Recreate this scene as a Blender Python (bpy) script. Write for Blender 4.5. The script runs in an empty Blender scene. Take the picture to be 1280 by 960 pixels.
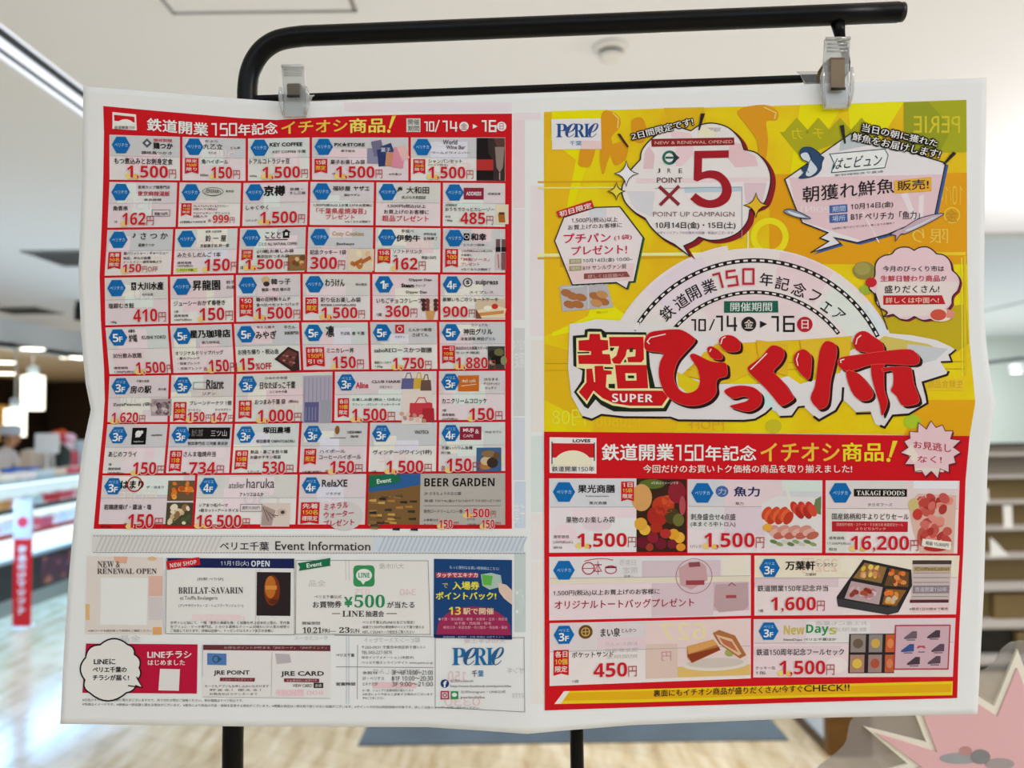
import bpy, bmesh, math, random
import numpy as np
from mathutils import Vector, Matrix
from mathutils.geometry import tessellate_polygon

S = bpy.context.scene
COL = S.collection
PI = math.pi

# ------------------------------------------------------------------ camera, exposure, light
F = 962.0                      # focal length in pixels of the 1280x960 frame
CAM_Z = 1.55
PITCH = math.radians(2.68)
ROLL = math.radians(0.75)
cd = bpy.data.cameras.new('camera'); cam = bpy.data.objects.new('camera', cd); COL.objects.link(cam)
cd.sensor_width = 36.0; cd.lens = F / 1280 * 36.0; cd.clip_start = 0.02; cd.clip_end = 200
cam.matrix_world = (Matrix.Translation((0, 0, CAM_Z)) @ Matrix.Rotation(PI / 2 + PITCH, 4, 'X') @ Matrix.Rotation(-ROLL, 4, 'Z'))
cd.dof.use_dof = True; cd.dof.focus_distance = 0.445; cd.dof.aperture_fstop = 7.5
S.camera = cam
S.view_settings.view_transform = 'Standard'; S.view_settings.look = 'None'
S.view_settings.gamma = 1.0; S.view_settings.exposure = 0.17; S.view_settings.use_curve_mapping = False
S.cycles.max_bounces = 8; S.cycles.transparent_max_bounces = 12
S.cycles.use_denoising = True; S.cycles.sample_clamp_indirect = 6.0

W = bpy.data.worlds.new('world'); S.world = W; W.use_nodes = True
bg = W.node_tree.nodes['Background']; bg.inputs[0].default_value = (0.90, 0.96, 1.0, 1); bg.inputs[1].default_value = 0.30

def area_lamp(name, loc, rot, sx, sy, power, col=(1, 1, 1)):
    l = bpy.data.lights.new(name, 'AREA'); l.shape = 'RECTANGLE'; l.size = sx; l.size_y = sy; l.energy = power; l.color = col
    o = bpy.data.objects.new(name, l); o.location = loc; o.rotation_euler = rot; COL.objects.link(o); return o
# recessed ceiling panels of the hall (behind the viewer, over the aisle, over the far zone)
area_lamp('ceiling_panel_light', (2.6, -0.9, 2.88), (0, 0, 0), 1.6, 1.2, 54, (.98, .97, 1))
area_lamp('ceiling_panel_light', (1.2, 4.2, 2.88), (0, 0, 0), 2.4, 0.6, 55, (1, .96, .90))
area_lamp('ceiling_panel_light', (-3.0, 5.0, 2.88), (0, 0, 0), 1.2, 3.0, 22, (.90, .96, 1))
# added upward fill lamps, not fittings of the hall, that brighten the ceiling
area_lamp('ceiling_fill_light', (0.5, -2.4, 1.95), (PI, 0, 0), 6.0, 1.6, 92, (.80, .89, 1))
area_lamp('ceiling_fill_light', (0.0, 2.7, 1.0), (PI, 0, 0), 3.4, 1.4, 12, (1, .96, .92))
area_lamp('ceiling_fill_light', (3.9, 3.2, 1.7), (PI, 0, 0), 1.6, 3.0, 70, (.98, .95, .96))
area_lamp('ceiling_fill_light', (-3.2, 8.5, 1.1), (PI, 0, 0), 3.0, 9.0, 40, (.82, .90, 1))
area_lamp('atrium_light', (8.5, 13.5, 3.24), (0, 0, 0), 3.0, 5.0, 220, (.88, .97, 1))
area_lamp('ceiling_fill_light', (7.6, 11.0, 1.0), (PI, 0, 0), 7.0, 9.0, 95, (.72, .86, 1))  # another added upward fill, for the raised ceiling
area_lamp('case_floor_fill', (-4.05, 7.6, 1.02), (0, -math.radians(38), 0), 0.12, 6.0, 85, (.22, .56, 1))  # added blue fill in front of the case, stands in for floor reflections
area_lamp('shop_ceiling_light', (-8.2, 11.0, 2.54), (0, 0, 0), 2.5, 7.0, 60, (1, .93, .82))

# ------------------------------------------------------------------ geometry of the view (used to measure the place)
Rc = np.array(cam.matrix_world.to_3x3())
C0 = np.array([0, 0, CAM_Z])
def ray(u, v):
    u = np.asarray(u, float); v = np.asarray(v, float)
    d = np.stack([(u - 640) / F, (480 - v) / F, -np.ones_like(u)], -1)
    return d @ Rc.T
def at(u, v, Y):               # point of that sight line at depth Y
    d = ray(u, v); return C0 + d * (Y / d[..., 1])[..., None]
def on_z(u, v, z):             # point of that sight line on a horizontal plane
    d = ray(u, v); return C0 + d * ((z - CAM_Z) / d[..., 2])[..., None]
def on_x(u, v, X):
    d = ray(u, v); return C0 + d * (X / d[..., 0])[..., None]

def smooth_open(pts, n=5):
    P = [np.array(p, float) for p in pts]; P = [2 * P[0] - P[1]] + P + [2 * P[-1] - P[-2]]; out = []
    for i in range(1, len(P) - 2):
        a, b_, c, d = P[i - 1:i + 3]
        for k in range(n):
            t = k / n; out.append(.5 * ((2 * b_) + (c - a) * t + (2 * a - 5 * b_ + 4 * c - d) * t * t + (3 * b_ - a - 3 * c + d) * t ** 3))
    return out + [P[-2]]
# ------------------------------------------------------------------ materials
def lin(c):
    c /= 255.0
    return c / 12.92 if c <= 0.04045 else ((c + 0.055) / 1.055) ** 2.4
def hexlin(h, k=1.0):
    h = h.lstrip('#')
    return tuple(min(0.93, lin(int(h[i:i + 2], 16)) * k) for i in (0, 2, 4)) + (1,)
MATS = {}
def pmat(name, base, rough=0.5, metal=0.0, spec=0.5, trans=0.0, emit=None, es=0.0, k=1.0, ior=1.45):
    if name in MATS: return MATS[name]
    m = bpy.data.materials.new(name); m.use_nodes = True
    b = m.node_tree.nodes['Principled BSDF']
    c = hexlin(base, k) if isinstance(base, str) else tuple(base) + (1,)
    b.inputs['Base Color'].default_value = c; b.inputs['Roughness'].default_value = rough
    b.inputs['Metallic'].default_value = metal; b.inputs['Specular IOR Level'].default_value = spec
    b.inputs['Transmission Weight'].default_value = trans; b.inputs['IOR'].default_value = ior
    if emit:
        b.inputs['Emission Color'].default_value = hexlin(emit); b.inputs['Emission Strength'].default_value = es
    m.diffuse_color = c
    MATS[name] = m; return m
INK_K = 1.20                   # paper and inks: photographed colour -> reflectance
def ink(h):
    return pmat('ink ' + h, h, rough=0.55, spec=0.12, k=INK_K)
def noise_mat(name, c1, c2, scale, rough=0.5, spec=0.4, detail=3, stretch=(1, 1, 1), k=1.0):
    if name in MATS: return MATS[name]
    m = pmat(name, c1, rough, 0, spec, k=k); nt = m.node_tree; b = nt.nodes['Principled BSDF']
    tc = nt.nodes.new('ShaderNodeTexCoord'); mp = nt.nodes.new('ShaderNodeMapping'); mp.inputs['Scale'].default_value = stretch
    n = nt.nodes.new('ShaderNodeTexNoise'); n.inputs['Scale'].default_value = scale; n.inputs['Detail'].default_value = detail
    r = nt.nodes.new('ShaderNodeValToRGB'); r.color_ramp.elements[0].position = .3; r.color_ramp.elements[1].position = .7
    r.color_ramp.elements[0].color = hexlin(c1, k); r.color_ramp.elements[1].color = hexlin(c2, k)
    nt.links.new(tc.outputs['Object'], mp.inputs[0]); nt.links.new(mp.outputs[0], n.inputs[0])
    nt.links.new(n.outputs[0], r.inputs[0]); nt.links.new(r.outputs[0], b.inputs['Base Color'])
    return m

# ------------------------------------------------------------------ generic object helpers
def tag(o, label=None, cat=None, group=None, kind=None):
    if label: o['label'] = label
    if cat: o['category'] = cat
    if group: o['group'] = group
    if kind: o['kind'] = kind
    return o
def empty(name, loc, label=None, cat=None, group=None, rz=0):
    o = bpy.data.objects.new(name, None); COL.objects.link(o); o.location = loc; o.rotation_euler = (0, 0, rz)
    o.empty_display_size = 0.05
    return tag(o, label, cat, group)
def link(name, me, parent=None, mat=None, smooth=False):
    o = bpy.data.objects.new(name, me); COL.objects.link(o)
    if mat:
        for m in (mat if isinstance(mat, (list, tuple)) else [mat]): me.materials.append(m)
    if smooth:
        for p in me.polygons: p.use_smooth = True
    if parent: o.parent = parent
    return o
def bm_obj(name, bm, mat, parent=None, smooth=False):
    me = bpy.data.meshes.new(name); bmesh.ops.recalc_face_normals(bm, faces=bm.faces); bm.to_mesh(me); bm.free()
    return link(name, me, parent, mat, smooth)
def add_box(bm, x0, x1, y0, y1, z0, z1, mi=0, bev=0.0):
    vs = [bm.verts.new(p) for p in ((x0, y0, z0), (x1, y0, z0), (x1, y1, z0), (x0, y1, z0), (x0, y0, z1), (x1, y0, z1), (x1, y1, z1), (x0, y1, z1))]
    fs = [bm.faces.new([vs[i] for i in q]) for q in ((0, 3, 2, 1), (4, 5, 6, 7), (0, 1, 5, 4), (1, 2, 6, 5), (2, 3, 7, 6), (3, 0, 4, 7))]
    for f in fs: f.material_index = mi
    if bev > 0:
        es = list({e for f in fs for e in f.edges})
        r = bmesh.ops.bevel(bm, geom=es, offset=bev, segments=2, affect='EDGES', profile=0.5)
        for f in r['faces']: f.material_index = mi
    return vs
def box(name, dims, mat, parent=None, bev=0.0):
    bm = bmesh.new(); add_box(bm, *dims, bev=bev); return bm_obj(name, bm, mat, parent)
def add_tube(bm, pts, rad, n=14, caps=True, mi=0):
    pts = [Vector(p) for p in pts]; rings = []
    rads = rad if isinstance(rad, (list, tuple)) else [rad] * len(pts)
    up = None
    for i, p in enumerate(pts):
        t = (pts[min(i + 1, len(pts) - 1)] - pts[max(i - 1, 0)]).normalized()
        if up is None: up = t.orthogonal().normalized()
        else: up = (up - t * up.dot(t)).normalized()
        s = t.cross(up)
        rings.append([bm.verts.new(p + (up * math.cos(a) + s * math.sin(a)) * rads[i]) for a in (2 * PI * k / n for k in range(n))])
    fs = []
    for a, b in zip(rings, rings[1:]):
        for k in range(n): fs.append(bm.faces.new((a[k], a[(k + 1) % n], b[(k + 1) % n], b[k])))
    if caps: fs += [bm.faces.new(rings[0][::-1]), bm.faces.new(rings[-1])]
    for f in fs: f.material_index = mi; f.smooth = True
def tube(name, pts, rad, mat, parent=None, n=14):
    bm = bmesh.new(); add_tube(bm, pts, rad, n); return bm_obj(name, bm, mat, parent)
def add_lathe(bm, prof, c=(0, 0, 0), n=24, mi=0, flip=False):
    rings = []
    for r, z in prof:
        rings.append([bm.verts.new((c[0] + r * math.cos(2 * PI * k / n), c[1] + r * math.sin(2 * PI * k / n), c[2] + z)) for k in range(n)])
    for a, b in zip(rings, rings[1:]):
        for k in range(n):
            f = bm.faces.new((a[k], a[(k + 1) % n], b[(k + 1) % n], b[k])); f.material_index = mi; f.smooth = True
    for rg in (rings[0], rings[-1]):
        f = bm.faces.new(rg); f.material_index = mi
def lathe(name, prof, c, mat, parent=None, n=24):
    bm = bmesh.new(); add_lathe(bm, prof, c, n); return bm_obj(name, bm, mat, parent)
def prism(name, pts, axis_vec, mat, parent=None):      # extrude a closed 3D polygon along a vector
    bm = bmesh.new(); a = [bm.verts.new(p) for p in pts]; b = [bm.verts.new(Vector(p) + Vector(axis_vec)) for p in pts]
    n = len(pts); bm.faces.new(a); bm.faces.new(b[::-1])
    for i in range(n): bm.faces.new((a[i], b[i], b[(i + 1) % n], a[(i + 1) % n]))
    return bm_obj(name, bm, mat, parent)

# ------------------------------------------------------------------ text as mesh outlines
GL = {}
def glyphs(body, bold=0.0):
    body = ''.join(chr(0x1D7E2 + ord(c) - 48) if '0' <= c <= '9' else c for c in body)     # numerals with a flagged 1
    key = (body, bold)
    if key not in GL:
        cu = bpy.data.curves.new('lettering', 'FONT'); cu.body = body; cu.resolution_u = 2; cu.fill_mode = 'FRONT'; cu.offset = bold
        o = bpy.data.objects.new('lettering', cu); me = bpy.data.meshes.new_from_object(o); me.calc_loop_triangles()
        n = len(me.vertices); co = np.empty(n * 3); me.vertices.foreach_get('co', co); co = co.reshape(-1, 3)[:, :2]
        tr = np.empty(len(me.loop_triangles) * 3, int); me.loop_triangles.foreach_get('vertices', tr); tr = tr.reshape(-1, 3)
        bpy.data.objects.remove(o); bpy.data.curves.remove(cu); bpy.data.meshes.remove(me)
        lo = co.min(0); hi = co.max(0); sz = np.maximum(hi - lo, 1e-4)
        q = (co - lo) / sz; q[:, 1] = 1 - q[:, 1]
        GL[key] = (q, tr)
    return GL[key]

def text_on(name, body, parent, mat, origin, right, down, bold=0.0, nrm=(0, -1, 0), depth=0.0005):
    """flat lettering on a plane in the room: origin = top-left corner, right/down = full extents"""
    q, tr = glyphs(body, bold); O, R, D, Nn = (np.array(a, float) for a in (origin, right, down, nrm))
    P3 = O + q[:, :1] * R + q[:, 1:] * D + Nn * depth
    me = bpy.data.meshes.new(name); me.from_pydata(P3.tolist(), [], tr.tolist()); me.update()
    return link(name, me, parent, mat)

# ================================================================== THE ROOM
CEIL = 2.90
m_ceil = pmat('ceiling paint', '#ebedf1', rough=0.9, spec=0.1)
m_ceil_up = pmat('upper ceiling panels', '#dfe6ee', rough=0.8, spec=0.1)
m_white = pmat('white metal', '#e9e9e7', rough=0.4)
m_black = pmat('black satin steel', '#050506', rough=0.34, spec=0.22)
m_dark = pmat('dark trim', '#1c1c1e', rough=0.5)

# floor: pale wood-look vinyl planks, glossy
mf = pmat('wood look vinyl floor', '#d9c4a0', rough=0.18, spec=0.6)
nt = mf.node_tree; b = nt.nodes['Principled BSDF']
tc = nt.nodes.new('ShaderNodeTexCoord'); mp = nt.nodes.new('ShaderNodeMapping'); mp.inputs['Scale'].default_value = (7, 1.4, 1); mp.inputs['Rotation'].default_value = (0, 0, 0.5)
n1 = nt.nodes.new('ShaderNodeTexNoise'); n1.inputs['Scale'].default_value = 2.2; n1.inputs['Detail'].default_value = 6
rp = nt.nodes.new('ShaderNodeValToRGB')
for e_, (p_, c_) in zip((rp.color_ramp.elements[0], rp.color_ramp.elements.new(.5), rp.color_ramp.elements[-1]), ((.30, '#c2aa84'), (.5, '#dccbaa'), (.68, '#ece0c8'))):
    e_.position = p_; e_.color = hexlin(c_)
br = nt.nodes.new('ShaderNodeTexBrick'); br.inputs['Scale'].default_value = 1.0; br.inputs['Brick Width'].default_value = 1.2; br.inputs['Row Height'].default_value = 0.15
br.inputs['Mortar Size'].default_value = 0.002; br.inputs['Color1'].default_value = (1, 1, 1, 1); br.inputs['Color2'].default_value = (.86, .85, .83, 1); br.inputs['Mortar'].default_value = (.6, .58, .55, 1)
mx = nt.nodes.new('ShaderNodeMix'); mx.data_type = 'RGBA'; mx.blend_type = 'MULTIPLY'; mx.inputs[0].default_value = 1.0
mp2 = nt.nodes.new('ShaderNodeMapping'); mp2.inputs['Rotation'].default_value = (0, 0, 0.5)
nt.links.new(tc.outputs['Object'], mp.inputs[0]); nt.links.new(mp.outputs[0], n1.inputs[0]); nt.links.new(n1.outputs[0], rp.inputs[0])
nt.links.new(tc.outputs['Object'], mp2.inputs[0]); nt.links.new(mp2.outputs[0], br.inputs[0])
nt.links.new(rp.outputs[0], mx.inputs[6]); nt.links.new(br.outputs[0], mx.inputs[7]); nt.links.new(mx.outputs[2], b.inputs['Base Color'])
tag(box('floor', (-12, 12, -4, 18.2, -0.08, 0.0), mf), kind='structure')

SLX0, SLX1 = -1.865, -1.70        # light slot in the ceiling
YE = 5.72                        # where the low ceiling stops on the right
bm = bmesh.new()
add_box(bm, -6.4, SLX0, -4, 18.2, CEIL, CEIL + .12)
add_box(bm, SLX1, 3.0, -4, 18.2, CEIL, CEIL + .12)
add_box(bm, 3.0, 12, -4, YE, CEIL, CEIL + .12)
tag(bm_obj('ceiling', bm, m_ceil), kind='structure')
# recessed light slot: white edge, lit strips between dark rails
bm = bmesh.new(); add_box(bm, SLX0, SLX1, -4, 18.2, CEIL + .09, CEIL + .12)
tag(bm_obj('trim_1', bm, m_white), kind='structure')
slot = empty('linear_ceiling_light', ((SLX0 + SLX1) / 2, 3, CEIL), 'long recessed strip light with dark rails running along the left part of the ceiling', 'ceiling light')
m_strip = pmat('lit strip', '#f4f7ff', emit='#d6e2fa', es=.80)
def slot_box(name, x0, x1, z0, z1, mat):
    o = box(name, (x0 - slot.location.x, x1 - slot.location.x, -7, 15.2, z0 - CEIL, z1 - CEIL), mat, slot); return o
slot_box('diffuser', SLX0 + .048, SLX1 - .056, CEIL + .006, CEIL + .09, m_strip)
slot_box('diffuser', SLX0 + .002, SLX0 + .034, CEIL + .006, CEIL + .09, m_strip)
slot_box('diffuser', SLX1 - .022, SLX1 - .002, CEIL + .006, CEIL + .09, m_strip)
slot_box('rail', SLX1 - .056, SLX1 - .022, CEIL - .002, CEIL + .09, m_dark)
slot_box('rail', SLX0 + .034, SLX0 + .048, CEIL - .002, CEIL + .09, m_dark)

# raised ceiling and far wall beyond the edge on the right
tag(box('ceiling_upper', (3.0, 12, YE, 18.2, 3.27, 3.37), m_ceil_up), kind='structure')
tag(box('wall_header', (3.0, 12, YE - .02, YE + .06, CEIL + .0, 3.3), m_ceil), kind='structure')
tag(box('trim_2', (3.0, 12, YE - .03, YE + .01, CEIL - .025, CEIL + .0), pmat('grey trim', '#a9aca6', rough=.5)), kind='structure')
tag(box('trim_3', (7.86, 7.92, YE + .1, 18.0, 3.255, 3.27), pmat('ceiling joint', '#a9b3ba', rough=.6)), kind='structure')
tag(box('wall_far', (2.6, 12, 17.2, 17.4, 0, 3.27), pmat('pale green white wall', '#dfe8e3', rough=.7)), kind='structure')
tag(box('wall_left', (-10.8, -10.6, 4, 18.2, 0, 2.7), noise_mat('dark brown wall panel', '#3a2a1e', '#2a1f17', 1.5, .5)), kind='structure')
tag(box('wall_back', (-10.8, 2.6, 17.6, 17.8, 0, 2.95), pmat('brown shop wall', '#3b2b1f', rough=.5)), kind='structure')
tag(box('ceiling_shop', (-10.8, -6.4, 4, 18.2, 2.56, 2.62), pmat('cream shop ceiling', '#efe6d8', rough=.8)), kind='structure')
tag(box('wall_fascia', (-6.46, -6.40, 4, 18.2, 2.53, CEIL + .02), pmat('blue white fascia', '#e6eef6', rough=.6)), kind='structure')

# access hatch in the ceiling
h0, h1 = on_z(216, 16, CEIL), on_z(446, 12, CEIL)
hx0, hx1, hy = h0[0], h1[0], h0[1]
ht = empty('ceiling_hatch', ((hx0 + hx1) / 2, hy - .28, CEIL), 'square ceiling access hatch with a grey frame above the flyer stand', 'hatch')
w2 = (hx1 - hx0) / 2
box('hatch_panel', (-w2 + .012, w2 - .012, -.27, .27, -.004, .01), m_ceil, ht)
bm = bmesh.new()
for bx in ((-w2, w2, .268, .28), (-w2, w2, -.28, -.268), (-w2, -w2 + .012, -.28, .28), (w2 - .012, w2, -.28, .28)): add_box(bm, *bx, -.007, .01)
bm_obj('hatch_frame', bm, pmat('hatch frame', '#8f8d8b', rough=.4, metal=.3), ht)

# smoke detector
p = on_z(763, 58, CEIL)
sd = empty('smoke_detector', tuple(p), 'round white smoke detector on the ceiling behind the black bar', 'smoke detector')
lathe('base', [(.062, 0.002), (.064, -.012), (.055, -.02)], (0, 0, 0), m_white, sd, 32)
lathe('sensor_ring', [(.040, -.02), (.040, -.034)], (0, 0, 0), pmat('detector grey', '#8c8b88', rough=.6), sd, 32)
lathe('sensor_cap', [(.046, -.034), (.040, -.046), (.018, -.05)], (0, 0, 0), m_white, sd, 32)

# air grilles on the left part of the ceiling
def grille(name, x0, x1, y0, y1, label):
    g = empty(name, ((x0 + x1) / 2, (y0 + y1) / 2, CEIL), label, 'air vent', 'air vents in the ceiling')
    a, c = (x1 - x0) / 2, (y1 - y0) / 2
    bm = bmesh.new()
    for d in ((-a, a, -c, -c + .03), (-a, a, c - .03, c), (-a, -a + .03, -c, c), (a - .03, a, -c, c)): add_box(bm, *d, -.012, .0)
    bm_obj('frame', bm, pmat('grille frame', '#8d9092', rough=.5), g)
    bm = bmesh.new(); k = 12
    for i in range(k):
        y = -c + .03 + (2 * c - .06) * (i + .5) / k
        vs = [bm.verts.new(q) for q in ((-a + .03, y - .016, -.010), (a - .03, y - .016, -.010), (a - .03, y + .016, -.001), (-a + .03, y + .016, -.001))]
        bm.faces.new(vs)
    sl = bm_obj('louvres', bm, pmat('grille slats', '#77797c', rough=.5), g)
    md = sl.modifiers.new('t', 'SOLIDIFY'); md.thickness = .003
a = on_z(25, 313, CEIL); b_ = on_z(72, 332, CEIL)
grille('air_vent', a[0], a[0] + .75, a[1], b_[1], 'grey louvred air vent in the ceiling just left of the flyer, the nearer of two')
a = on_z(45, 383, CEIL); b_ = on_z(28, 392, CEIL)
grille('air_vent', a[0] - .6, a[0], a[1], b_[1], 'grey louvred air vent by the shop front, the farther and lower of two')

# spotlight hanging from the ceiling at the edge of the flyer
p = on_z(101, 377, CEIL)
sp = empty('ceiling_spotlight', tuple(p), 'small black spotlight hanging from the ceiling left of the flyer', 'spotlight')
lathe('mount', [(.05, 0), (.05, -.03)], (0, 0, 0), m_dark, sp); lathe('lamp_body', [(.045, -.03), (.06, -.06), (.06, -.20), (.05, -.205)], (0, 0, 0), m_dark, sp)

# downlights in the shop ceiling
m_lamp = pmat('lamp glow', '#fff6e6', emit='#fff4e2', es=6)
for i, (u, v) in enumerate(((6, 452), (41, 435), (90, 446), (6, 466))):
    p = on_z(u, v, 2.56)
    d = empty('downlight', tuple(p), ['round downlight in the shop ceiling, the upper one at the left edge', 'round downlight in the shop ceiling between the left edge and the flyer', 'round downlight in the shop ceiling right beside the flyer edge', 'round downlight in the shop ceiling, the lower one at the left edge'][i], 'downlight', 'downlights in the shop ceiling')
    r = .17 * p[1] / 12
    lathe('ring', [(r * 1.2, .0), (r * 1.2, -.012), (r * 1.02, -.014)], (0, 0, 0), m_white, d); lathe('lens', [(r, -.013), (r * .9, -.02)], (0, 0, 0), m_lamp, d)

# pendant lamps of the shop
m_shade = pmat('lit shade', '#fffaf0', emit='#fff3dd', es=2.2, rough=.6)
for u0, u1, v0, v1, Y, zc, lab in ((28, 54, 470, 513, 10.2, 2.56, 'white lit drum pendant lamp in the shop, the upper one nearer the flyer'), (7, 31, 511, 546, 9.6, 2.56, 'white lit drum pendant lamp in the shop, the lower one at the left edge')):
    c = at((u0 + u1) / 2, (v0 + v1) / 2, Y); r = (u1 - u0) / 2 / F * Y; hh = (v1 - v0) / 2 / F * Y
    pn = empty('pendant_lamp', tuple(c), lab, 'pendant lamp', 'pendant lamps of the shop')
    lathe('lamp_shade', [(r, -hh), (r, hh), (r * .98, hh)], (0, 0, 0), m_shade, pn)
    lathe('cap', [(r * .5, hh), (r * .5, hh + .12), (r * .2, hh + .14)], (0, 0, 0), pmat('pale blue metal', '#c9dbe8', rough=.4), pn)
    tube('cord', [(0, 0, hh + .1), (0, 0, zc - c[2])], .012, m_white, pn)

# amber wall panel in the shop, at the left edge
p = on_x(-8, 540, -10.55)
ap = box('wall_panel', (-10.6, -10.52, p[1] - 2.5, p[1] + .35, 1.25, 2.0), pmat('amber lit panel', '#d9a95a', rough=.5, emit='#d9a24e', es=.35))
tag(ap, 'amber lit panel on the dark shop wall at the left edge', 'wall panel')

# ------------------------------------------------------------------ refrigerated display case on the left
XC = -4.15
case = empty('display_case', (XC - .45, 9.0, 0), 'long white lit glass display case with food shelves in front of the shop', 'display case')
Y0, Y1 = -4.2, 5.0      # local extent along the aisle
m_glow = pmat('lit shelf', '#f4fbff', emit='#eef8ff', es=.36, rough=.4)
m_glass = bpy.data.materials.new('clear glass'); m_glass.use_nodes = True
_nt = m_glass.node_tree; _o = _nt.nodes['Material Output']; _t = _nt.nodes.new('ShaderNodeBsdfTransparent'); _g = _nt.nodes.new('ShaderNodeBsdfGlossy'); _g.inputs['Roughness'].default_value = .05
_m = _nt.nodes.new('ShaderNodeMixShader'); _m.inputs[0].default_value = .10; _t.inputs[0].default_value = (.93, .97, .98, 1)
_nt.links.new(_t.outputs[0], _m.inputs[1]); _nt.links.new(_g.outputs[0], _m.inputs[2]); _nt.links.new(_m.outputs[0], _o.inputs[0]); MATS['clear glass'] = m_glass
box('plinth', (-.42, .43, Y0, Y1, 0, .13), pmat('grey steel kick plate', '#9aa0a2', rough=.35, metal=.4), case)
box('body', (-.45, .45, Y0, Y1, .13, .42), pmat('dark lower panel', '#1d1a1c', rough=.35), case)
mpic = noise_mat('food photo print', '#1d1a1c', '#b0622c', 9, .35, .4, 2)
rp_ = mpic.node_tree.nodes['Color Ramp'].color_ramp
for p_, c_ in ((.45, '#5c2430'), (.55, '#3a2340'), (.62, '#9a5a5c')): rp_.elements.new(p_).color = hexlin(c_)
for y0, y1 in ((-2.2, -1.2), (-1.1, -.1)): box('panel_picture', (.45, .454, y0, y1, .16, .39), mpic, case)
box('back_panel', (-.45, -.42, Y0, Y1, .42, 1.06), m_glow, case)
for i, z in enumerate((.42, .62, .82)):
    s = box('shelf', (-.42, .40 - .05 * i, Y0 + .02, Y1 - .02, z, z + .02), m_glow, case)
    box('price_rail', (.401 - .05 * i, .412 - .05 * i, Y0 + .02, Y1 - .02, z - .015, z + .03), [m_white, pmat('red price rail', '#c8202c', .4), pmat('dark rail', '#2d4048', .4)][(0, 1, 2)[i]], s)
box('strip_light', (.20, .30, Y0 + .05, Y1 - .05, 1.035, 1.06), pmat('case tube', '#ffffff', emit='#e2f2ff', es=1.8), case)
box('top', (-.45, .40, Y0, Y1, 1.06, 1.09), pmat('blue white counter top', '#cfe2ee', rough=.12), case)
box('glass_front', (.44, .446, Y0, Y1, .42, 1.06), m_glass, case)
# packs of food on its shelves and top
pk = ['#e05a6e', '#f0d9c4', '#d93040', '#f4eef0', '#e8a050', '#f2b6c0', '#c9e2ee', '#f7f3ea']
def packs(zs, x, group, lab, y0, y1, n, sx, sy, sz, seed, tall=False):
    r = random.Random(seed); protos = {}
    for i in range(n):
        h = pk[r.randrange(len(pk))]; y = y0 + (y1 - y0) * (i + .5) / n
        if h not in protos:
            bm = bmesh.new(); add_box(bm, -sx, sx, -sy, sy, 0, sz, 0, .006); add_box(bm, -sx * .7, sx * .7, -sy * .7, sy * .7, sz, sz + .012, 1, .003)
            o = bm_obj('food_pack', bm, [pmat('pack ' + h, h, .35), pmat('pack lid', '#f6f6f2', .2)]); protos[h] = o
        else:
            o = protos[h].copy(); COL.objects.link(o)
        o.scale = (1, 1, r.uniform(.75, 1.5) if tall else 1)
        o.location = (x + r.uniform(-.03, .03), 9.0 + y, zs + .001); o.rotation_euler = (0, 0, r.uniform(-.12, .12))
        tag(o, lab, 'food pack', group)
packs(.64, XC - .25, 'food packs on the middle shelf of the case', 'small boxed food pack in the row on the middle shelf of the lit display case', -4.0, 0.5, 18, .09, .08, .08, 1)
packs(.84, XC - .30, 'food packs on the upper shelf of the case', 'small boxed food pack in the row on the upper shelf of the lit display case', -4.0, 0.5, 18, .08, .08, .07, 2)
packs(1.09, XC - .20, 'food packs along the front of the case top', 'low pink or white food pack in the front row on top of the display case', -3.6, 0.6, 16, .07, .09, .05, 3)
packs(1.09, XC - .48, 'food packs along the back of the case top', 'taller food pack in the back row on top of the display case', -.2, 1.6, 6, .10, .11, .20, 4, True)
packs(1.09, XC - .79, 'food packs lined up against the back of the case top', 'upright coloured food pack in the rearmost row on top of the display case', -1.15, 1.6, 10, .06, .12, .19, 6, True)
# blue tray, white card and tall flower-like display on the case top
p = on_z(26, 593, 1.10)
def at_case(u, v, Y): return at(u, v, Y)
q = at(24, 594, 7.3)
tr = empty('tray', (XC - .50, q[1], 1.09), 'bright blue shallow tray on top of the display case', 'tray')
bm = bmesh.new(); add_box(bm, -.12, .12, -.11, .11, 0, .012, 0)
for d in ((-.12, .12, -.11, -.10), (-.12, .12, .10, .11), (-.12, -.11, -.11, .11), (.11, .12, -.11, .11)): add_box(bm, *d, 0, .07)
bm_obj('tray_body', bm, pmat('blue plastic', '#2f6fd0', .35), tr)
c = at(59, 554, 7.75)
cd_ = empty('price_card', (c[0], 7.75, 1.09), 'white upright card on a stem on top of the display case', 'card')
box('stem', (-.008, .008, -.008, .008, 0, c[2] - 1.09 - .09), m_white, cd_)
box('card', (-.12, .12, -.006, .006, c[2] - 1.09 - .1, c[2] - 1.09 + .1), pmat('white card', '#f4f5f4', .5), cd_)
c = at(79, 556, 8.1)
fl = empty('flower_vase', (c[0], 8.1, 1.09), 'dark tall vase of orange and pink flowers on top of the display case', 'vase')
zt = c[2] - 1.09
lathe('vase', [(.05, 0), (.07, .05), (.075, zt * .6), (.055, zt * .9), (.07, zt)], (0, 0, 0), pmat('dark green vase', '#26302e', .3), fl)
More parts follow.
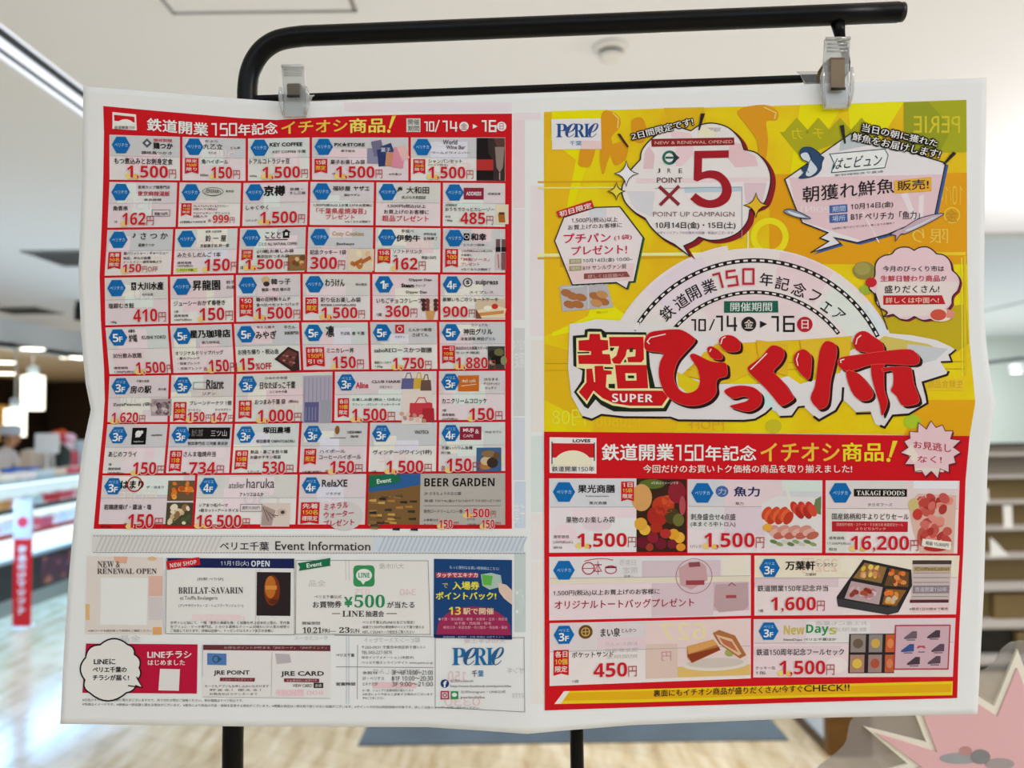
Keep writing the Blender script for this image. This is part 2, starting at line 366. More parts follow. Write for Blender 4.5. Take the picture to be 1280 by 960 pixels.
for i, (dx, dz, h, r_) in enumerate(((-.06, .10, '#f0562c', .055), (.02, .06, '#e83a5c', .05), (.07, .07, '#f3c9dc', .055), (.06, -.01, '#f3d7e4', .045), (-.01, .12, '#f0562c', .04))):
    bm = bmesh.new()
    for k in range(7):
        aa = k * .9; m4 = Matrix.Translation((dx + r_ * .5 * math.cos(aa), r_ * .5 * math.sin(aa), zt + dz + .01 * (k % 3))) @ Matrix.Scale(r_ * .62, 4)
        bmesh.ops.create_icosphere(bm, subdivisions=2, radius=1, matrix=m4)
    add_tube(bm, [(0, 0, zt * .8), (dx, 0, zt + dz)], .006, 6)
    bm_obj('flower', bm, pmat('petal ' + h, h, .6), fl)

# ------------------------------------------------------------------ narrow red notice stand
p = on_z(27, 786, 0.0)
ns = empty('notice_stand', (p[0], p[1], 0), 'narrow red standing sign with white lettering and grey top before the display case', 'sign')
sc = p[1] / F
wS = 11 * sc; H1 = 110 * sc; H2 = 158 * sc
lathe('base', [(wS * 1.15, 0), (wS * 1.15, .012), (wS * .9, .02)], (0, .03, 0), m_white, ns)
box('red_panel', (-wS, wS, -.008, .008, .02, H1), pmat('red sign panel', '#d8151c', .4), ns, .003)
box('grey_panel', (-wS * 1.05, wS * 1.05, -.01, .01, H1, H2), pmat('pale grey plate', '#cfc6cf', .4), ns, .003)
bm = bmesh.new(); n = 24
bm.faces.new([bm.verts.new((wS * .62 * math.cos(2 * PI * k / n), -.0105, (H1 + H2) / 2 - 3 * sc + wS * .62 * math.sin(2 * PI * k / n))) for k in range(n)])
bm_obj('round_mark', bm, pmat('red mark', '#dc3440', .4), ns)
def sign_text(body, z0, z1):
    k = len(body)
    for i, ch in enumerate(body):
        za = z1 - (z1 - z0) * i / k
        text_on('lettering', ch, ns, m_white, (-wS * .45, -.0085, za), (wS * .9, 0, 0), (0, 0, -(z1 - z0) / k * .82), .03)
sign_text('商品のびマップナ', .025 + 12 * sc, H1 - 8 * sc)

# ------------------------------------------------------------------ stepped shelf rack on the right
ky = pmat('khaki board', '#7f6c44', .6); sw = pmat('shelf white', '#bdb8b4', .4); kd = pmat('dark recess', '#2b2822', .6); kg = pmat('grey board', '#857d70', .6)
lev = [556, 569, 597, 629, 662, 697, 737, 784, 829, 846]
deps = [5.50, 5.42, 5.34, 5.24, 5.14, 5.04, 4.92, 4.80, 4.70, 4.66]
base = on_z(1235, 846, 0.0)
RX0, RX1 = 2.28, 4.3
rk = empty('shelf_rack', ((RX0 + RX1) / 2, 5.0, 0), 'stepped khaki shelf rack with white shelves standing right of the flyer', 'shelf rack')
cx, cy = (RX0 + RX1) / 2, 5.0
tops = []
for i, v in enumerate(lev):
    tops.append(on_z(0, 0, 1)[2] * 0 + at(1250, v, deps[i])[2])
for i in range(len(lev) - 1):
    z0 = max(0, tops[i + 1]); z1 = tops[i]
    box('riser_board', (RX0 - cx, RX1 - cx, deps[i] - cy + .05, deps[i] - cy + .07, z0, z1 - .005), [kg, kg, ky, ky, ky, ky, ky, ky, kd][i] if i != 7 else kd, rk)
    if 0 < i:
        th = .012 if i < 6 else .018
        s = box('shelf', (RX0 - cx, RX1 - cx, deps[i] - cy - .02, deps[i - 1] - cy + .05, z1 - .005, z1 + th), sw, rk)
for sx in (RX0, RX1):
    pts = [(sx - cx - .01, deps[0] - cy + .08, tops[0])] + [(sx - cx - .01, deps[i] - cy - .0, tops[i]) for i in range(len(lev))] + [(sx - cx - .01, deps[0] - cy + .08, 0)]
    prism('side_panel', [(p[0], p[1], max(p[2], 0)) for p in pts], (.02, 0, 0), kg, rk)
box('top_rail', (RX0 - cx, RX1 - cx, deps[0] - cy + .03, deps[0] - cy + .08, tops[0] - .005, tops[0] + .012), pmat('dark edge', '#4a483e', .5), rk)
for i in (6, 7):
    a = at(1243 if i == 6 else 1272, lev[i] + 20, deps[i])
    box('bin', (a[0] - cx, RX1 - cx - .05, deps[i] - cy + .0, deps[i] - cy + .045, max(0, tops[i + 1]) + .015, tops[i] - .03), ky, rk)
for u0, v0, u1, v1, i, ln in ((1254, 632, 1266, 660, 4, 'white upright price card standing on the middle shelf of the rack'), (1228, 611, 1236, 627, 3, 'small white price card on the rack right at the flyer edge'), (1238, 672, 1258, 695, 5, 'white leaning price card on the lower middle shelf of the rack')):
    Y = deps[i] - .01; a = at(u0, v0, Y); b2 = at(u1, v1, Y); zt = tops[i] + .0125
    c = empty('price_card', ((a[0] + b2[0]) / 2, Y, zt), ln, 'price card', 'price cards on the shelf rack')
    w = (b2[0] - a[0]) / 2; hh = max(.06, a[2] - zt)
    if i == 5: prism('card', [(-w, 0, 0), (w * 1.3, 0, 0), (-w * .3, 0, hh * .75), (-w, 0, hh)], (0, .003, 0), pmat('white card', '#f4f5f4', .5), c)
    else: box('card', (-w, w, 0, .003, 0, hh), pmat('white card', '#f4f5f4', .5), c)
    box('foot', (-w * .8, w * .8, -.01, .02, 0, .004), m_white, c)
# track rail with white spotlights in the far zone
ra, rb = on_x(1240, 453, 7.8), on_x(1290, 444, 7.8)
tk = empty('track_rail', (7.8, (ra[1] + rb[1]) / 2, ra[2]), 'thin dark lighting track hung from the raised ceiling at the right edge', 'track rail')
L2 = (ra[1] - rb[1]) / 2 + .6
box('rail', (-.03, .03, -L2, L2, -.02, .03), pmat('grey track', '#4a4d50', .4), tk)
for yy in (-L2 * .8, L2 * .8): tube('hanger', [(0, yy, .03), (0, yy, 3.27 - ra[2])], .01, m_white, tk, 8)
p = on_x(1270, 459, 7.8)
ts = empty('track_spotlight', tuple(p), 'white round spotlight clipped under the dark track at the right edge', 'spotlight')
lathe('lamp_head', [(.04, .05), (.085, .03), (.095, -.05), (.085, -.08)], (0, 0, 0), pmat('white lamp', '#f4f4f2', .4), ts); tube('arm', [(0, 0, .045), (0, 0, .085)], .02, m_white, ts, 8)
lathe('lens', [(.08, -.08), (.06, -.088)], (0, 0, 0), m_lamp, ts)

# ------------------------------------------------------------------ low display plinth of brown board behind the flyer
a = on_z(1036, 946, 0); GX = a[0]; GY = a[1]; gb = on_z(993, 897, 0)
gp = empty('display_plinth', (GX, GY, 0), 'low brown framed display plinth with a white side panel behind the flyer corner', 'display plinth')
gl = gb[1] - GY + .15
brn = noise_mat('brown wood board', '#7a5420', '#6a4618', 9, .45, stretch=(1, 1, 6))
box('side_panel', (.012, .03, .05, gl, .045, .84), pmat('white laminate', '#e4ebf2', .4), gp)
box('bottom_trim', (0, .03, 0.05, gl, 0, .045), pmat('dark brown trim', '#4c3416', .45), gp)
box('front_board', (0, .20, 0, .05, 0, .84), brn, gp)
box('front_panel', (.20, .50, .02, .05, 0, .84), pmat('beige laminate', '#c2b196', .45), gp)
box('top', (0, .50, 0, gl, .84, .87), brn, gp); box('end_board', (.0, .5, gl, gl + .03, 0, .84), brn, gp)
box('right_panel', (.48, .50, .05, gl, 0, .84), pmat('white laminate', '#e4ebf2', .4), gp)

# dark blue-grey floor mat
a = on_z(447, 933, 0); b2 = on_z(993, 928, 0)
mt = box('floor_mat', (a[0], b2[0] - .02, a[1], a[1] + 1.0, 0.0, .008), noise_mat('blue grey mat', '#5d6f80', '#4c5a68', 3, .28, .6), None, .003)
tag(mt, 'dark blue grey flat mat on the wood floor behind the flyer stand', 'mat')

# ================================================================== SIGN STAND
BY = .468                                  # depth of the stand's upright plane
def P3(u, v, Y): return tuple(float(x) for x in at(u, v, Y))
lt = P3(309, 128, BY); lb = P3(291, 930, BY)
rt_ = 12.6e-3 / 2
st = empty('flyer_stand', (lt[0], BY, 0), 'black steel tube stand with a bent top bar that carries the flyer', 'stand')
def loc(p): return (p[0] - lt[0], p[1] - BY, p[2])
corner = [(309, 128), (309.5, 110), (312, 93), (318, 77), (328, 63), (342, 53), (358, 48), (380, 45)]
pts = [(lt[0] + (lb[0] - lt[0]) * 1.0, BY, .03), lb] + [P3(float(q[0]), float(q[1]), BY) for q in smooth_open(corner, 4)]
n_ = 8
for i in range(1, n_ + 1):
    t = i / n_; pts.append(P3(380 + (1122 - 380) * t, 45 + (15.5 - 45) * t, BY - .012 * t))
tube('frame_tube', [loc(p) for p in pts], rt_ * .97, m_black, st, 20)
e = P3(1122, 15.5, BY - .012); e2 = P3(1128.5, 15.2, BY - .012)
tube('end_cap', [loc(e), loc(e2)], rt_ * .90, pmat('black plastic cap', '#151515', .4), st, 20)
rod = [P3(1050, 34, BY - .011), P3(1051, 50, BY - .011), P3(1055.5, 62, BY - .011), P3(1058, 78, BY - .011), P3(1057.5, 88, BY - .011), P3(1053, 94, BY - .011), P3(1044, 97, BY - .011)]
for i in range(0, 9):
    t = i / 8; rod.append(P3(1030 + (322 - 1030) * t, 97.5 + (124 - 97.5) * t, BY - .011 * (1 - t)))
rod.append(P3(311, 124.5, BY))
tube('hanging_rod', [loc(p) for p in rod], 2.35e-3, m_black, st, 12)
tube('gusset', [loc(P3(1047, 28, BY - .011)), loc(P3(1050.5, 48, BY - .011))], [4.2e-3, 2.9e-3], m_black, st, 12)
mp_t = P3(721, 560, BY + .03); mp_b = P3(721, 930, BY + .03)
tube('rear_leg', [loc((mp_b[0], mp_b[1], .03)), loc(mp_b), loc(mp_t)], 4.3e-3, m_black, st, 14)
tube('brace', [loc(P3(297, 560, BY)), loc(P3(560, 562, BY + .012)), loc(mp_t)], 4.3e-3, m_black, st, 12)
bx = lb[0] + (lb[0] - lt[0]) * 0
bm = bmesh.new(); zb = .012
add_tube(bm, [loc((lb[0], BY - .16, zb)), loc((lb[0], BY + .22, zb))], .012, 14)
add_tube(bm, [loc((mp_b[0], BY - .16, zb)), loc((mp_b[0], BY + .22, zb))], .012, 14)
add_tube(bm, [loc((lb[0], BY, zb + .012)), loc((mp_b[0], mp_b[1], zb + .012))], .012, 14)
bm_obj('base_frame', bm, m_black, st)

# ------------------------------------------------------------------ clear clips
m_clear = bpy.data.materials.new('clear plastic'); m_clear.use_nodes = True
_nt = m_clear.node_tree; _o = _nt.nodes['Material Output']; _t = _nt.nodes.new('ShaderNodeBsdfTransparent'); _g = _nt.nodes.new('ShaderNodeBsdfGlossy'); _g.inputs['Roughness'].default_value = .12
_d = _nt.nodes.new('ShaderNodeBsdfDiffuse'); _d.inputs[0].default_value = (.82, .83, .83, 1)
_lw = _nt.nodes.new('ShaderNodeLayerWeight'); _lw.inputs[0].default_value = .45
_m1 = _nt.nodes.new('ShaderNodeMixShader'); _m1.inputs[0].default_value = .30; _m2 = _nt.nodes.new('ShaderNodeMixShader'); _t.inputs[0].default_value = (.93, .94, .94, 1)
_nt.links.new(_t.outputs[0], _m1.inputs[1]); _nt.links.new(_d.outputs[0], _m1.inputs[2]); _nt.links.new(_m1.outputs[0], _m2.inputs[1]); _nt.links.new(_g.outputs[0], _m2.inputs[2])
_nt.links.new(_lw.outputs['Facing'], _m2.inputs[0]); _nt.links.new(_m2.outputs[0], _o.inputs[0]); MATS['clear plastic'] = m_clear
def make_clip(u, v0, v1, w_px, vs0, vs1, label, metal, off_px, dY):
    """clear clip gripping the paper and the thin rod: jaws, thumb tabs and a metal spring band"""
    Yf = .44
    pb = at(u, v1, Yf); Yf = float(sheet_depth(pb[0], pb[2])) + dY
    top = at(u, v0, Yf); bot = at(u, v1, Yf); w = w_px / 2 / F * Yf
    c = empty('clear_clip', tuple(top), label, 'clip', 'clear clips holding the flyer')
    Hh = top[2] - bot[2]; s0 = (vs0 - v0) / (v1 - v0) * Hh; s1 = (vs1 - v0) / (v1 - v0) * Hh
    def plate(name, prof, hw, thick, dx):
        bm = bmesh.new()
        for sx0, sx1 in ((-hw, hw),):
            pts = [(y, -z) for y, z in prof] + [(y + thick, -z) for y, z in prof[::-1]]
            a = [bm.verts.new((sx0 + dx, y, z)) for y, z in pts]; b2 = [bm.verts.new((sx1 + dx, y, z)) for y, z in pts]
            n = len(prof)
            for i in range(n - 1):
                j, k = 2 * n - 1 - i, 2 * n - 2 - i
                bm.faces.new((a[i], a[i + 1], a[k], a[j])); bm.faces.new((b2[i], b2[j], b2[k], b2[i + 1]))
            m = len(pts)
            for i in range(m): bm.faces.new((a[i], b2[i], b2[(i + 1) % m], a[(i + 1) % m]))
        bmesh.ops.remove_doubles(bm, verts=bm.verts, dist=1e-6)
        o = bm_obj(name, bm, m_clear, c)
        md = o.modifiers.new('b', 'BEVEL'); md.width = .0006; md.segments = 2; md.limit_method = 'ANGLE'
        return o
    f = plate('front_jaw', [(-.0065, 0), (-.006, Hh * .10), (-.0038, Hh * .35), (-.003, Hh * .6), (-.0022, Hh)], w * .86, .0017, 0)
    plate('back_jaw', [(.026, Hh * .10), (.020, Hh * .22), (.0135, Hh * .45), (.0105, Hh * .6), (.008, Hh * .98)], w * .80, .0017, off_px / F * Yf)
    for sx in (-1, 1):        # raised side ribs and grip bars of the front jaw
        bm = bmesh.new()
        add_tube(bm, [(sx * w * .93, -.0055, -Hh * .42), (sx * w * 1.0, -.0045, -Hh * .55), (sx * w * .98, -.0035, -Hh * .75), (sx * w * .80, -.003, -Hh * .97)], [.0007, .0013, .0013, .0008], 8)
        bm_obj('rib', bm, m_clear, f)
    bm = bmesh.new()
    add_tube(bm, [(-w * .8, -.007, -.0004), (w * .8, -.007, -.0004)], .0011, 8)
    for k in range(3): add_tube(bm, [(-w * .68, -.0065 + .0004 * k, -Hh * (.08 + .05 * k)), (w * .68, -.0065 + .0004 * k, -Hh * (.08 + .05 * k))], .0005, 6)
    bm_obj('thumb_tab', bm, m_clear, f)
    # spring band: wraps from the front jaw over to the back jaw
    hw = w * .46; bm = bmesh.new()
    prof = [(-.0048, -s1), (-.0062, -s0 - .001), (-.0052, -s0 + .0008), (.004, -s0 + .0022), (.013, -s0 + .001), (.0145, -s0 - .002), (.0125, -s1)]
    for (y0, z0), (y1, z1) in zip(prof, prof[1:]):
        bm.faces.new([bm.verts.new(q) for q in ((-hw, y0, z0), (hw, y0, z0), (hw, y1, z1), (-hw, y1, z1))])
    bmesh.ops.remove_doubles(bm, verts=bm.verts, dist=1e-6)
    o = bm_obj('spring', bm, pmat('spring steel ' + metal, metal, .32, .55), c)
    md = o.modifiers.new('t', 'SOLIDIFY'); md.thickness = .0006
    tube('spring_lip', [(-hw, -.0052, -s1), (hw, -.0052, -s1)], .0008, m_dark, c, 8)
    return c

# ================================================================== THE FLYER
# the hanging sheet: nearly upright, a rounded crease across the middle and one down the centre
Y_SHEET = 0.4420
XF = float(at(657, 700, Y_SHEET)[0])
_zl, _zr = at(113, 512, Y_SHEET), at(1240, 502, Y_SHEET)
def sheet_depth(x, z):
    y = Y_SHEET - 0.034 * (z - 1.55)
    zf = _zl[2] + (_zr[2] - _zl[2]) * (x - _zl[0]) / (_zr[0] - _zl[0])
    d = np.sqrt((z - zf) ** 2 + .010 ** 2)
    k = np.clip((x - _zl[0]) / (_zr[0] - _zl[0]), 0, 1)
    y = y + (0.011 - 0.020 * k) * np.exp(-d / .075)
    dx = np.sqrt((x - XF) ** 2 + .009 ** 2)
    t = np.clip((1.75 - z) / .4, 0, 1)
    y = y - (0.001 + 0.008 * t) * np.exp(-dx / .05)
    y = y - 0.004 * np.exp(-((x + .2) / .05) ** 2) * np.exp(-((z - 1.47) / .08) ** 2)
    return y
def on_sheet(uv, lift=0.0):
    uv = np.asarray(uv, float).reshape(-1, 2); d = ray(uv[:, 0], uv[:, 1])
    y = np.full(len(uv), Y_SHEET)
    for _ in range(7):
        t = y / d[:, 1]; y = sheet_depth(d[:, 0] * t, CAM_Z + d[:, 2] * t) - lift
    return C0 + d * (y / d[:, 1])[:, None]
LIFT = 1.0e-4                  # each printed layer lies a tenth of a millimetre above the last

FO = (0.0, Y_SHEET, float(at(640, 900, Y_SHEET)[2]))
flyer = empty('sale_flyer', FO, 'large unfolded white flyer printed in red and yellow, clipped to the black stand', 'flyer')

def interp(tab, t):
    xs = [a for a, _ in tab]; ys = [b for _, b in tab]; return np.interp(t, xs, ys)
# paper outline measured along its four edges
LE = [(0, (104, 108)), (.14, (103, 220)), (.29, (98, 340)), (.38, (101, 415)), (.47, (107, 480)), (.51, (113.5, 512)), (.57, (103, 562)), (.65, (96, 620)), (.72, (92, 655)), (.8, (86, 720)), (.9, (80, 810)), (1, (75, 905))]
RE = [(0, (1233.5, 97)), (.2, (1231, 255)), (.36, (1230, 385)), (.42, (1233, 430)), (.47, (1238, 470)), (.51, (1244, 503)), (.55, (1240, 535)), (.6, (1235, 575)), (.68, (1232.5, 640)), (.8, (1230, 735)), (.9, (1226, 815)), (1, (1222, 892.5))]
TE = [(0, (104, 108)), (.05, (160, 112)), (.13, (250, 119.5)), (.19, (316, 124.5)), (.235, (366, 128)), (.28, (420, 127)), (.4, (560, 121)), (.6, (780, 112.5)), (.82, (1030, 104.5)), (1, (1233.5, 97))]
BE = [(0, (75, 905)), (.2, (300, 908)), (.4, (535, 909)), (.46, (605, 913.5)), (.505, (658, 917.5)), (.55, (708, 913)), (.62, (790, 906.5)), (.8, (1000, 898)), (1, (1222, 892.5))]
def curve(tab, t): return np.array([interp([(a, p[0]) for a, p in tab], t), interp([(a, p[1]) for a, p in tab], t)])
NS, NT = 150, 104
uv = []
for j in range(NT + 1):
    t = j / NT; L_, R_ = curve(LE, t), curve(RE, t)
    for i in range(NS + 1):
        s = i / NS; T_, B_ = curve(TE, s), curve(BE, s)
        c = (1 - t) * T_ + t * B_ + (1 - s) * L_ + s * R_ - ((1 - s) * (1 - t) * np.array(LE[0][1]) + s * (1 - t) * np.array(RE[0][1]) + (1 - s) * t * np.array(LE[-1][1]) + s * t * np.array(RE[-1][1]))
        uv.append(c)
fr = on_sheet(uv) - np.array(FO); bk = on_sheet(uv, -1.6e-4) - np.array(FO); N_ = len(uv)
faces = []
for j in range(NT):
    for i in range(NS):
        a = j * (NS + 1) + i; faces.append((a, a + NS + 1, a + NS + 2, a + 1)); faces.append((N_ + a, N_ + a + 1, N_ + a + NS + 2, N_ + a + NS + 1))
ring = [i for i in range(NS + 1)] + [j * (NS + 1) + NS for j in range(1, NT + 1)] + [NT * (NS + 1) + i for i in range(NS - 1, -1, -1)] + [j * (NS + 1) for j in range(NT - 1, 0, -1)]
for a, b_ in zip(ring, ring[1:] + ring[:1]): faces.append((a, b_, N_ + b_, N_ + a))
me = bpy.data.meshes.new('paper_sheet'); me.from_pydata(np.vstack([fr, bk]).tolist(), [], faces); me.update()
m_paper = pmat('flyer paper', '#e9e6e2', rough=.5, spec=.2, k=INK_K)
link('paper_sheet', me, flyer, m_paper, True)

# ------------------------------------------------------------------ printing
class Print:
    """collects printed shapes (measured on the sheet) into one mesh of inks"""
    def __init__(s, name, parent=None, m=None, label=None):
        s.name, s.parent, s.m, s.label = name, parent or flyer, m, label
        s.uv, s.ly, s.tr, s.mi, s.cols = [], [], [], [], []
    def mat(s, c):
        if c not in s.cols: s.cols.append(c)
        return s.cols.index(c)
    def raw(s, pts, tris, col, L, mapped=False):
        pts = np.asarray(pts, float)
        if s.m and not mapped: pts = s.m(pts)
        o = len(s.uv); s.uv.extend(pts.tolist()); s.ly.extend([L] * len(pts)); k = s.mat(col)
        s.tr.extend([(a + o, b + o, c + o) for a, b, c in tris]); s.mi.extend([k] * len(tris))
    def poly(s, pts, col, L, maxe=11.0):
        P = [tuple(p) for p in pts]
        if s.m: P = [tuple(p) for p in s.m(np.array(P, float))]
        tr = [tuple(t) for t in tessellate_polygon([[Vector((x, y, 0)) for x, y in P]])]
        out = []; stack = tr; mid = {}
        while stack:
            a, b_, c = stack.pop()
            best, be = -1, None
            for e in ((a, b_, c), (b_, c, a), (c, a, b_)):
                l = math.hypot(P[e[0]][0] - P[e[1]][0], P[e[0]][1] - P[e[1]][1])
                if l > best: best, be = l, e
            if best <= maxe: out.append((a, b_, c)); continue
            k = (min(be[0], be[1]), max(be[0], be[1]))
            if k not in mid:
                mid[k] = len(P); P.append(((P[k[0]][0] + P[k[1]][0]) / 2, (P[k[0]][1] + P[k[1]][1]) / 2))
            m_ = mid[k]; stack += [(be[0], m_, be[2]), (m_, be[1], be[2])]
        s.raw(P, out, col, L, True)
    def rect(s, x0, y0, x1, y1, col, L): s.poly([(x0, y0), (x1, y0), (x1, y1), (x0, y1)], col, L)
    def line(s, pts, w, col, L, closed=False):
        P = [np.array(p, float) for p in pts]
        if closed: P = P + [P[0]]
        # subdivide long runs
        Q = [P[0]]
        for a, b_ in zip(P, P[1:]):
            n = max(1, int(np.linalg.norm(b_ - a) // 12 + 1)); Q += [a + (b_ - a) * k / n for k in range(1, n + 1)]
        V, T = [], []; n = len(Q); ws = w if isinstance(w, (list, tuple)) else None
        for i, p in enumerate(Q):
            if closed: d0 = Q[i] - Q[i - 1] if i else Q[0] - Q[-2]; d1 = (Q[i + 1] if i + 1 < n else Q[1]) - Q[i]
            else: d0 = Q[i] - Q[max(i - 1, 0)]; d1 = Q[min(i + 1, n - 1)] - Q[i]
            if not d0.any(): d0 = d1
            if not d1.any(): d1 = d0
            d0 = d0 / np.linalg.norm(d0); d1 = d1 / np.linalg.norm(d1)
            t = d0 + d1; ln = np.linalg.norm(t); t = t / ln if ln > .3 else d1
            nn = np.array([-t[1], t[0]]); k = 1 / max(.55, abs(t @ d1))
            wi = (ws[0] + (ws[1] - ws[0]) * i / (n - 1)) if ws else w
            V += [p + nn * wi / 2 * k, p - nn * wi / 2 * k]
        for i in range(n - 1): T += [(2 * i, 2 * i + 1, 2 * i + 3), (2 * i, 2 * i + 3, 2 * i + 2)]
        s.raw(V, T, col, L)
    def ell(s, cx, cy, rx, ry, col, L, rot=0, n=None):
        n = n or (24 if max(rx, ry) > 6 else 12); c, q = math.cos(rot), math.sin(rot)
        pts = [(cx + rx * math.cos(a) * c - ry * math.sin(a) * q, cy + rx * math.cos(a) * q + ry * math.sin(a) * c) for a in (2 * PI * k / n for k in range(n))]
        s.poly(pts, col, L)
    def ring(s, cx, cy, r, w, col, L, n=28, ry=None):
        s.line([(cx + r * math.cos(2 * PI * k / n), cy + (ry or r) * math.sin(2 * PI * k / n)) for k in range(n)], w, col, L, True)
    def text(s, body, b, col, L, bold=0.0, slant=0.0):
        """b = box (x0,y0,x1,y1) or quad of four corners TL,TR,BR,BL"""
        if bold and any(ord(c) > 0x2fff for c in body) and ord(body[0]) < 0x1d000 and len(body) < 40:     # thicken dense characters by overprinting
            if len(b) == 4 and not hasattr(b[0], '__len__'): b = [(b[0] + slant * (b[3] - b[1]), b[1]), (b[2] + slant * (b[3] - b[1]), b[1]), (b[2], b[3]), (b[0], b[3])]
            d = bold * abs(b[3][1] - b[0][1]) * .8; dl = min(.2, d)
            for i, (sx, sy) in enumerate(((-1, 0), (1, 0), (0, -.7), (0, .7))): s.text(body, [(p_[0] + sx * d, p_[1] + sy * d) for p_ in b], col, L + .01 * i)
            return
        q, tr = glyphs(body, bold)
        if len(b) == 4 and not hasattr(b[0], '__len__'):
            x0, y0, x1, y1 = b; h = y1 - y0
            pts = np.stack([x0 + q[:, 0] * (x1 - x0) + (1 - q[:, 1]) * h * slant, y0 + q[:, 1] * h], -1)
        else:
            A, B, C, D = (np.array(p, float) for p in b); a = q[:, :1]; c = q[:, 1:]
            pts = A * (1 - a) * (1 - c) + B * a * (1 - c) + C * a * c + D * (1 - a) * c
        s.raw(pts, tr.tolist(), col, L)
    def rtext(s, body, cx, cy, w, h, ang, col, L, bold=0.0):
        c, q = math.cos(ang), math.sin(ang)
        s.text(body, [(cx + dx * c - dy * q, cy + dx * q + dy * c) for dx, dy in ((-w / 2, -h / 2), (w / 2, -h / 2), (w / 2, h / 2), (-w / 2, h / 2))], col, L, bold)
    def digits(s, body, b, col, L, w):
        """angular single-stroke numerals of the anniversary lettering"""
        x0, y0, x1, y1 = b; n = len(body); adv = [(.62 if ch == '/' else 1.0) for ch in body]; tot = sum(adv); x = x0
        G = {'1': [[(.12, .06), (.72, .06), (.72, 1)]], '5': [[(.95, .06), (.15, .06), (.1, .45), (.95, .45), (.95, .97), (.05, .97)]], '0': [[(.06, .05), (.94, .05), (.94, .96), (.06, .96), (.06, .0)]],
             '4': [[(.05, .0), (.05, .66), (1, .66)], [(.78, .1), (.78, 1)]], '6': [[(1, .05), (.06, .05), (.06, .96), (.95, .96), (.95, .5), (.06, .5)]], '/': [[(.9, .1), (.1, 1)]]}
        for ch, a in zip(body, adv):
            cw = (x1 - x0) * a / tot
            for st_ in G[ch]: s.line([(x + (px * .8 + .1) * cw, y0 + py * (y1 - y0)) for px, py in st_], w, col, L)
            x += cw
    def blobs(s, b, pal, n, L, seed, bgc=None, smin=.08, smax=.2):
        x0, y0, x1, y1 = b; r = random.Random(seed); w, h = x1 - x0, y1 - y0; m_ = min(w, h)
        if bgc: s.rect(x0, y0, x1, y1, bgc, L)
        for i in range(n):
            rx = m_ * r.uniform(smin, smax); ry = rx * r.uniform(.55, 1); R_ = max(rx, ry)
            s.ell(r.uniform(x0 + R_, x1 - R_), r.uniform(y0 + R_, y1 - R_), rx, ry, pal[r.randrange(len(pal))], L + .5 + .4 * (i % 3), r.uniform(0, 3), 9)
    def build(s):
        if not s.tr: return None
        P3_ = np.empty((len(s.uv), 3)); U = np.array(s.uv); Ls = np.array(s.ly, float)
        P3_[:] = on_sheet(U, LIFT * Ls) - np.array(FO)
        me = bpy.data.meshes.new(s.name); me.from_pydata(P3_.tolist(), [], s.tr)
        me.polygons.foreach_set('material_index', s.mi)
        o = link(s.name, me, s.parent, [ink(c) for c in s.cols])
        # faces look towards the reader
        nrm = np.empty(len(me.polygons) * 3); me.polygons.foreach_get('normal', nrm)
        if nrm.reshape(-1, 3)[:, 1].mean() > 0: me.flip_normals()
        if s.label: o['label'] = s.label
        return o
def smooth_closed(pts, n=4):
    P = [np.array(p, float) for p in pts]; m = len(P); out = []
    for i in range(m):
        a, b_, c, d = P[i - 1], P[i], P[(i + 1) % m], P[(i + 2) % m]
        for k in range(n):
            t = k / n; out.append(.5 * ((2 * b_) + (c - a) * t + (2 * a - 5 * b_ + 4 * c - d) * t * t + (3 * b_ - a - 3 * c + d) * t ** 3))
    return out
def crop(pts, ox, oy, k): return [(ox + x * k, oy + y * k) for x, y in pts]
def cusped(pts, cusps, n=5):
    """closed outline, smooth between its corner points"""
    m = len(pts); out = []
    for a, b_ in zip(cusps, cusps[1:] + [cusps[0] + m]): out += smooth_open([pts[k % m] for k in range(a, b_ + 1)], n)[:-1]
    return out
def scallop(pts, bulge=.18, n=6):
    """cloud outline: each run between corner points bows outwards"""
    P = [np.array(p, float) for p in pts]; out = []; c = sum(P) / len(P)
    for a, b_ in zip(P, P[1:] + P[:1]):
        d = b_ - a; nn = np.array([-d[1], d[0]]); 
        if nn @ ((a + b_) / 2 - c) < 0: nn = -nn
        for k in range(n):
            t = k / n; out.append(a + d * t + nn * bulge * 4 * t * (1 - t))
    return out

K = '#2a2626'; RED = '#c8141e'; PRICE = '#c21b2a'; WHITE = '#e9e4e0'; BLUE = '#1265a8'; GREY = '#6b6663'
def logo_letters(p, b, c1, c2, L):
    """thick-and-thin shop lettering: heavy capitals joined by looped script letters"""
    x0, y0, x1, y1 = b; w, h = x1 - x0, y1 - y0
    for ch, a, e, col, t0, t1 in (('\U0001D40F', .0, .26, c1, .04, .97), ('\u212f', .20, .48, c2, .02, .98), ('\U0001D411', .42, .68, c1, .04, .97), ('\U0001D408', .66, .79, c1, .04, .97), ('\u212f', .74, 1.0, c2, .0, .98)):
        p.text(ch, (x0 + a * w, y0 + t0 * h, x0 + e * w, y0 + t1 * h), col, L + (.3 if ch == '\u212f' else 0))

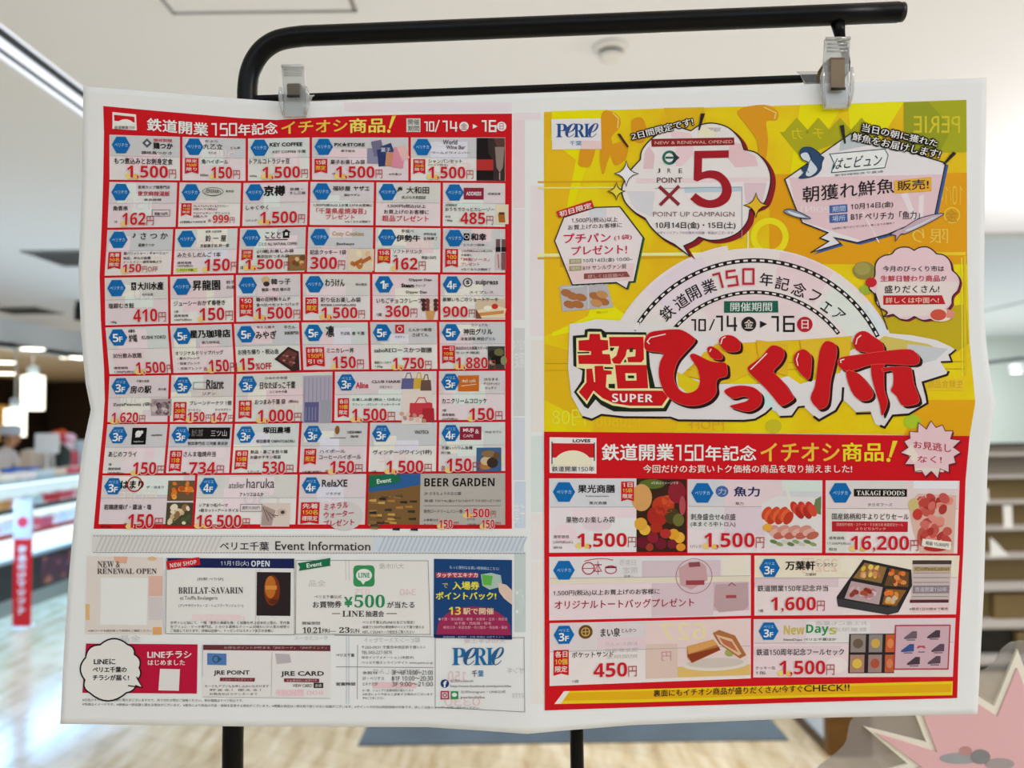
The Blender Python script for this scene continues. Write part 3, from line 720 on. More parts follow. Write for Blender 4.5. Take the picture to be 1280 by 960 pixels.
# ---------------------------------------------------------------- page grounds and show-through of the reverse side
yb = noise_mat('ink #e8c314', '#eed40c', '#dfae18', 26, .55, .12, 4, k=INK_K)      # mottled yellow ground
g = Print('page_ground')
g.poly([(680, 140), (800, 136.5), (940, 133), (1080, 129), (1208, 124.7), (1209, 320), (1212, 430), (1218, 490), (1219, 505), (1212, 545), (1100, 543), (900, 541), (680, 540)], '#e8c314', 1)
wed = [((690, 139), (760, 137), (700, 300), (681, 300)), ((830, 135), (880, 134), (905, 330), (880, 330)), ((700, 330), (790, 400), (690, 420)), ((1000, 131), (1055, 130), (985, 240)), ((681, 430), (720, 440), (720, 520), (681, 500)), ((1060, 129.5), (1130, 127), (1085, 200), (1065, 190))]
for i, w_ in enumerate(wed): g.poly(w_, ['#f0d800', '#dcb018', '#f2dc0a'][i % 3], 1.6)
for w_ in (((681, 300), (760, 300), (735, 395), (681, 420)), ((681, 170), (720, 200), (700, 300), (681, 300)), ((870, 420), (960, 420), (960, 470), (880, 460)), ((760, 505), (850, 520), (845, 538), (740, 538))): g.poly(w_, '#e2b41a', 1.9)
g.poly([(962, 218), (1208.5, 216), (1209, 330), (962, 330)], '#dd9a12', 2.0)
g.poly([(1130, 128), (1208, 125), (1208.5, 190), (1130, 191)], '#a3a51c', 2.2)
g.poly([(1130, 128), (1160, 127), (1190, 160), (1175, 190), (1130, 191)], '#93981f', 2.5)
g.poly([(1085, 395), (1208, 380), (1211, 430), (1180, 450), (1060, 440)], '#bda51a', 2.2)
g.poly([(1150, 500), (1219, 500), (1212, 545), (1130, 544)], '#e0a214', 2.2)
g.poly([(700, 312), (800, 312), (790, 330), (700, 334)], '#d99a20', 2.2)
for i in range(4): g.poly([(980 + i * 27, 165), (996 + i * 27, 147), (1012 + i * 27, 165), (996 + i * 27, 186)], '#a9a41a', 2.6)
g.poly([(975, 165), (1095, 160), (1000, 196)], '#a9a41a', 2.4)
for i, ch in enumerate('カチ'): g.text(ch, (1003 + i * 26, 160, 990 + i * 26, 174), '#d5c01c', 3)
# large mirrored brush lettering of the reverse, orange through the yellow
br_ = [[(752, 142), (764, 139), (775, 148), (774, 160), (764, 172), (767, 184), (760, 200), (754, 218), (750, 200), (751, 172)], [(728, 180), (744, 182), (740, 202), (735, 209), (724, 207), (723, 200)], [(764, 182), (784, 178), (783, 197), (772, 206), (766, 203)], [(790, 150), (802, 147), (808, 160), (806, 176), (796, 178), (790, 165)], [(922, 138), (955, 131), (972, 139), (971, 150), (958, 152), (960, 175), (956, 205), (948, 210), (947, 178), (936, 160)]]
for b_ in br_: g.poly(smooth_closed(b_), '#d8941c', 3)
g.line([(766, 141), (773, 148), (772, 160)], 1.2, '#ecd37c', 3.4)
g.line([(955, 134), (970, 141), (968, 149)], 1.2, '#ecd37c', 3.4)
for yy, c_ in ((226.5, '#d5a01a'), (234, '#f0dc74'), (318, '#f2e39a'), (322, '#cf9d22')): g.line([(672, yy + 1), (935, yy - 1)], 2 if yy != 318 else 4, c_, 2.8)
g.line([(935, 232), (935, 320)], 2.2, '#efe0a0', 2.9)
g.ring(962, 296, 20, 8, '#ecd61c', 3); g.ring(1190, 269, 9.5, 1.4, '#e9c944', 3)
g.text('PERIE', (1200, 145, 1142, 166), '#cfc02c', 3); g.text('10/14', (1203, 232, 1172, 256), '#e9bb3c', 3); g.text('金', (1182, 262, 1197, 277), '#b99030', 3.2)
g.text('限り', (1185, 286, 1140, 304), '#e6bf50', 3)
g.line([(1110, 318), (1207, 317)], 4, '#e5c62c', 2.8); g.line([(1206, 320), (1207, 470)], 3, '#d9bb22', 2.8); g.line([(1202, 322), (1203, 470)], 1.2, '#f2e03c', 2.9)
g.line([(681, 463), (1207, 461)], 1.0, '#c8a01c', 2.7); g.line([(681, 454.5), (1207, 452)], .9, '#b9951d', 2.7)
g.text('円08', (732, 512, 690, 532), '#eedb40', 3); g.text('円0800', (800, 519, 745, 534), '#e2bf22', 3); g.text('15% OFF', (905, 506, 855, 524), '#ea9e2c', 3)
g.text('円OFF', (905, 524, 860, 538), '#e9a02a', 3); g.ell(967, 533, 10, 9, '#c3b826', 3); g.ell(1140, 527, 11, 9, '#a9c22c', 3)
g.text('生鮮食品館', (1203, 475, 1160, 485), '#c9a024', 3)
g.rect(1158, 473, 1205, 488, '#e2bd2a', 2.6)
# red frame of the lower right page
g.poly([(680, 539.6), (900, 541.5), (1100, 544), (1212, 545), (1207, 600), (1204, 690), (1199, 790), (1196.5, 872.5), (1000, 878), (800, 884), (681, 888)], RED, 4)
# red frame of the left page
RL = [(129, 132.5), (200, 139), (300, 147.5), (345, 150), (395, 147), (440, 145), (520, 143), (640, 142), (639.5, 300), (639, 520), (640, 661), (500, 661), (300, 661), (117, 661), (123, 593), (129, 530), (131, 500), (130, 460), (126, 400), (124.5, 345), (127, 286), (129, 226), (130, 166)]
g.poly(RL, RED, 1)
# pale traces of the reverse in the white margins
gh = ['#e3d3d6', '#d9e2de', '#d6dce6', '#e6dcd0', '#e2d0d2']
for i, (a, b_, c, d) in enumerate(((642, 150, 656, 260), (642, 262, 656, 400), (642, 410, 656, 520), (642, 522, 656, 600), (643, 602, 657, 660), (643, 690, 657, 790), (663, 232, 679, 420), (664, 425, 679, 540), (664, 545, 679, 640), (664, 642, 679, 700), (664, 702, 679, 880), (642, 141, 676, 149), (430, 128, 640, 140))): g.rect(a, b_, c, d, ['#e5d0d4', '#dfd6da', '#cfd0cf', '#cfd3dc', '#c9d2df', '#c2cdc9', '#ead9da', '#e2dcd6', '#d3ddd8', '#e6dcda', '#e6ded8', '#e6d6da', '#e4dade'][i], .6)
for i, (t, bx_) in enumerate((('10/14', (656, 425, 642, 437)), ('限定', (655, 440, 643, 460)), ('千葉', (656, 630, 643, 655)), ('ペリエ', (655, 735, 645, 770)))): g.text(t, bx_, '#efe8e6', 1)
g.build()

# ---------------------------------------------------------------- left page heading
h = Print('heading_banner')
h.poly([(140.5, 140), (170, 143), (171, 163), (140.5, 161)], '#e5dcd6', 3)
h.poly([(142.5, 143.5), (168, 146), (168.5, 153), (143, 151)], RED, 3.5)
h.poly([(145, 157)] + [(156.5 + 11.5 * math.cos(a), 157.5 + 8.5 * math.sin(a)) for a in (PI + PI * k / 10 for k in range(11))] + [(168, 157.5)], '#e9e2dc', 4)
h.text('鉄道開業150', (143, 157.5, 168, 161.5), K, 4.5)
def arc_text(p, items, col, L, bold=0.02):
    for ch, quad in items: p.text(ch, quad, col, L, bold)
h.text('鉄道開業', [(184, 147.5), (260, 154), (260, 170), (184, 163)], WHITE, 4, .035)
h.digits('150', (262, 154, 297, 169.5), WHITE, 4, 2)
h.text('年記念', [(298, 155), (346, 152.5), (347, 167.5), (298, 169.5)], WHITE, 4, .035)
h.text('イチオシ', [(352, 152.5), (434, 149), (434, 164), (352, 167.5)], '#efc04a', 4, .035)
h.text('商品', [(437, 148.5), (481, 147.5), (481, 165.5), (437, 166)], '#f0d860', 4, .035)
h.poly([(490, 145), (495, 144.5), (488, 161), (486, 160)], '#f2d552', 4); h.ell(486, 164, 2.2, 2.2, '#f2d552', 4)
h.rect(508, 148, 525.5, 165, '#cdd0c6', 3.5); h.text('開催', (510, 149, 524, 156), K, 4); h.text('期間', (510, 157, 524, 164), K, 4)
h.digits('10', (529, 152, 543, 164), WHITE, 4, 1.7); h.line([(549, 150), (544, 165)], 1.5, WHITE, 4); h.digits('14', (551, 151, 573, 164.5), WHITE, 4, 2.0)
h.ell(580, 158, 6, 6, '#e8dedb', 4); h.text('金', (576, 154, 584, 162), '#87201f', 4.6); h.poly([(591, 155), (597, 158), (591, 161)], WHITE, 4)
h.digits('16', (600, 150.5, 621, 164.5), WHITE, 4, 2.2); h.ell(627, 158, 6, 6, '#ecdedc', 4); h.text('日', (624.5, 154, 629.5, 162), '#b52a2e', 4.6)
h.build()

# ---------------------------------------------------------------- coupon cells of the left page
YL = [[(140, 167), (300, 172), (385, 170.5), (640, 170.5)], [(140, 226), (300, 227.5), (385, 226), (640, 227.8)], [(140, 286), (300, 284), (385, 282.5), (470, 283), (640, 285)], [(140, 346), (300, 342.5), (385, 341), (640, 342.2)],
      [(140, 408), (300, 403.5), (385, 401.5), (640, 401)], [(140, 469), (300, 466), (385, 463.5), (640, 462)], [(140, 529), (300, 528.5), (385, 527.5), (640, 526)], [(140, 593), (300, 592.5), (385, 591.5), (640, 590)], [(140, 656.5), (300, 656.5), (385, 657), (640, 657.5)]]
LXI = [(167, 136.5), (226, 136.5), (286, 134), (346, 130.5), (408, 131.5), (469, 136.5), (500, 138), (529, 134), (593, 128), (657, 123)]
def yl(r, x): return interp(YL[r], x)
SC = [[226.5, 308.5, 388.5, 512], [222, 302, 386, 468.5, 552], [216.5, 297.5, 383, 467.5, 552], [211.5, 293.5, 377, 464, 549], [213, 292.5, 376.5, 462, 548], [214, 295, 418, 547.5], [208.5, 290, 374, 460, 547], [243.5, 372, 458.5]]
NB = [(p_, .0) for p_ in range(9)]
def lean(x, y, ym): return (interp(LXI, y) - interp(LXI, ym)) * np.clip((640 - x) / 500, 0, 1)
def cell_map(r, c):
    ds = SC[r]; xm = (yl(r, 300) + yl(r + 1, 300)) / 2
    def sx(i, y):
        if i == 0: return interp(LXI, y)
        if i == len(ds) + 1: return 633.0
        return ds[i - 1] + lean(ds[i - 1], y, xm)
    q = []
    for cc, rr in ((c, r), (c + 1, r), (c + 1, r + 1), (c, r + 1)):
        xg = ds[cc - 1] if 0 < cc <= len(ds) else (633 if cc else 132)
        y = float(yl(rr, xg)); x = float(sx(cc, y)) + (1.6 if cc == c else -1.6) * (0.2 if cc in (0,) else 1); y += 1.4 if rr == r else -1.4
        q.append((x, y))
    A, B, C_, D = (np.array(p_) for p_ in q); Wd = (B - A)[0] * .5 + (C_ - D)[0] * .5; Hd = (D - A)[1] * .5 + (C_ - B)[1] * .5
    def m(p_):
        a = p_[:, :1] / Wd; b_ = p_[:, 1:] / Hd
        return A * (1 - a) * (1 - b_) + B * a * (1 - b_) + C_ * a * b_ + D * (1 - a) * b_
    return m, float(Wd), float(Hd)
rg = random.Random(11)
TOPC = ['#c9c7c7', '#d1cacb', '#c6c7c9', '#d2cfc9', '#cdd2ce', '#d8cbce']; BODY = ['#ddd6d4', '#e0d1d3', '#d9d9d3', '#dccdd0', '#e0dbd6', '#d6d1d0']
def hexagon(p, cx, cy, r, L, col=BLUE):
    p.poly([(cx - r, cy), (cx - r * .5, cy - r * .87), (cx + r * .5, cy - r * .87), (cx + r, cy), (cx + r * .5, cy + r * .87), (cx - r * .5, cy + r * .87)], col, L)
def badge(parent, m, cx, cy, r, kind):
    b_ = Print('floor_badge', parent, m); hexagon(b_, cx, cy, r, 5); k = r / 11.5
    if kind == 'p': b_.text('ペリチカ', (cx - 8 * k, cy - 2.2 * k, cx + 8 * k, cy + 2.2 * k), '#b9d4ea', 6)
    else:
        n_, top = kind[-1], kind[0] == 'e'
        if top: b_.text('ペリエ', (cx - 6 * k, cy - 7 * k, cx + 6 * k, cy - 3.2 * k), '#b9d4ea', 6)
        o = 2.4 * k if top else .4 * k
        b_.text(boldnum(n_), (cx - (6.4 if n_ != '1' else 5) * k, cy - 5 * k + o, cx + .6 * k, cy + 5.2 * k + o), WHITE, 6); b_.text('F', (cx + 1.2 * k, cy - 1.4 * k + o, cx + 5.6 * k, cy + 5.2 * k + o), WHITE, 6, .02)
    return b_.build()
def boldnum(t): return ''.join(chr(0x1D7EC + int(c)) if c.isdigit() else c for c in t)
def boldserif(t): return ''.join(chr(0x1D400 + ord(c) - 65) if 'A' <= c <= 'Z' else chr(0x1D41A + ord(c) - 97) if 'a' <= c <= 'z' else c for c in t)
def boldsans(t): return ''.join(chr(0x1D5D4 + ord(c) - 65) if 'A' <= c <= 'Z' else chr(0x1D5EE + ord(c) - 97) if 'a' <= c <= 'z' else chr(0x1D7EC + int(c)) if c.isdigit() else c for c in t)
def price(parent, m, t, x0, y0, x1, y1, yen=True, hot=True, L=6, unit='円', unit_h=.72):
    b_ = Print('price', parent, m); h_ = y1 - y0
    if hot and t[0] == '1':
        b_.ell(x0 + 3, y1 - 2, 5.5, 3.8, '#efc672', L - .6); 
        if ',' in t: b_.ell(x0 + (x1 - x0) * .22, y1 - 1.5, 5, 3, '#efb93e', L - .4)
    tb = boldnum(t); bx = (x0, y0, x1, y1 + (2.2 if ',' in t else 0)); e_ = .55
    for i, (sx, sy) in enumerate(((-e_, -e_), (e_, -e_), (e_, e_), (-e_, e_))): b_.text(tb, (bx[0] + sx, bx[1] + sy, bx[2] + sx, bx[3] + sy), '#ecc4be', L + .02 * i)
    b_.text(tb, bx, PRICE, L + .8)
    if yen: b_.text(unit, (x1 + 1.5, y1 - h_ * unit_h, x1 + 1.5 + h_ * .58 * max(1, len(unit) * .8), y1 + .5), '#a8423f', L + .5)
    return b_.build()
def limit_tag(parent, m, x0, y0, x1, y1, rows, L=5):
    b_ = Print('limit_tag', parent, m)
    b_.poly([(x0, y0), (x1, y0), (x1, y1), ((x0 + x1) / 2, y1 - 2.5), (x0, y1)], '#c61a24', L)
    n_ = len(rows); hh = (y1 - y0 - 4) / n_
    for i, t in enumerate(rows): b_.text(t, (x0 + 2, y0 + 1.5 + i * hh, x1 - 2, y0 + 1 + (i + .86) * hh), ['#f6dfd2', '#f5c24a', '#f2dcd0'][i % 3] if n_ > 1 else WHITE, L + 1, .02)
    return b_.build()
def ghost(p, Wd, Hd):
    for i in range(2):
        x = rg.uniform(0, Wd * .5); w_ = rg.uniform(.25, .5) * Wd; y = rg.uniform(0, Hd * .5); h_ = rg.uniform(.2, .5) * Hd
        p.rect(x, y, min(Wd, x + w_), min(Hd, y + h_), rg.choice(['#e9d3d6', '#d9e0da', '#dbd9e2', '#e8e0d4', '#e6ccd0']), 2.6 + .2 * i)
    if rg.random() < .7:
        x = rg.uniform(.1, .5) * Wd; y = rg.uniform(.2, .6) * Hd
        p.text(rg.choice(['500', '150', '円OFF', 'お楽しみ', '限定']), (x + Wd * .4, y, x, y + Hd * .25), rg.choice(['#e9cdd0', '#d5cfd0', '#e2d6c6']), 3.2)
CELLS = []
def cell(r, c, bd, logo=(), lines=(), pr=(), tg=None, photo=None, extra=None):
    m, Wd, Hd = cell_map(r, c); p = Print('coupon_cell', flyer, m)
    k = Hd / 55.5
    p.rect(0, 0, Wd, Hd, BODY[(r * 3 + c) % 6], 2); p.rect(.3, .3, Wd - .3, 26 * k, TOPC[(r + 2 * c) % 6], 2.3); ghost(p, Wd, Hd)
    for i in range(int(Wd // 2.4)): p.rect(1 + i * 2.4, 25.6 * k, 2.2 + i * 2.4, 26.3 * k, '#9a9594', 3.6)
    for t, b_, col, *bo in logo: p.text(t, (b_[0], b_[1] * k, b_[2], b_[3] * k), col, 5, bo[0] if bo else .02)
    for t, b_, *col in lines: p.text(t, (b_[0], b_[1] * k, b_[2], b_[3] * k), col[0] if col else '#2a2423', 5, .02)
    if extra: extra(p, Wd, Hd, k)
    o = p.build()
    if bd: badge(o, m, 14.5, 12.2 * k, 11.6, bd)
    for t, x0, x1, *rest in pr:
        y0, y1 = (rest[0], rest[1]) if len(rest) > 1 else (37.5, 52.5); u_ = rest[2] if len(rest) > 2 else '円'
        price(o, m, t, x0, y0 * k, x1, y1 * k, bool(u_), True, 6, u_)
    if tg: limit_tag(o, m, tg[0], tg[1] * k, tg[2], tg[3] * k, tg[4])
    if photo:
        for b_, pal, n_, bgc, sd_ in photo:
            f_ = Print('product_photo', o, m); f_.blobs((b_[0], b_[1] * k, b_[2], b_[3] * k), pal, n_, 4, sd_, bgc); f_.build()
    return o
D_ = '#3a3433'; KK = '#1e1a1a'
# row 1
def ex(p, W_, H_, k):
    p.poly([(47, 3 * k), (53, 9 * k), (47, 15 * k), (41, 9 * k)], '#5a5563', 5); p.poly([(47, 6.5 * k), (49.5, 9 * k), (47, 11.5 * k), (44.5, 9 * k)], '#d3ced2', 5.5)
cell(0, 0, 'p', [('讃岐製麺', (55, 3, 78, 7), '#b5333a'), ('鶏つか', (55, 8, 79, 16), KK, .05), ('讃岐鳥つかさ', (40, 19, 78, 23), D_)], [('もつ煮込みとお刺身定食', (6, 28, 79, 36))], [('1,500', 22, 73)], extra=ex)
cell(0, 1, 'p', [('かぶら', (28, 3, 44, 6), D_), ('九乙立', (26, 8, 50, 15), KK), ('九乙立', (32, 18, 42, 21), D_), ('どん亭', (60, 11, 72, 14), D_)], [('角ハイボール', (24, 28, 57, 34)), ('500ml', (22, 47, 32, 50))], [('150', 36, 62)], (3, 27, 20, 47, ['限定', '150杯', '限り']))
cell(0, 2, 'p', [('KEY COFFEE', (27, 6, 68, 11), KK, .03), ('KEY COFFEE 千葉', (31, 16, 72, 20), D_)], [('トアルコトラジャ豆', (2, 27, 52, 34)), ('200g', (2, 48, 11, 51))], [('1,500', 18, 65)])
def ex(p, W_, H_, k):
    r_ = random.Random(3)
    for cx, cy, w_, h_, c_ in ((82, 14, 13, 20, '#6d6a86'), (76, 24, 14, 20, '#8a87a0'), (90, 26, 16, 22, '#2d3a66'), (99, 28, 14, 18, '#c98a6a'), (108, 26, 14, 26, '#d88a9e'), (94, 15, 14, 12, '#34406e'), (114, 20, 10, 18, '#e0b3ae')):
        a = r_.uniform(-.4, .4); c0, s0 = math.cos(a), math.sin(a)
        p.poly([(cx + x_ * c0 - y_ * s0, (cy + x_ * s0 + y_ * c0) * k) for x_, y_ in ((-w_ / 2, -h_ / 2), (w_ / 2, -h_ / 2), (w_ / 2, h_ / 2), (-w_ / 2, h_ / 2))], c_, 4 + .1 * cx / 10)
    p.text('菓子', (86, 13 * k, 98, 19 * k), '#dfe3ee', 6)
cell(0, 3, 'p', [('PX★STORE', (28, 6, 66, 12), D_, .03), ('菓子総合', (36, 16, 54, 19), D_)], [('菓子お楽しみ袋', (23, 29, 66, 35)), ('※中身は', (96, 46, 112, 49)), ('1袋', (25, 46, 29, 49))], [('1,500', 30, 78)], (3, 28, 19, 47, ['15袋', '限定']), extra=ex)
def ex(p, W_, H_, k):
    p.rect(82, .5, W_ - .3, H_ - .3, '#3a2c2a', 4); p.poly([(84, 0.5), (96, .5), (97, 20 * k), (103, 30 * k), (103, 54 * k), (82, 54 * k), (82, 28 * k)], '#1c1416', 4.4)
    p.rect(82, 28 * k, 103, 42 * k, '#b0322e', 4.8); p.poly([(105, 12 * k), (117, 12 * k), (115, 38 * k), (111, 45 * k), (107, 38 * k)], '#8b7a72', 4.8); p.line([(111, 45 * k), (111, 54 * k)], 1.4, '#a8988e', 5)
    p.poly([(103, .5), (W_ - .3, .5), (W_ - .3, 18 * k), (108, 12 * k)], '#5b3b34', 4.3)
cell(0, 4, 'p', [('World', (40, 3, 58, 9), '#4b4650'), ('Wine Bar', (44, 10, 68, 15), '#6b5560'), ('ワールドワインバー', (26, 18, 74, 21), D_)], [('シャンパンセット', (22, 28, 64, 33)), ('(フード付き)', (22, 34, 46, 37))], [('1,500', 22, 68)], (3, 28, 18, 47, ['限定', '20名', '限り']), extra=ex)
# row 2
cell(1, 0, 'p', [('香港カップ麺専門店', (36, 4, 76, 8), D_), ('東京麻辣湯飯', (36, 11, 76, 17), '#b23a4a', .03), ('東京麻辣', (44, 20, 66, 23), D_)], [('角煮串', (6, 29, 24, 35)), ('1本', (8, 47, 12, 50)), ('税抜150円', (58, 37, 74, 41))], [('162', 18, 47)], extra=lambda p, W_, H_, k: p.line([(55, 34 * k), (77, 34 * k), (77, 42 * k), (55, 42 * k)], .6, GREY, 5, True))
def ex(p, W_, H_, k):
    p.ring(42, 11 * k, 13, .7, GREY, 5, 24, 5); p.ring(42, 12.5 * k, 10, .6, GREY, 5, 24, 4)
cell(1, 1, 'p', [('Donut', (34, 8, 50, 13), GREY), ('東京店', (58, 9, 68, 12), D_)], [('プレミアムクッキー＆ブラウニー', (18, 28, 62, 31)), ('2枚入り(税込)', (18, 32, 48, 35)), ('クロワッサン・デニッシュ', (18, 37, 64, 40)), ('3個入り', (18, 41, 36, 44)), ('※店頭価格より200円お得', (2, 48, 34, 51)), ('各', (37, 46, 41, 50), '#a8423f')], [('999', 43, 63, 41, 51)], (3, 26, 16, 42, ['各日', '10個', '限定']), extra=ex)
cell(1, 2, 'p', [('京樽', (26, 4, 52, 17), KK, .06), ('京樽・', (58, 7, 74, 11), D_), ('すし三昧', (58, 12, 78, 16), D_)], [('しゃくやく', (4, 29, 32, 35)), ('1パック', (4, 47, 18, 50))], [('1,500', 22, 68)])
cell(1, 3, 'p', [('福砂屋', (28, 5, 50, 11), D_, .03), ('ヤザエ', (54, 5, 74, 11), KK, .03), ('福砂ヤザエ', (42, 15, 62, 18), D_)], [('1,500円(税込)以上お買上げのお客様に', (4, 28, 78, 32)), ('「千葉県産焼海苔」', (8, 33.5, 70, 41), '#c2303e'), ('プレゼント', (20, 42, 56, 48), '#c2303e'), ('※なくなり次第終了', (44, 49.5, 76, 52.5))])
cell(1, 4, 'p', [('♨', (26, 5, 34, 13), D_), ('大和田', (38, 5, 66, 14), KK), ('天ぷら大和田店', (32, 17, 62, 21), D_)], [('1,500円(税込)以上', (14, 28, 62, 33)), ('お買上げのお客様に', (10, 35, 66, 40.5)), ('粗品プレゼント', (8, 42.5, 66, 50), '#c2303e')])
def ex(p, W_, H_, k):
    p.rect(26, 6 * k, 51, 21 * k, '#8d2238', 4.5); p.text('ADDRESS', (29, 11 * k, 48, 16 * k), '#ecd8dc', 5.5, .03); p.rect(66, 27 * k, 82, 52 * k, '#dccfb4', 4)
    p.poly([(69, 39 * k), (77, 38 * k), (78, 50 * k), (70, 50 * k)], '#a8641f', 4.6); p.rect(70, 37 * k, 77, 40 * k, '#5b3a20', 4.9)
cell(1, 5, 'p', [('成城百貨', (56, 12, 72, 15), D_)], [('店頭限定', (3, 27, 18, 30)), ('おうちでさっとカレーゾー', (3, 31, 64, 36)), ('中辛', (3, 42, 10, 45)), ('180g', (3, 47, 12, 50))], [('485', 22, 53)], extra=ex)
# row 3
cell(2, 0, 'p', [('♪', (32, 4, 36, 10), KK), ('さ つ か', (42, 4, 76, 12), KK), ('薩摩さつか', (40, 17, 60, 21), D_)], [('鶏パリッシャー・チャーシュー', (22, 27, 78, 31)), ('単品、丼もの各種', (22, 33, 56, 36.5)), ('イートイン・通常価格より', (22, 38, 70, 41))], [('150', 22, 45, 42, 52, '円OFF')], (3, 27, 19, 48, ['先着', '50名', '限定']))
cell(2, 1, 'p', [('鈴 一 屋', (38, 8, 64, 16), D_), ('創業 大正元年', (38, 2, 58, 5), D_), ('京都菓子処 鈴一屋', (32, 19, 68, 23), D_)], [('みたらしだんご 1本', (4, 29, 58, 35)), ('通常価格', (4, 40, 22, 43)), ('180円(税込)', (4, 44, 24, 47)), ('＼今だけ半額／', (4, 49, 28, 52))], [('150', 38, 70)], extra=lambda p, W_, H_, k: p.rect(3, 48.3 * k, 30, 52.8 * k, '#c9d05a', 4.4))
def ex(p, W_, H_, k):
    p.poly([(52, 6 * k), (58, 2 * k), (64, 6 * k), (62, 6 * k), (62, 13 * k), (54, 13 * k), (54, 6 * k)], KK, 5); p.rect(56.5, 6 * k, 60, 10 * k, '#d8d8d6', 5.5); p.line([(32, 15 * k), (60, 15 * k)], 1, KK, 5)
cell(2, 2, 'p', [('ことと', (32, 5, 51, 13), KK, .03), ('ことと ALL NATURAL COFFEE', (24, 18, 72, 22), D_)], [('(川端)お楽しみ袋', (22, 27, 68, 32)), ('無添加おつまみ袋', (22, 33.5, 62, 37.5)), ('1袋', (2, 47, 6, 51))], [('1,500', 8, 55, 39, 51)], (3, 27, 17, 40, ['20袋', '限定']), [((61, 34, 84, 54), ['#a8613a', '#c9874a', '#6e4a2a', '#d8b07a', '#8f3a2a'], 14, '#8a6b45', 4)], ex)
cell(2, 3, 'p', [('Cozy Cookies', (30, 5, 70, 12), '#b79a63'), ('Bonheurs', (36, 19, 58, 22), D_)], [('記念クッキー 1袋', (3, 28, 48, 34))], [('300', 4, 37, 37, 52)], None, [((50, 27, 83, 54), ['#b8733c', '#e0b98a', '#c98a52', '#f0d6b0'], 7, '#dccab2', 8)], lambda p, W_, H_, k: [p.poly([(x_, (45 - 3 * i) * k), (x_ + 12, (38 - 3 * i) * k), (x_ + 14, (42 - 3 * i) * k), (x_ + 2, (49 - 3 * i) * k)], '#b4622c', 6.2) for i, x_ in enumerate((56, 66))])
cell(2, 4, 'p', [('手延べ', (32, 2, 48, 6), D_), ('伊勢牛', (26, 9, 56, 17), KK, .04), ('伊勢角屋', (60, 6, 76, 9), D_), ('名物横丁', (60, 11, 78, 15), D_)], [('ソフトドリンク', (22, 27, 58, 32)), ('1杯', (22, 34, 28, 37)), ('税抜150円', (58, 35, 76, 39))], [('162', 22, 53)], (3, 27, 19, 45, ['15名', '限定']))
def ex(p, W_, H_, k):
    for x_, c1_, c2_ in ((66, '#8b7b7a', '#c9b8b4'), (73, '#c8b2b0', '#7a5a5a')):
        p.rect(x_, 30 * k, x_ + 6, 52 * k, c2_, 4.4); p.rect(x_ + .5, 13 * k, x_ + 5.5, 24 * k, '#6a4a4c', 4.4); p.rect(x_, 23 * k, x_ + 6, 29 * k, '#241c1e', 4.6); p.line([(x_ + 3, 32 * k), (x_ + 4, 50 * k)], 1, '#b83a48', 5)
    p.rect(26, 6 * k, 33, 15 * k, KK, 4.6); p.ring(29.5, 10.5 * k, 2.3, .7, '#dcd8d6', 5)
cell(2, 5, 'p', [('和幸', (35, 6, 54, 15), KK, .06), ('とんかつ和幸', (26, 19, 52, 22), D_)], [('1,500円(税込)以上お買上げの', (23, 27, 62, 30)), ('お客様に', (23, 32, 36, 35)), ('「特製ソース」', (23, 37, 58, 41), '#b23a48'), ('プレゼント', (23, 43, 46, 47), '#b23a48'), ('※なくなり次第終了', (23, 50, 60, 53))], [], (3, 26, 19, 49, ['先着', '100', '名様']), None, ex)
# row 4
def ex(p, W_, H_, k):
    p.poly([(33, 6 * k), (39, 6 * k), (39, 15 * k), (33, 15 * k)], KK, 4.6); p.text('大', (34, 7 * k, 38, 14 * k), '#cfcdd0', 5.2)
cell(3, 0, 'p', [('大川水産', (41, 6, 73, 15), KK, .05), ('大川水産', (46, 19, 60, 22), D_)], [('塩銀むき鮭', (4, 30, 36, 36)), ('100g', (6, 51, 14, 54))], [('410', 35, 65)], extra=ex)
cell(3, 1, 'p', [('昇龍園', (28, 5, 62, 17), KK, .03), ('餃子', (70, 6, 80, 10), D_), ('点心館', (70, 12, 80, 16), D_)], [('ジューシーおかず春巻き', (4, 29, 68, 35)), ('1本', (4, 40, 10, 43)), ('通常価格', (4, 45, 22, 48)), ('180円(税込)', (4, 50, 26, 53))], [('150', 36, 67, 38, 53)])
def ex(p, W_, H_, k):
    p.ell(37, 6 * k, 5, 4 * k, '#c9a877', 4.6); p.ell(38, 11 * k, 4, 3 * k, '#3a3230', 5)
cell(3, 2, 'p', [('韓っ子', (44, 5, 68, 12), D_, .03), ('韓国・惣菜 韓の花', (32, 16, 68, 20), D_)], [('韓の花特製キムチ', (25, 27, 68, 32)), ('食べ比べセット 1パック', (25, 34, 78, 38))], [('1,500', 24, 70, 39, 53)], (4, 27, 21, 50, ['150', 'セット', '限定']), extra=ex)
cell(3, 3, 'p', [('わうけん', (28, 6, 52, 15), KK, .03), ('和の惣菜', (66, 11, 80, 14), D_)], [('彩り伝お楽しみ袋', (22, 28, 72, 34)), ('通常価格 2,000円(税込)相当', (22, 36, 66, 39))], [('1,500', 23, 68, 40, 53)], (3, 28, 19, 48, ['20袋', '限定']))
def ex(p, W_, H_, k):
    p.poly([(66, 42 * k), (80, 40 * k), (76, 55 * k), (68, 55 * k)], '#c9955a', 4.6)
    for i in range(12): p.ell(64 + (i % 4) * 5, (32 + (i // 4) * 5) * k, 3.2, 2.8, ['#4a2a26', '#7a3a34', '#d8c4b4', '#5a2f2a'][i % 4], 5 + .1 * i, i, 8)
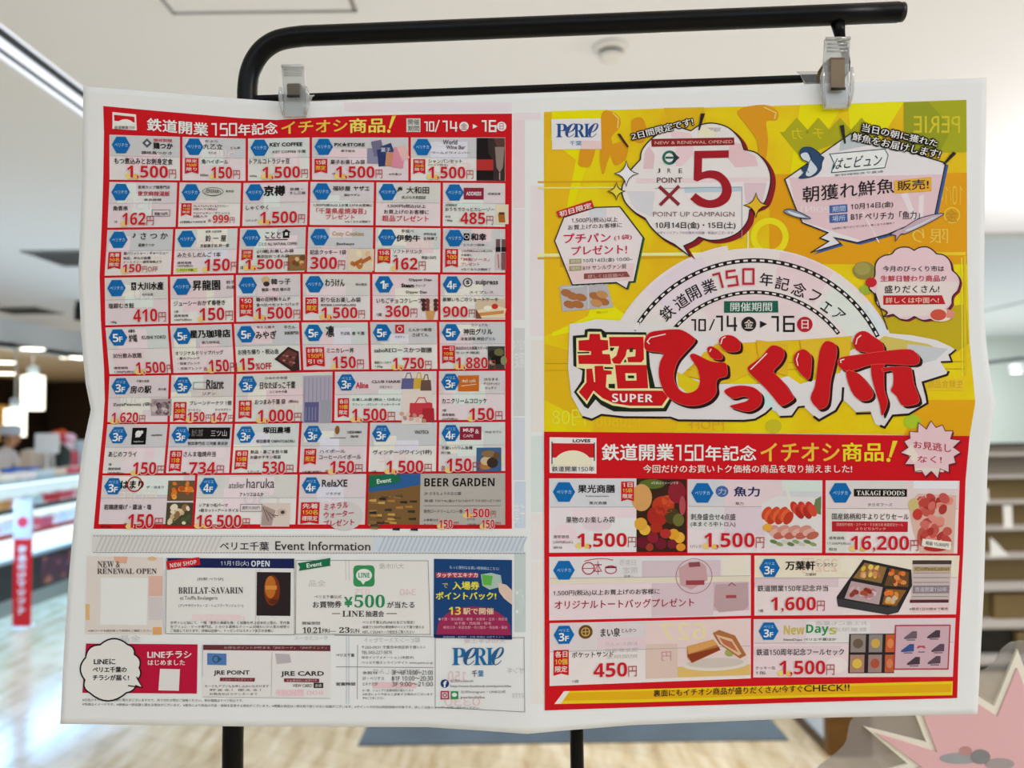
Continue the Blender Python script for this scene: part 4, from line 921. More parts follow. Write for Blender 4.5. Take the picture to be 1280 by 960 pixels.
cell(3, 4, '1', [('Dipper Dan', (46, 5, 74, 9), D_), ('Steam', (36, 11, 52, 16), KK, .04), ('クレープ', (54, 12, 66, 15), D_), ('Dipper Dan', (42, 20, 68, 24), D_)], [('いちごチョコクレープ', (5, 29, 62, 35)), ('1個', (5, 47, 11, 51))], [('360', 16, 46, 38, 52)], None, None, ex)
def ex(p, W_, H_, k):
    p.rect(44, 30 * k, W_ - .5, 54 * k, '#cdb79a', 4); p.poly([(46, 44 * k), (70, 38 * k), (82, 42 * k), (80, 53 * k), (50, 53 * k)], '#e2d0b0', 4.4); p.poly([(48, 47 * k), (79, 44 * k), (79, 48 * k), (49, 51 * k)], '#c98a4a', 4.7); p.ell(68, 39 * k, 4, 3.4 * k, '#c8352a', 5.2); p.poly([(44, 42 * k), (52, 54 * k), (44, 54 * k)], '#7a4a3a', 4.9); p.ell(59, 41 * k, 5, 3 * k, '#efe4d2', 5)
cell(3, 5, '4', [('ⓢ', (28, 4, 40, 15), D_), ('suipress', (44, 6, 72, 14), D_), ('スイプレス', (36, 20, 66, 23), D_)], [('新鮮いちごのショートケーキ', (3, 28, 72, 33))], [('900', 3, 34, 39, 52)], None, None, ex)
# row 5
cell(4, 0, '5', [('串', (28, 3, 36, 7), KK), ('炉端', (28, 9, 38, 18), D_), ('KUSHI YOKO', (44, 11, 74, 15), D_)], [('30分飲み放題', (6, 31, 42, 37)), ('通常価格', (6, 47, 24, 50)), ('1,980円(税込)', (6, 52, 32, 55))], [('1,500', 34, 71, 42, 55)])
cell(4, 1, '5', [('星乃珈琲店', (24, 6, 74, 15), KK, .05), ('星乃珈琲店', (38, 19, 60, 22), D_)], [('オリジナルドリップバッグ', (4, 30, 64, 35)), ('・星のブレンド', (6, 37, 34, 40)), ('・彗星ブレンド', (6, 43, 34, 46)), ('・月夜ブレンド', (6, 49, 36, 52)), ('各', (38, 49, 43, 54), '#a8423f')], [('150', 45, 70, 41, 55)])
def ex(p, W_, H_, k):
    p.poly([(48, 42 * k), (66, 28 * k), (79, 34 * k), (79, 56 * k), (70, 57 * k)], '#3a2624', 4.4); p.poly([(53, 42 * k), (66, 31 * k), (77, 36 * k), (70, 52 * k)], '#6a3a36', 4.8)
    for i in range(8): p.ell(60 + (i % 4) * 4, (38 + (i // 4) * 6 + (i % 4)) * k, 2, 1.4, ['#8b5a50', '#a8706a', '#4a2a28'][i % 3], 5.2, 0, 7)
cell(4, 2, '5', [('牛たん焼き', (28, 3, 50, 6), D_), ('みやぎ', (26, 9, 52, 18), KK, .03), ('牛たん', (62, 3, 76, 7), D_), ('炭焼専門店', (62, 10, 80, 14), D_)], [('お持ち帰り・税込会', (3, 30, 54, 36))], [('15', 4, 23, 40, 54, '')], None, None, lambda p, W_, H_, k: (ex(p, W_, H_, k), p.text('%OFF', (24, 46 * k, 44, 54 * k), PRICE, 6, .02)))
cell(4, 3, '5', [('凛', (30, 4, 40, 17), KK, .03), ('そば処', (48, 11, 60, 15), D_), ('凛 千葉', (62, 11, 78, 15), D_)], [('ミニカレー丼', (30, 30, 64, 36))], [('150', 37, 66, 40, 54)], (4, 29, 27, 52, ['お食事後', '150円', '引き']))
def ex(p, W_, H_, k):
    p.rect(31, 3 * k, 42, 13 * k, '#c0242e', 4.6); p.ring(36.5, 8 * k, 3, .8, '#ecd8d6', 5); p.text('サボテン', (30, 16 * k, 43, 19 * k), D_, 5)
cell(4, 4, '5', [('とんかつ新宿', (48, 7, 76, 11), D_), ('さぼてん', (52, 13, 72, 17), D_)], [('saboREロースかつ御膳', (4, 30, 76, 36)), ('国産ロースかつ', (4, 46, 25, 49)), ('120g', (4, 51, 14, 54))], [('1,750', 27, 66, 42, 55)], extra=ex)
def ex(p, W_, H_, k):
    p.rect(60, 29 * k, W_ - .5, 56 * k, '#3a4038', 4)
    for x_, y_, rx, ry, c_ in ((66, 38, 5, 5, '#2c241f'), (74, 36, 6, 5, '#6a6a40'), (72, 45, 8, 6, '#1d1a16'), (66, 48, 5, 4, '#b8b4a4'), (80, 46, 4, 6, '#8a8a60')): p.ell(x_, y_ * k, rx, ry * k * .9, c_, 4.5 + x_ * .01)
cell(4, 5, '5', [('神田グリル', (30, 8, 66, 15), KK, .03), ('カジュアル', (40, 2, 60, 5), D_), ('洋食酒場 神田グリル', (26, 18, 70, 22), D_)], [('赤丸印のたれ和風ステーキ', (20, 29, 60, 33)), ('ランチ限定', (20, 35, 50, 38))], [('1,880', 20, 60, 42, 55)], (3, 28, 19, 49, ['一日', '10食', '限定']), None, ex)
# row 6
cell(5, 0, 'e3', [('千葉の名産', (34, 5, 50, 8), D_), ('房の駅', (27, 12, 53, 21), KK, .03), ('房の駅', (62, 15, 72, 18), D_)], [('ZazaPeanuts (袋)', (6, 32, 54, 37))], [('1,620', 5, 38, 44, 56)], None, [((54, 28, 79, 48), ['#8f7a7e', '#6a5a5e', '#c9b8b4', '#7a3a48', '#4a3a3c'], 20, '#a89a98', 15)])
cell(5, 1, 'e3', [('Riant', (44, 6, 66, 17), D_, .02), ('リアン', (40, 21, 56, 24), D_)], [('プレーンドーナツ 1個', (24, 31, 76, 36)), ('テイクアウト', (56, 40, 76, 43)), ('イートイン', (22, 40, 38, 43))], [('150', 22, 43, 44, 55), ('147', 52, 71, 45, 55)], (4, 32, 20, 55, ['先着', '20名', '限定']), extra=lambda p, W_, H_, k: p.line([(28, 9 * k), (62, 9 * k), (62, 17 * k), (28, 17 * k)], .6, GREY, 5, True))
def ex(p, W_, H_, k):
    p.rect(84, 4 * k, 120, 58 * k, '#a9a3b2', 4)
    for i in range(7): p.line([(86 + i * 5, 6 * k), (86 + i * 5, 34 * k)], .8, '#8a84a0', 4.4)
    p.rect(86, 34 * k, 104, 57 * k, '#5f5e86', 4.6); p.rect(106, 32 * k, 119, 57 * k, '#9a9aa4', 4.6)
    for i in range(4): p.line([(88 + i * 4, 40 * k), (88 + i * 4, 55 * k)], 1, '#8a8aa8', 5)
cell(5, 2, 'e3', [('ひなたのお店', (36, 4, 64, 7), D_), ('日なたぼっこ千葉', (30, 10, 74, 18), D_, .03), ('ふくみや千葉', (42, 20, 64, 23), D_)], [('おつまみ千葉 袋', (24, 30, 62, 36)), ('(税込)', (66, 31, 78, 35))], [('1,000', 28, 72, 42, 56)], (4, 31, 20, 52, ['先着', '15袋', '限定']), None, ex)
def ex(p, W_, H_, k):
    p.text('Aline', (26, 12 * k, 42, 19 * k), '#c8384a', 5, .03); p.rect(84, 2 * k, 122, 60 * k, '#ded0c8', 3.8)
    for x_, y_, w_, h_, c_ in ((84, 8, 16, 12, '#5f5f8c'), (99, 8, 12, 12, '#c9a23c'), (108, 10, 12, 12, '#6a5048'), (94, 36, 28, 16, '#c23a44'), (110, 42, 14, 16, '#a82832')):
        p.poly([(x_, y_ * k), (x_ + w_, y_ * k), (x_ + w_ + 1, (y_ + h_) * k), (x_ - 1, (y_ + h_) * k)], c_, 4.4 + x_ * .005); p.line([(x_ + w_ * .25, y_ * k), (x_ + w_ * .4, (y_ - 6) * k), (x_ + w_ * .65, (y_ - 6) * k), (x_ + w_ * .75, y_ * k)], 1.2, c_, 4.6)
    for i in range(8): p.ell(84 + i * 4, (48 + (i * 5) % 9) * k, 3.2, 2.4, ['#c9a08c', '#b88a7a', '#d8c0a8'][i % 3], 5.4, i, 7)
cell(5, 3, 'e3', [('CLUB HARIE', (46, 10, 82, 13), D_), ('メルシャン', (56, 16, 72, 19), D_)], [('お楽しみ袋 (税込・10点入)', (22, 30, 82, 34)), ('マフィン・パウンド・クッキーケーキ', (22, 36, 82, 39))], [('1,500', 22, 65, 42, 56)], (4, 30, 18, 52, ['各日', '10個', '限定']), None, ex)
def ex(p, W_, H_, k):
    p.rect(24, 5 * k, 50, 23 * k, '#c8681f', 4.6); p.text('deli café', (29, 9 * k, 46, 13 * k), '#f2e2cc', 5.4); p.line([(28, 17 * k), (47, 15 * k)], 1, '#e8c49a', 5.4)
cell(5, 4, 'e3', [('はなまる', (57, 8, 74, 11), D_), ('デリカテッセン', (56, 13, 76, 16), D_), ('キッチン', (58, 18, 72, 21), D_)], [('カニクリームコロッケ', (4, 31, 60, 37)), ('1個', (4, 43, 9, 46)), ('通常価格', (4, 48, 20, 51)), ('200円(税込)', (4, 53, 24, 56))], [('150', 38, 69, 42, 56)], extra=ex)
# row 7
def ex(p, W_, H_, k):
    p.rect(32, 4 * k, 50, 23 * k, '#161212', 4.6); p.ell(40, 11 * k, 4, 4 * k, '#d9d6d2', 5); p.ell(44, 9 * k, 2, 2 * k, '#d9d6d2', 5.1); p.line([(37, 15 * k), (39, 10 * k)], 1.6, '#d9d6d2', 5.2); p.text('septième', (35, 18.5 * k, 47, 21 * k), '#c9c6c2', 5.2)
cell(6, 0, 'e3', [('septième', (56, 11, 70, 14), D_)], [('あじのフライ', (5, 31, 40, 37)), ('1枚', (6, 44, 10, 47)), ('通常価格', (6, 49, 22, 52)), ('180円(税込)', (6, 54, 26, 57))], [('150', 37, 66, 43, 57)], extra=ex)
def ex(p, W_, H_, k):
    p.rect(24, 4 * k, 76, 17 * k, '#171313', 4.6); p.text('魚がし惣菜', (28, 6 * k, 42, 14 * k), '#8a8480', 5.4); p.text('三ツ山', (52, 7 * k, 72, 14 * k), '#cfc9c4', 5.4)
cell(6, 1, 'e3', [('惣菜専門店 三河屋 東京店', (24, 20, 74, 24), D_)], [('さんま塩焼弁当', (20, 31, 60, 37)), ('1個', (20, 54, 25, 57))], [('734', 28, 61, 43, 57)], (3, 30, 18, 54, ['各日', '15食', '限定']), extra=ex)
cell(6, 2, 'e3', [('塚田農場', (36, 4, 70, 11), KK, .05), ('塚田農場 OBENTO&DELI', (28, 18, 76, 22), D_)], [('新品・黒ごま担々麺', (22, 30, 68, 34)), ('お昼のチキン南蛮', (22, 36, 60, 40)), ('1パック', (20, 53, 34, 57))], [('530', 38, 66, 43, 57)], (3, 30, 19, 52, ['各日', '15個', '限定']))
def ex(p, W_, H_, k):
    p.ell(45, 8 * k, 3, 5 * k, '#8a5a2c', 4.8); p.line([(36, 17 * k), (56, 17 * k)], .8, '#6a5a50', 5)
cell(6, 3, 'e3', [('UESHIMA', (58, 9, 76, 12), D_), ('珈琲', (62, 14, 72, 17), D_)], [('ハイボール', (24, 30, 56, 34)), ('コーヒーハイボール', (24, 36, 76, 41)), ('1名様1杯限り', (4, 54, 28, 57)), ('各', (32, 53, 37, 57), '#a8423f')], [('150', 38, 68, 43, 57)], (5, 29, 20, 47, ['150杯', '限定']), extra=ex)
cell(6, 4, 'e3', [('VINOTECA', (56, 9, 74, 13), D_)], [('ヴィンテージワイン(1杯)', (5, 31, 78, 37)), ('1杯', (4, 54, 10, 57))], [('1,500', 22, 68, 43, 57)])
def ex(p, W_, H_, k):
    p.rect(26, 5 * k, 53, 20 * k, '#8e1f36', 4.6); p.text('MUJI', (30, 7 * k, 43, 12 * k), '#eed8dc', 5.4, .03); p.text('CAFE', (30, 14 * k, 43, 17 * k), '#eed8dc', 5.4); p.text('&', (45, 8 * k, 50, 13 * k), '#eed8dc', 5.4)
    p.rect(47, 29 * k, 78, 56 * k, '#3f5f86', 4)
    for x_, y_, rx, ry, c_ in ((62, 36, 9, 4, '#8a6a44'), (60, 44, 8, 5, '#c9b08a'), (67, 46, 7, 6, '#3a2c22'), (58, 50, 8, 4, '#a8743c'), (72, 38, 4, 4, '#6a4a2e')): p.ell(x_, y_ * k, rx, ry * k, c_, 4.5 + x_ * .01)
    p.ell(W_ - 6, 42 * k, 4, 6 * k, '#e2d6a0', 3.9)
cell(6, 5, 'e4', [('MUJI カフェ', (58, 10, 78, 13), D_)], [('不揃いバウム各種', (3, 27, 42, 31)), ('約1個', (3, 33, 14, 36)), ('各', (3, 49, 9, 55), '#a8423f')], [('150', 10, 41, 41, 56)], None, None, ex)
# row 8
def ex(p, W_, H_, k):
    p.ring(41, 10 * k, 9, 1.6, '#b5242e', 5); p.text('はまり', (24, 6 * k, 52, 15 * k), KK, 5.6, .05)
cell(7, 0, 'e3', [('ザ・はまり', (56, 12, 78, 15), D_)], [('若鶏唐揚げ・醤油・塩', (5, 33, 64, 39)), ('各100g', (3, 57, 16, 60)), ('各', (31, 54, 36, 59), '#a8423f')], [('150', 36, 68, 44, 60)], None, [((83, 6, 116, 29), ['#b5521f', '#d8772c', '#8f3a18', '#e0a24a'], 16, '#6a5238', 21), ((83, 31, 116, 57), ['#c9a884', '#d9c4a0', '#8a6a44', '#4a5a34', '#e2d2b8'], 14, '#4a4430', 22)], ex)
def ex(p, W_, H_, k):
    p.rect(82, 32 * k, 118, 58 * k, '#d6c6bc', 4); p.poly([(84, 34 * k), (100, 40 * k), (96, 57 * k), (83, 57 * k)], '#a8938c', 4.4); p.ell(108, 42 * k, 6, 4 * k, '#c9b0a6', 4.6); p.ell(109, 42 * k, 2.6, 2 * k, '#4a3a38', 5)
    for i in range(4): p.line([(84 + i * 4, (36 + i * 3) * k), (92 + i * 4, (52 - i * 2) * k)], 1, '#6a5650', 5)
    p.line([(56, 33 * k), (83, 33 * k), (83, 41 * k), (56, 41 * k)], .6, GREY, 5, True); p.text('通常15,000円', (58, 35 * k, 80, 39 * k), D_, 5)
cell(7, 1, 'e4', [('atelier', (40, 8, 60, 15), '#5f5a58', 0), ('haruka', (62, 4, 97, 15), '#3f3a38', 0), ('アトリエはるか', (54, 20, 84, 24), D_)], [('シアまつ毛パーマ', (4, 32, 40, 36)), ('+眉カット+アートネイル', (4, 38, 54, 42))], [('16,500', 2, 58, 45, 59)], None, None, ex)
cell(7, 2, 'e4', [('RelaXE', (28, 6, 60, 14), D_, .02), ('リラクゼ', (34, 20, 52, 23), D_)], [], [], (3, 31, 26, 55, ['先着', '150名', '様限定']), None, lambda p, W_, H_, k: [p.ell(58, 46 * k, 23, 16 * k, '#cdc8c4', 3.4), p.text('ミネラル', [(32, 33 * k), (62, 30 * k), (62, 37 * k), (32, 40 * k)], '#c02f52', 5.5, .03), p.text('ウォーター', [(32, 42 * k), (69, 39 * k), (69, 46 * k), (32, 49 * k)], '#c02f52', 5.5, .03), p.text('プレゼント', [(32, 51 * k), (70, 49 * k), (70, 56 * k), (32, 58 * k)], '#c02f52', 5.5, .03)])
def ex(p, W_, H_, k):
    p.rect(0, 0, 65, H_, '#7a5a34', 3.8); p.poly([(18, 0.3), (65, .3), (65, 12 * k), (40, 16 * k), (0.3, 20 * k), (.3, 14 * k)], '#2f5d94', 4.2)
    r_ = random.Random(9)
    for i in range(40):
        y = r_.uniform(20, 60)
        x_ = r_.uniform(1, 54); p.poly([(x_, y * k), (x_ + 9, (y + r_.uniform(-1, 1)) * k), (x_ + 9, (y + 2.5) * k), (x_, (y + 2) * k)], ['#3a3428', '#a87a3c', '#5f4a30', '#8a6a44', '#c29a54', '#2c2a2c'][i % 6], 4.5 + .05 * (i % 9))
    p.poly([(0, 2 * k), (38, .5), (40, 9 * k), (1, 15 * k)], '#1f6a4c', 5.5); p.text('Event', [(10, 6 * k), (28, 4 * k), (28.5, 9 * k), (10.5, 11 * k)], '#cfe0d6', 6, .02)
    p.rect(65, 0, W_, H_, '#b3aca4', 3.9)
    p.text(boldsans('BEER GARDEN'), (70, 5 * k, 158, 14 * k), '#171212', 5); p.text('2F さきちょうの丘公園', (70, 20 * k, 116, 23.5 * k), D_, 5); p.text('毎週 10/14(金)/15/16/17 12:00~21:00', (70, 28 * k, 166, 31.5 * k), D_, 5)
    p.line([(69, 35 * k), (166, 35 * k)], .5, GREY, 5)
    p.text('焼売ロードリームパン一種', (70, 39 * k, 118, 43 * k), D_, 5); p.text('お食事付き', (70, 49 * k, 88, 52 * k), D_, 5); p.text('セット', (70, 54 * k, 82, 57 * k), D_, 5); p.text('ビール', (124, 48 * k, 134, 51 * k), D_, 5); p.text('1杯(税込)', (124, 54 * k, 140, 57 * k), D_, 5)
cell(7, 3, None, [], [], [('1,500', 121, 152, 38, 47), ('150', 89, 106, 50, 59), ('150', 142, 158, 50, 59)], None, None, ex)

# ---------------------------------------------------------------- lower part of the left page
ev = Print('event_strip')
ev.poly([(115, 668), (420, 668.5), (655, 671), (655, 692), (420, 691.5), (115, 690.5)], '#d6d3cf', 2)
for i in range(94):
    x = 119 + i * 5.7
    if not 268 < x < 470: ev.poly([(x, 689), (x + 2.2, 689), (x + 10, 671), (x + 7.8, 671)], '#c4bfbb' if x < 460 else '#b4bfcc', 2.5)
ev.poly([(466, 671), (655, 671.5), (655, 691.5), (466, 690.5)], '#ccd2da', 2.3)
for y in (670, 690.5):
    for i in range(150): ev.line([(117 + i * 3.6, y + (i / 150) * 1.2), (119.2 + i * 3.6, y + (i / 150) * 1.2)], .8, '#7a7573', 3)
ev.text('ペリエ千葉', [(275, 677), (336, 677.4), (336, 688.4), (275, 687.6)], '#3a3534', 4, .02); ev.text('Event Information', [(344, 676.5), (463, 677.5), (463, 688.3), (344, 687.6)], '#3a3534', 4, .01)
ev.build()

q_ = Print('renewal_panel')
q_.poly([(109, 695.5), (204, 697), (203, 793), (106, 792)], '#ddd2c9', 2); q_.poly([(142, 696), (160, 696), (158, 704), (144, 703)], '#dfa88f', 2.6); q_.ell(190, 698.5, 6, 2.6, '#d9b487', 2.6)
q_.rect(186, 720, 203, 745, '#d9b0a0', 2.6); q_.rect(186, 746, 203, 775, '#cfc6c4', 2.7); q_.rect(107, 755, 112, 775, '#dcb27c', 2.6); q_.rect(191, 784, 202, 793, '#dda465', 3)
q_.poly([(126, 722), (185, 722.5), (183.5, 781.5), (125, 781)], '#e8e4e0', 3)
q_.text(boldserif('NEW &'), (122, 701.5, 150, 709.5), '#5a4a44', 4); q_.text(boldserif('RENEWAL OPEN'), (121.5, 710.5, 196, 717.5), '#4a3c38', 4)
q_.text('※QRコードを読み取って詳細をご確認ください', (110, 787, 190, 790), D_, 4)
q_.build()

n_ = Print('new_shop_panel')
n_.poly([(208, 698), (368.5, 698.5), (368, 793.5), (207, 792)], '#dfddd8', 2); n_.line([(208, 698), (368, 698.5), (368, 793.5), (207, 792)], .6, GREY, 2.6, True)
n_.poly([(209, 697.5), (367.5, 698.5), (367.5, 710.5), (209, 709.5)], '#1d2450', 3); n_.text('11月1日(火)', (276, 701, 311, 708), '#cfd2dc', 4); n_.text(boldsans('OPEN'), (314, 700.8, 337, 708.2), '#dcdee4', 4)
n_.text('[柏駅 ぺり5F]', (247, 722, 279, 726), D_, 4)
n_.text(boldserif('BRILLAT'), (223, 734, 260, 742), '#3f3b3a', 4); n_.text(boldserif('-SAVARIN'), (261, 734, 304, 742), '#3f3b3a', 4); n_.text('et Tsuffle Boulangerie', (225, 745, 272, 751), '#5a5552', 4)
n_.text('(ブリヤサヴァラン・エ・トュフブーランジェリー)', (223, 755, 304, 759.5), D_, 4)
for i, t in enumerate(('世界トレビ誌にて、一躍「東京の高級な食」と話題を呼ぶ日本初上陸の、手作業', '生ブリュレ・ケーキ専門店。とろける濃厚なクリームの味わいが人気の秘密と', 'ご用意しております。詳細は店頭へ。トッピングはスタッフまでお気軽に')): n_.text(t, (213, 776.5 + i * 5, 362 - 20 * (i == 2), 780.3 + i * 5), D_, 4)
o_ = n_.build()
f_ = Print('product_photo', o_); f_.poly([(321, 715), (363.5, 715.5), (363, 770), (320.5, 769.5)], '#2c2325', 3); f_.ell(340, 738, 10, 19, '#7a3516', 3.6); f_.ell(338, 734, 7, 14, '#b86a2a', 4); f_.rect(332, 732, 346, 737, '#d0873c', 4.4); f_.ell(342, 752, 6, 3, '#5a2a1a', 4.6); f_.build()
rb_ = Print('ribbon', o_); rb_.poly([(208, 701.5), (249, 696.5), (250.5, 706), (209, 712.5)], '#c4202c', 5); rb_.text(boldsans('NEW SHOP'), [(212, 704.5), (245, 699.8), (246, 704.8), (213, 709.8)], '#eccfca', 6); rb_.build()

e_ = Print('lottery_panel')
e_.poly([(368.5, 699.5), (536, 700), (539, 793.5), (368.5, 793.5)], '#e2dfd9', 2); e_.line([(370, 700.5), (535, 701), (538, 793), (369.5, 792.8)], .6, GREY, 2.6, True); e_.line([(432, 701), (432.5, 725)], .5, '#b5b0ac', 2.6); e_.line([(436, 701), (436.5, 725)], .5, '#b5b0ac', 2.6)
e_.text('ペリエ千葉公式', (393, 744, 427, 748), D_, 4); e_.text('お買物券', [(391, 752), (427, 751), (427, 759.5), (391, 760)], '#2f2a29', 4, .02)
e_.text('¥', (430, 746, 441, 759), '#3c8a5e', 4, .03)
e_.text('\U0001D7D3\U0001D7CE\U0001D7CE', (443, 743.5, 481, 759.5), '#2f8a58', 4)
e_.text('が当たる', [(484, 752), (518, 752), (518, 760), (484, 760)], '#2f2a29', 4, .02)
e_.line([(415, 767), (425, 767)], .8, D_, 4); e_.text(boldserif('LINE'), (428, 763.5, 455, 771), '#3a3534', 4); e_.text('抽選会', [(457, 763.5), (480, 763.5), (480, 771), (457, 771)], '#3a3534', 4, .02); e_.line([(483, 767), (496, 767)], .8, D_, 4)
e_.text('開催期間', (378, 777, 400, 781), D_, 4); e_.text('\U0001D7CF\U0001D7CE.\U0001D7D0\U0001D7CF', (378.5, 784, 402, 791.5), '#2a2524', 4); e_.text('FRI—', (403, 786, 420, 791), '#2a2524', 4); e_.text('\U0001D7D0\U0001D7D1', (424, 784, 437, 791), '#2a2524', 4); e_.text('SUN', (438, 786, 449, 791), '#2a2524', 4)
for i, t in enumerate(('ペリエ千葉公式LINEお友だち限定！', '抽選で1,500円分買物券がペリエ千葉で使える', '※詳しくはLINEトーク配信をご覧ください')): e_.text(t, (453, 776 + i * 6, 518 + 12 * (i == 1), 779.8 + i * 6), D_, 4)
o_ = e_.build()
ic = Print('chat_icon', o_); ic.poly(smooth_closed([(443, 708), (455, 706.8), (467, 708), (468, 720), (467, 732), (455, 733), (443, 732), (442, 720)], 4), '#3a8f55', 4); ic.ell(455, 719, 10, 8, '#e8e6e0', 5); ic.poly([(450, 725), (458, 725), (454, 731)], '#e8e6e0', 5); ic.text(boldsans('LINE'), (448, 716, 462, 722), '#3a8f55', 6); ic.build()
rb_ = Print('ribbon', o_); rb_.poly([(372, 704), (413, 697.5), (412.5, 706), (414, 707), (373.5, 713.5), (375, 709)], '#1d6b48', 5); rb_.text('Event', [(383, 704.5), (402, 701.5), (402.5, 707), (383.5, 710)], '#d9e6dc', 6, .02); rb_.build()

bl = Print('points_panel')
bl.poly([(542.5, 698.5), (640, 700), (640, 799.5), (542, 797)], '#1c4376', 3); bl.poly([(545, 797), (548, 778)] + [(592 + 44 * math.cos(a), 784 - 26 * math.sin(a)) for a in (PI - PI * k / 12 for k in range(1, 12))] + [(637, 780), (639, 798)], '#9c2c54', 3.6)
bl.poly([(542, 793), (640, 794), (640, 799.5), (542, 797)], '#1a2650', 4)
bl.text('もっと便利なお買い得情報はこちら!', [(562, 707), (624, 709), (624, 713), (562, 711)], '#b9cbe0', 4.4)
bl.poly([(545, 715.5), (598, 716), (598, 722), (545, 722)], '#b03a52', 4); bl.text('タッチでエキナカ', (546, 716, 597, 721.8), '#ecd9d6', 4.6, .03)
bl.text('で', (553, 729, 560, 735), '#d9c93c', 4.4); bl.text('入場券', (566, 727, 599, 737), '#e2d83a', 4.4, .05); bl.text('ポイントバック!', (545, 740, 620, 749.5), '#e2d83a', 4.4, .05)
bl.text(boldnum('13'), (561, 758.5, 576, 768.5), '#e6d23c', 5); bl.text('駅で開催', (579, 760, 617, 768), '#e0c4a0', 5, .04)
for i, t in enumerate(('●千葉・海浜幕張・蘇我・木更津・五井・津田沼', '本千葉・西船橋・稲毛', '検見川浜・新習志野・市川塩浜・南船橋・幕張')): bl.text(t, (548 + 20 * (i == 1) + 6 * (i == 2), 772 + i * 5.2, 634 - 20 * (i == 1), 775.8 + i * 5.2), '#d9a8b0', 5)
bl.text('開催期間・駅構内・対象 詳細は 公式サイトへ', (554, 795, 630, 797.5), '#a8b4cc', 5)
o_ = bl.build()
f_ = Print('product_photo', o_); f_.poly([(601, 718), (614, 716), (626, 719), (628, 733), (612, 737), (603, 732)], '#a9bcb2', 5); f_.poly([(602, 718), (616, 720), (614, 732), (604, 731)], '#5fae46', 5.4); f_.poly([(622, 728), (633, 731), (640, 738), (640, 756), (630, 748), (624, 740)], '#d9bfae', 5.6); f_.build()

ln = Print('chat_leaflet_panel')
ln.poly([(107.5, 804.5), (247, 805.5), (246, 867), (103, 866)], '#b8163a', 3)
cl_ = scallop([(125, 806), (160, 806), (168, 818), (174, 835), (171, 850), (158, 866), (112, 866), (106, 850), (107, 822)], .22, 8)
ln.poly(cl_, '#e2ded9', 4.2); ln.line(cl_, 1.9, KK, 4.4, True); ln.poly([(158, 852), (170, 844), (178, 859)], '#e2ded9', 4.6); ln.line([(160, 857), (178, 859.5), (170.5, 846)], 1.5, KK, 4.8)
for i, (t, x) in enumerate((('LINEに', 144), ('ペリエ千葉の', 158), ('チラシが届く!', 161))): ln.text(t, (116 + (1.5 if i == 0 else 0), 823.5 + i * 10, x, 830.5 + i * 10), '#2d2827', 5.5, .045)
ln.text('LINEチラシ', (184.5, 814, 239, 822.5), '#ecdad8', 5, .05); ln.text('はじめました', (185, 825, 231, 831.5), '#ecdad8', 5, .03)
ln.poly([(200, 836), (225, 836.5), (223.5, 863.5), (198, 863)], '#ded9d6', 5)
ln.build()

jr = Print('point_card_panel')
jr.poly([(254, 806), (413, 806.5), (413, 873), (252.5, 871)], '#e0dbd8', 2); jr.poly([(254, 806), (413, 806.5), (413, 814), (254, 812.5)], '#6a3238', 3); jr.text('お得なポイントが貯まる「JREカード」「JREポイント」', (280, 808, 408, 811.5), '#c9a8a8', 4)
jr.line([(340, 815), (339, 870)], .5, '#a8a29e', 3); jr.line([(254, 871), (413, 873)], .5, '#a8a29e', 3); jr.line([(253, 846), (253, 806)], .8, '#b8c4dc', 3)
jr.poly([(259, 816.5), (283, 817), (283, 831.5), (259, 831)], '#5478b0', 3.4); jr.ring(270, 824, 4, 1.4, '#2a5a6a', 4); jr.poly([(272, 820), (278, 824), (272, 828)], '#2a5a6a', 4); jr.poly([(344, 817), (362, 818), (364, 828), (346, 830)], '#b8aeb2', 3.4)
jr.text('JRE POINT', (267, 838, 312, 845), '#2f2a29', 4, .02); jr.poly([(275, 847), (319, 847.5), (318, 852), (275, 851.5)], '#7a2c34', 4); jr.text('JRE CARD', (351, 839, 405, 846.5), '#2f2a29', 4, .02); jr.poly([(355, 848), (399, 848.5), (399, 853), (355, 852.5)], '#7a2c34', 4); jr.text('このカードでポイント', (278, 848.2, 315, 851), '#d9b8b8', 5); jr.text('年会費無料入会受付中', (358, 849.2, 396, 852), '#d9b8b8', 5)
jr.text('カードもアプリもお申し込みいただけます', (256, 856, 336, 859.5), D_, 4); jr.text('貯まる！使える！', (262, 861, 326, 864), D_, 4); jr.text('お問合せはカウンターまで', (262, 866, 322, 869), D_, 4)
jr.text('VIEW CARD', (366, 855, 390, 859), D_, 4); jr.rect(392, 853.5, 404, 860, '#2c2828', 4); jr.text('新規', (394, 855, 402, 859), '#d9d6d2', 5); jr.text('800 円OFF', (404, 863, 345, 869), '#e2b4ba', 3)
jr.build()

it = Print('opening_hours_table')
it.line([(418, 794), (541, 796)], .6, GREY, 3); it.line([(420, 833.5), (542, 834.5)], .6, GREY, 3); it.line([(447, 806), (446.5, 874)], .5, GREY, 3); it.line([(433, 795), (433, 880)], .5, '#9aa2b8', 3); it.line([(436, 795), (436, 880)], .5, '#9aa2b8', 3); it.line([(544, 797), (544, 884)], .6, GREY, 3); it.line([(655, 797), (656, 890)], .6, GREY, 3); it.line([(544, 797.5), (656, 797)], .6, GREY, 3); it.line([(544, 884), (656, 890)], .6, GREY, 3)
it.text('ペリエ千葉', (420, 817, 443, 821), '#2d2827', 4, .02); it.text('営業時間', (420, 853, 444, 857), '#2d2827', 4, .03)
for i, t in enumerate(('〒260-0031 千葉市中央区新千葉1-1-1', 'TEL.043-227-9876', '総合インフォメーション(本館3F)', 'ペリエ千葉オンラインサイト www.perie.co.jp')): it.text(t, (452, 807 + i * 6.5, (531, 490, 517, 541)[i], 811 + i * 6.5), D_, 4)
it.rect(466, 853, 520, 860, '#e8c0c4', 3)
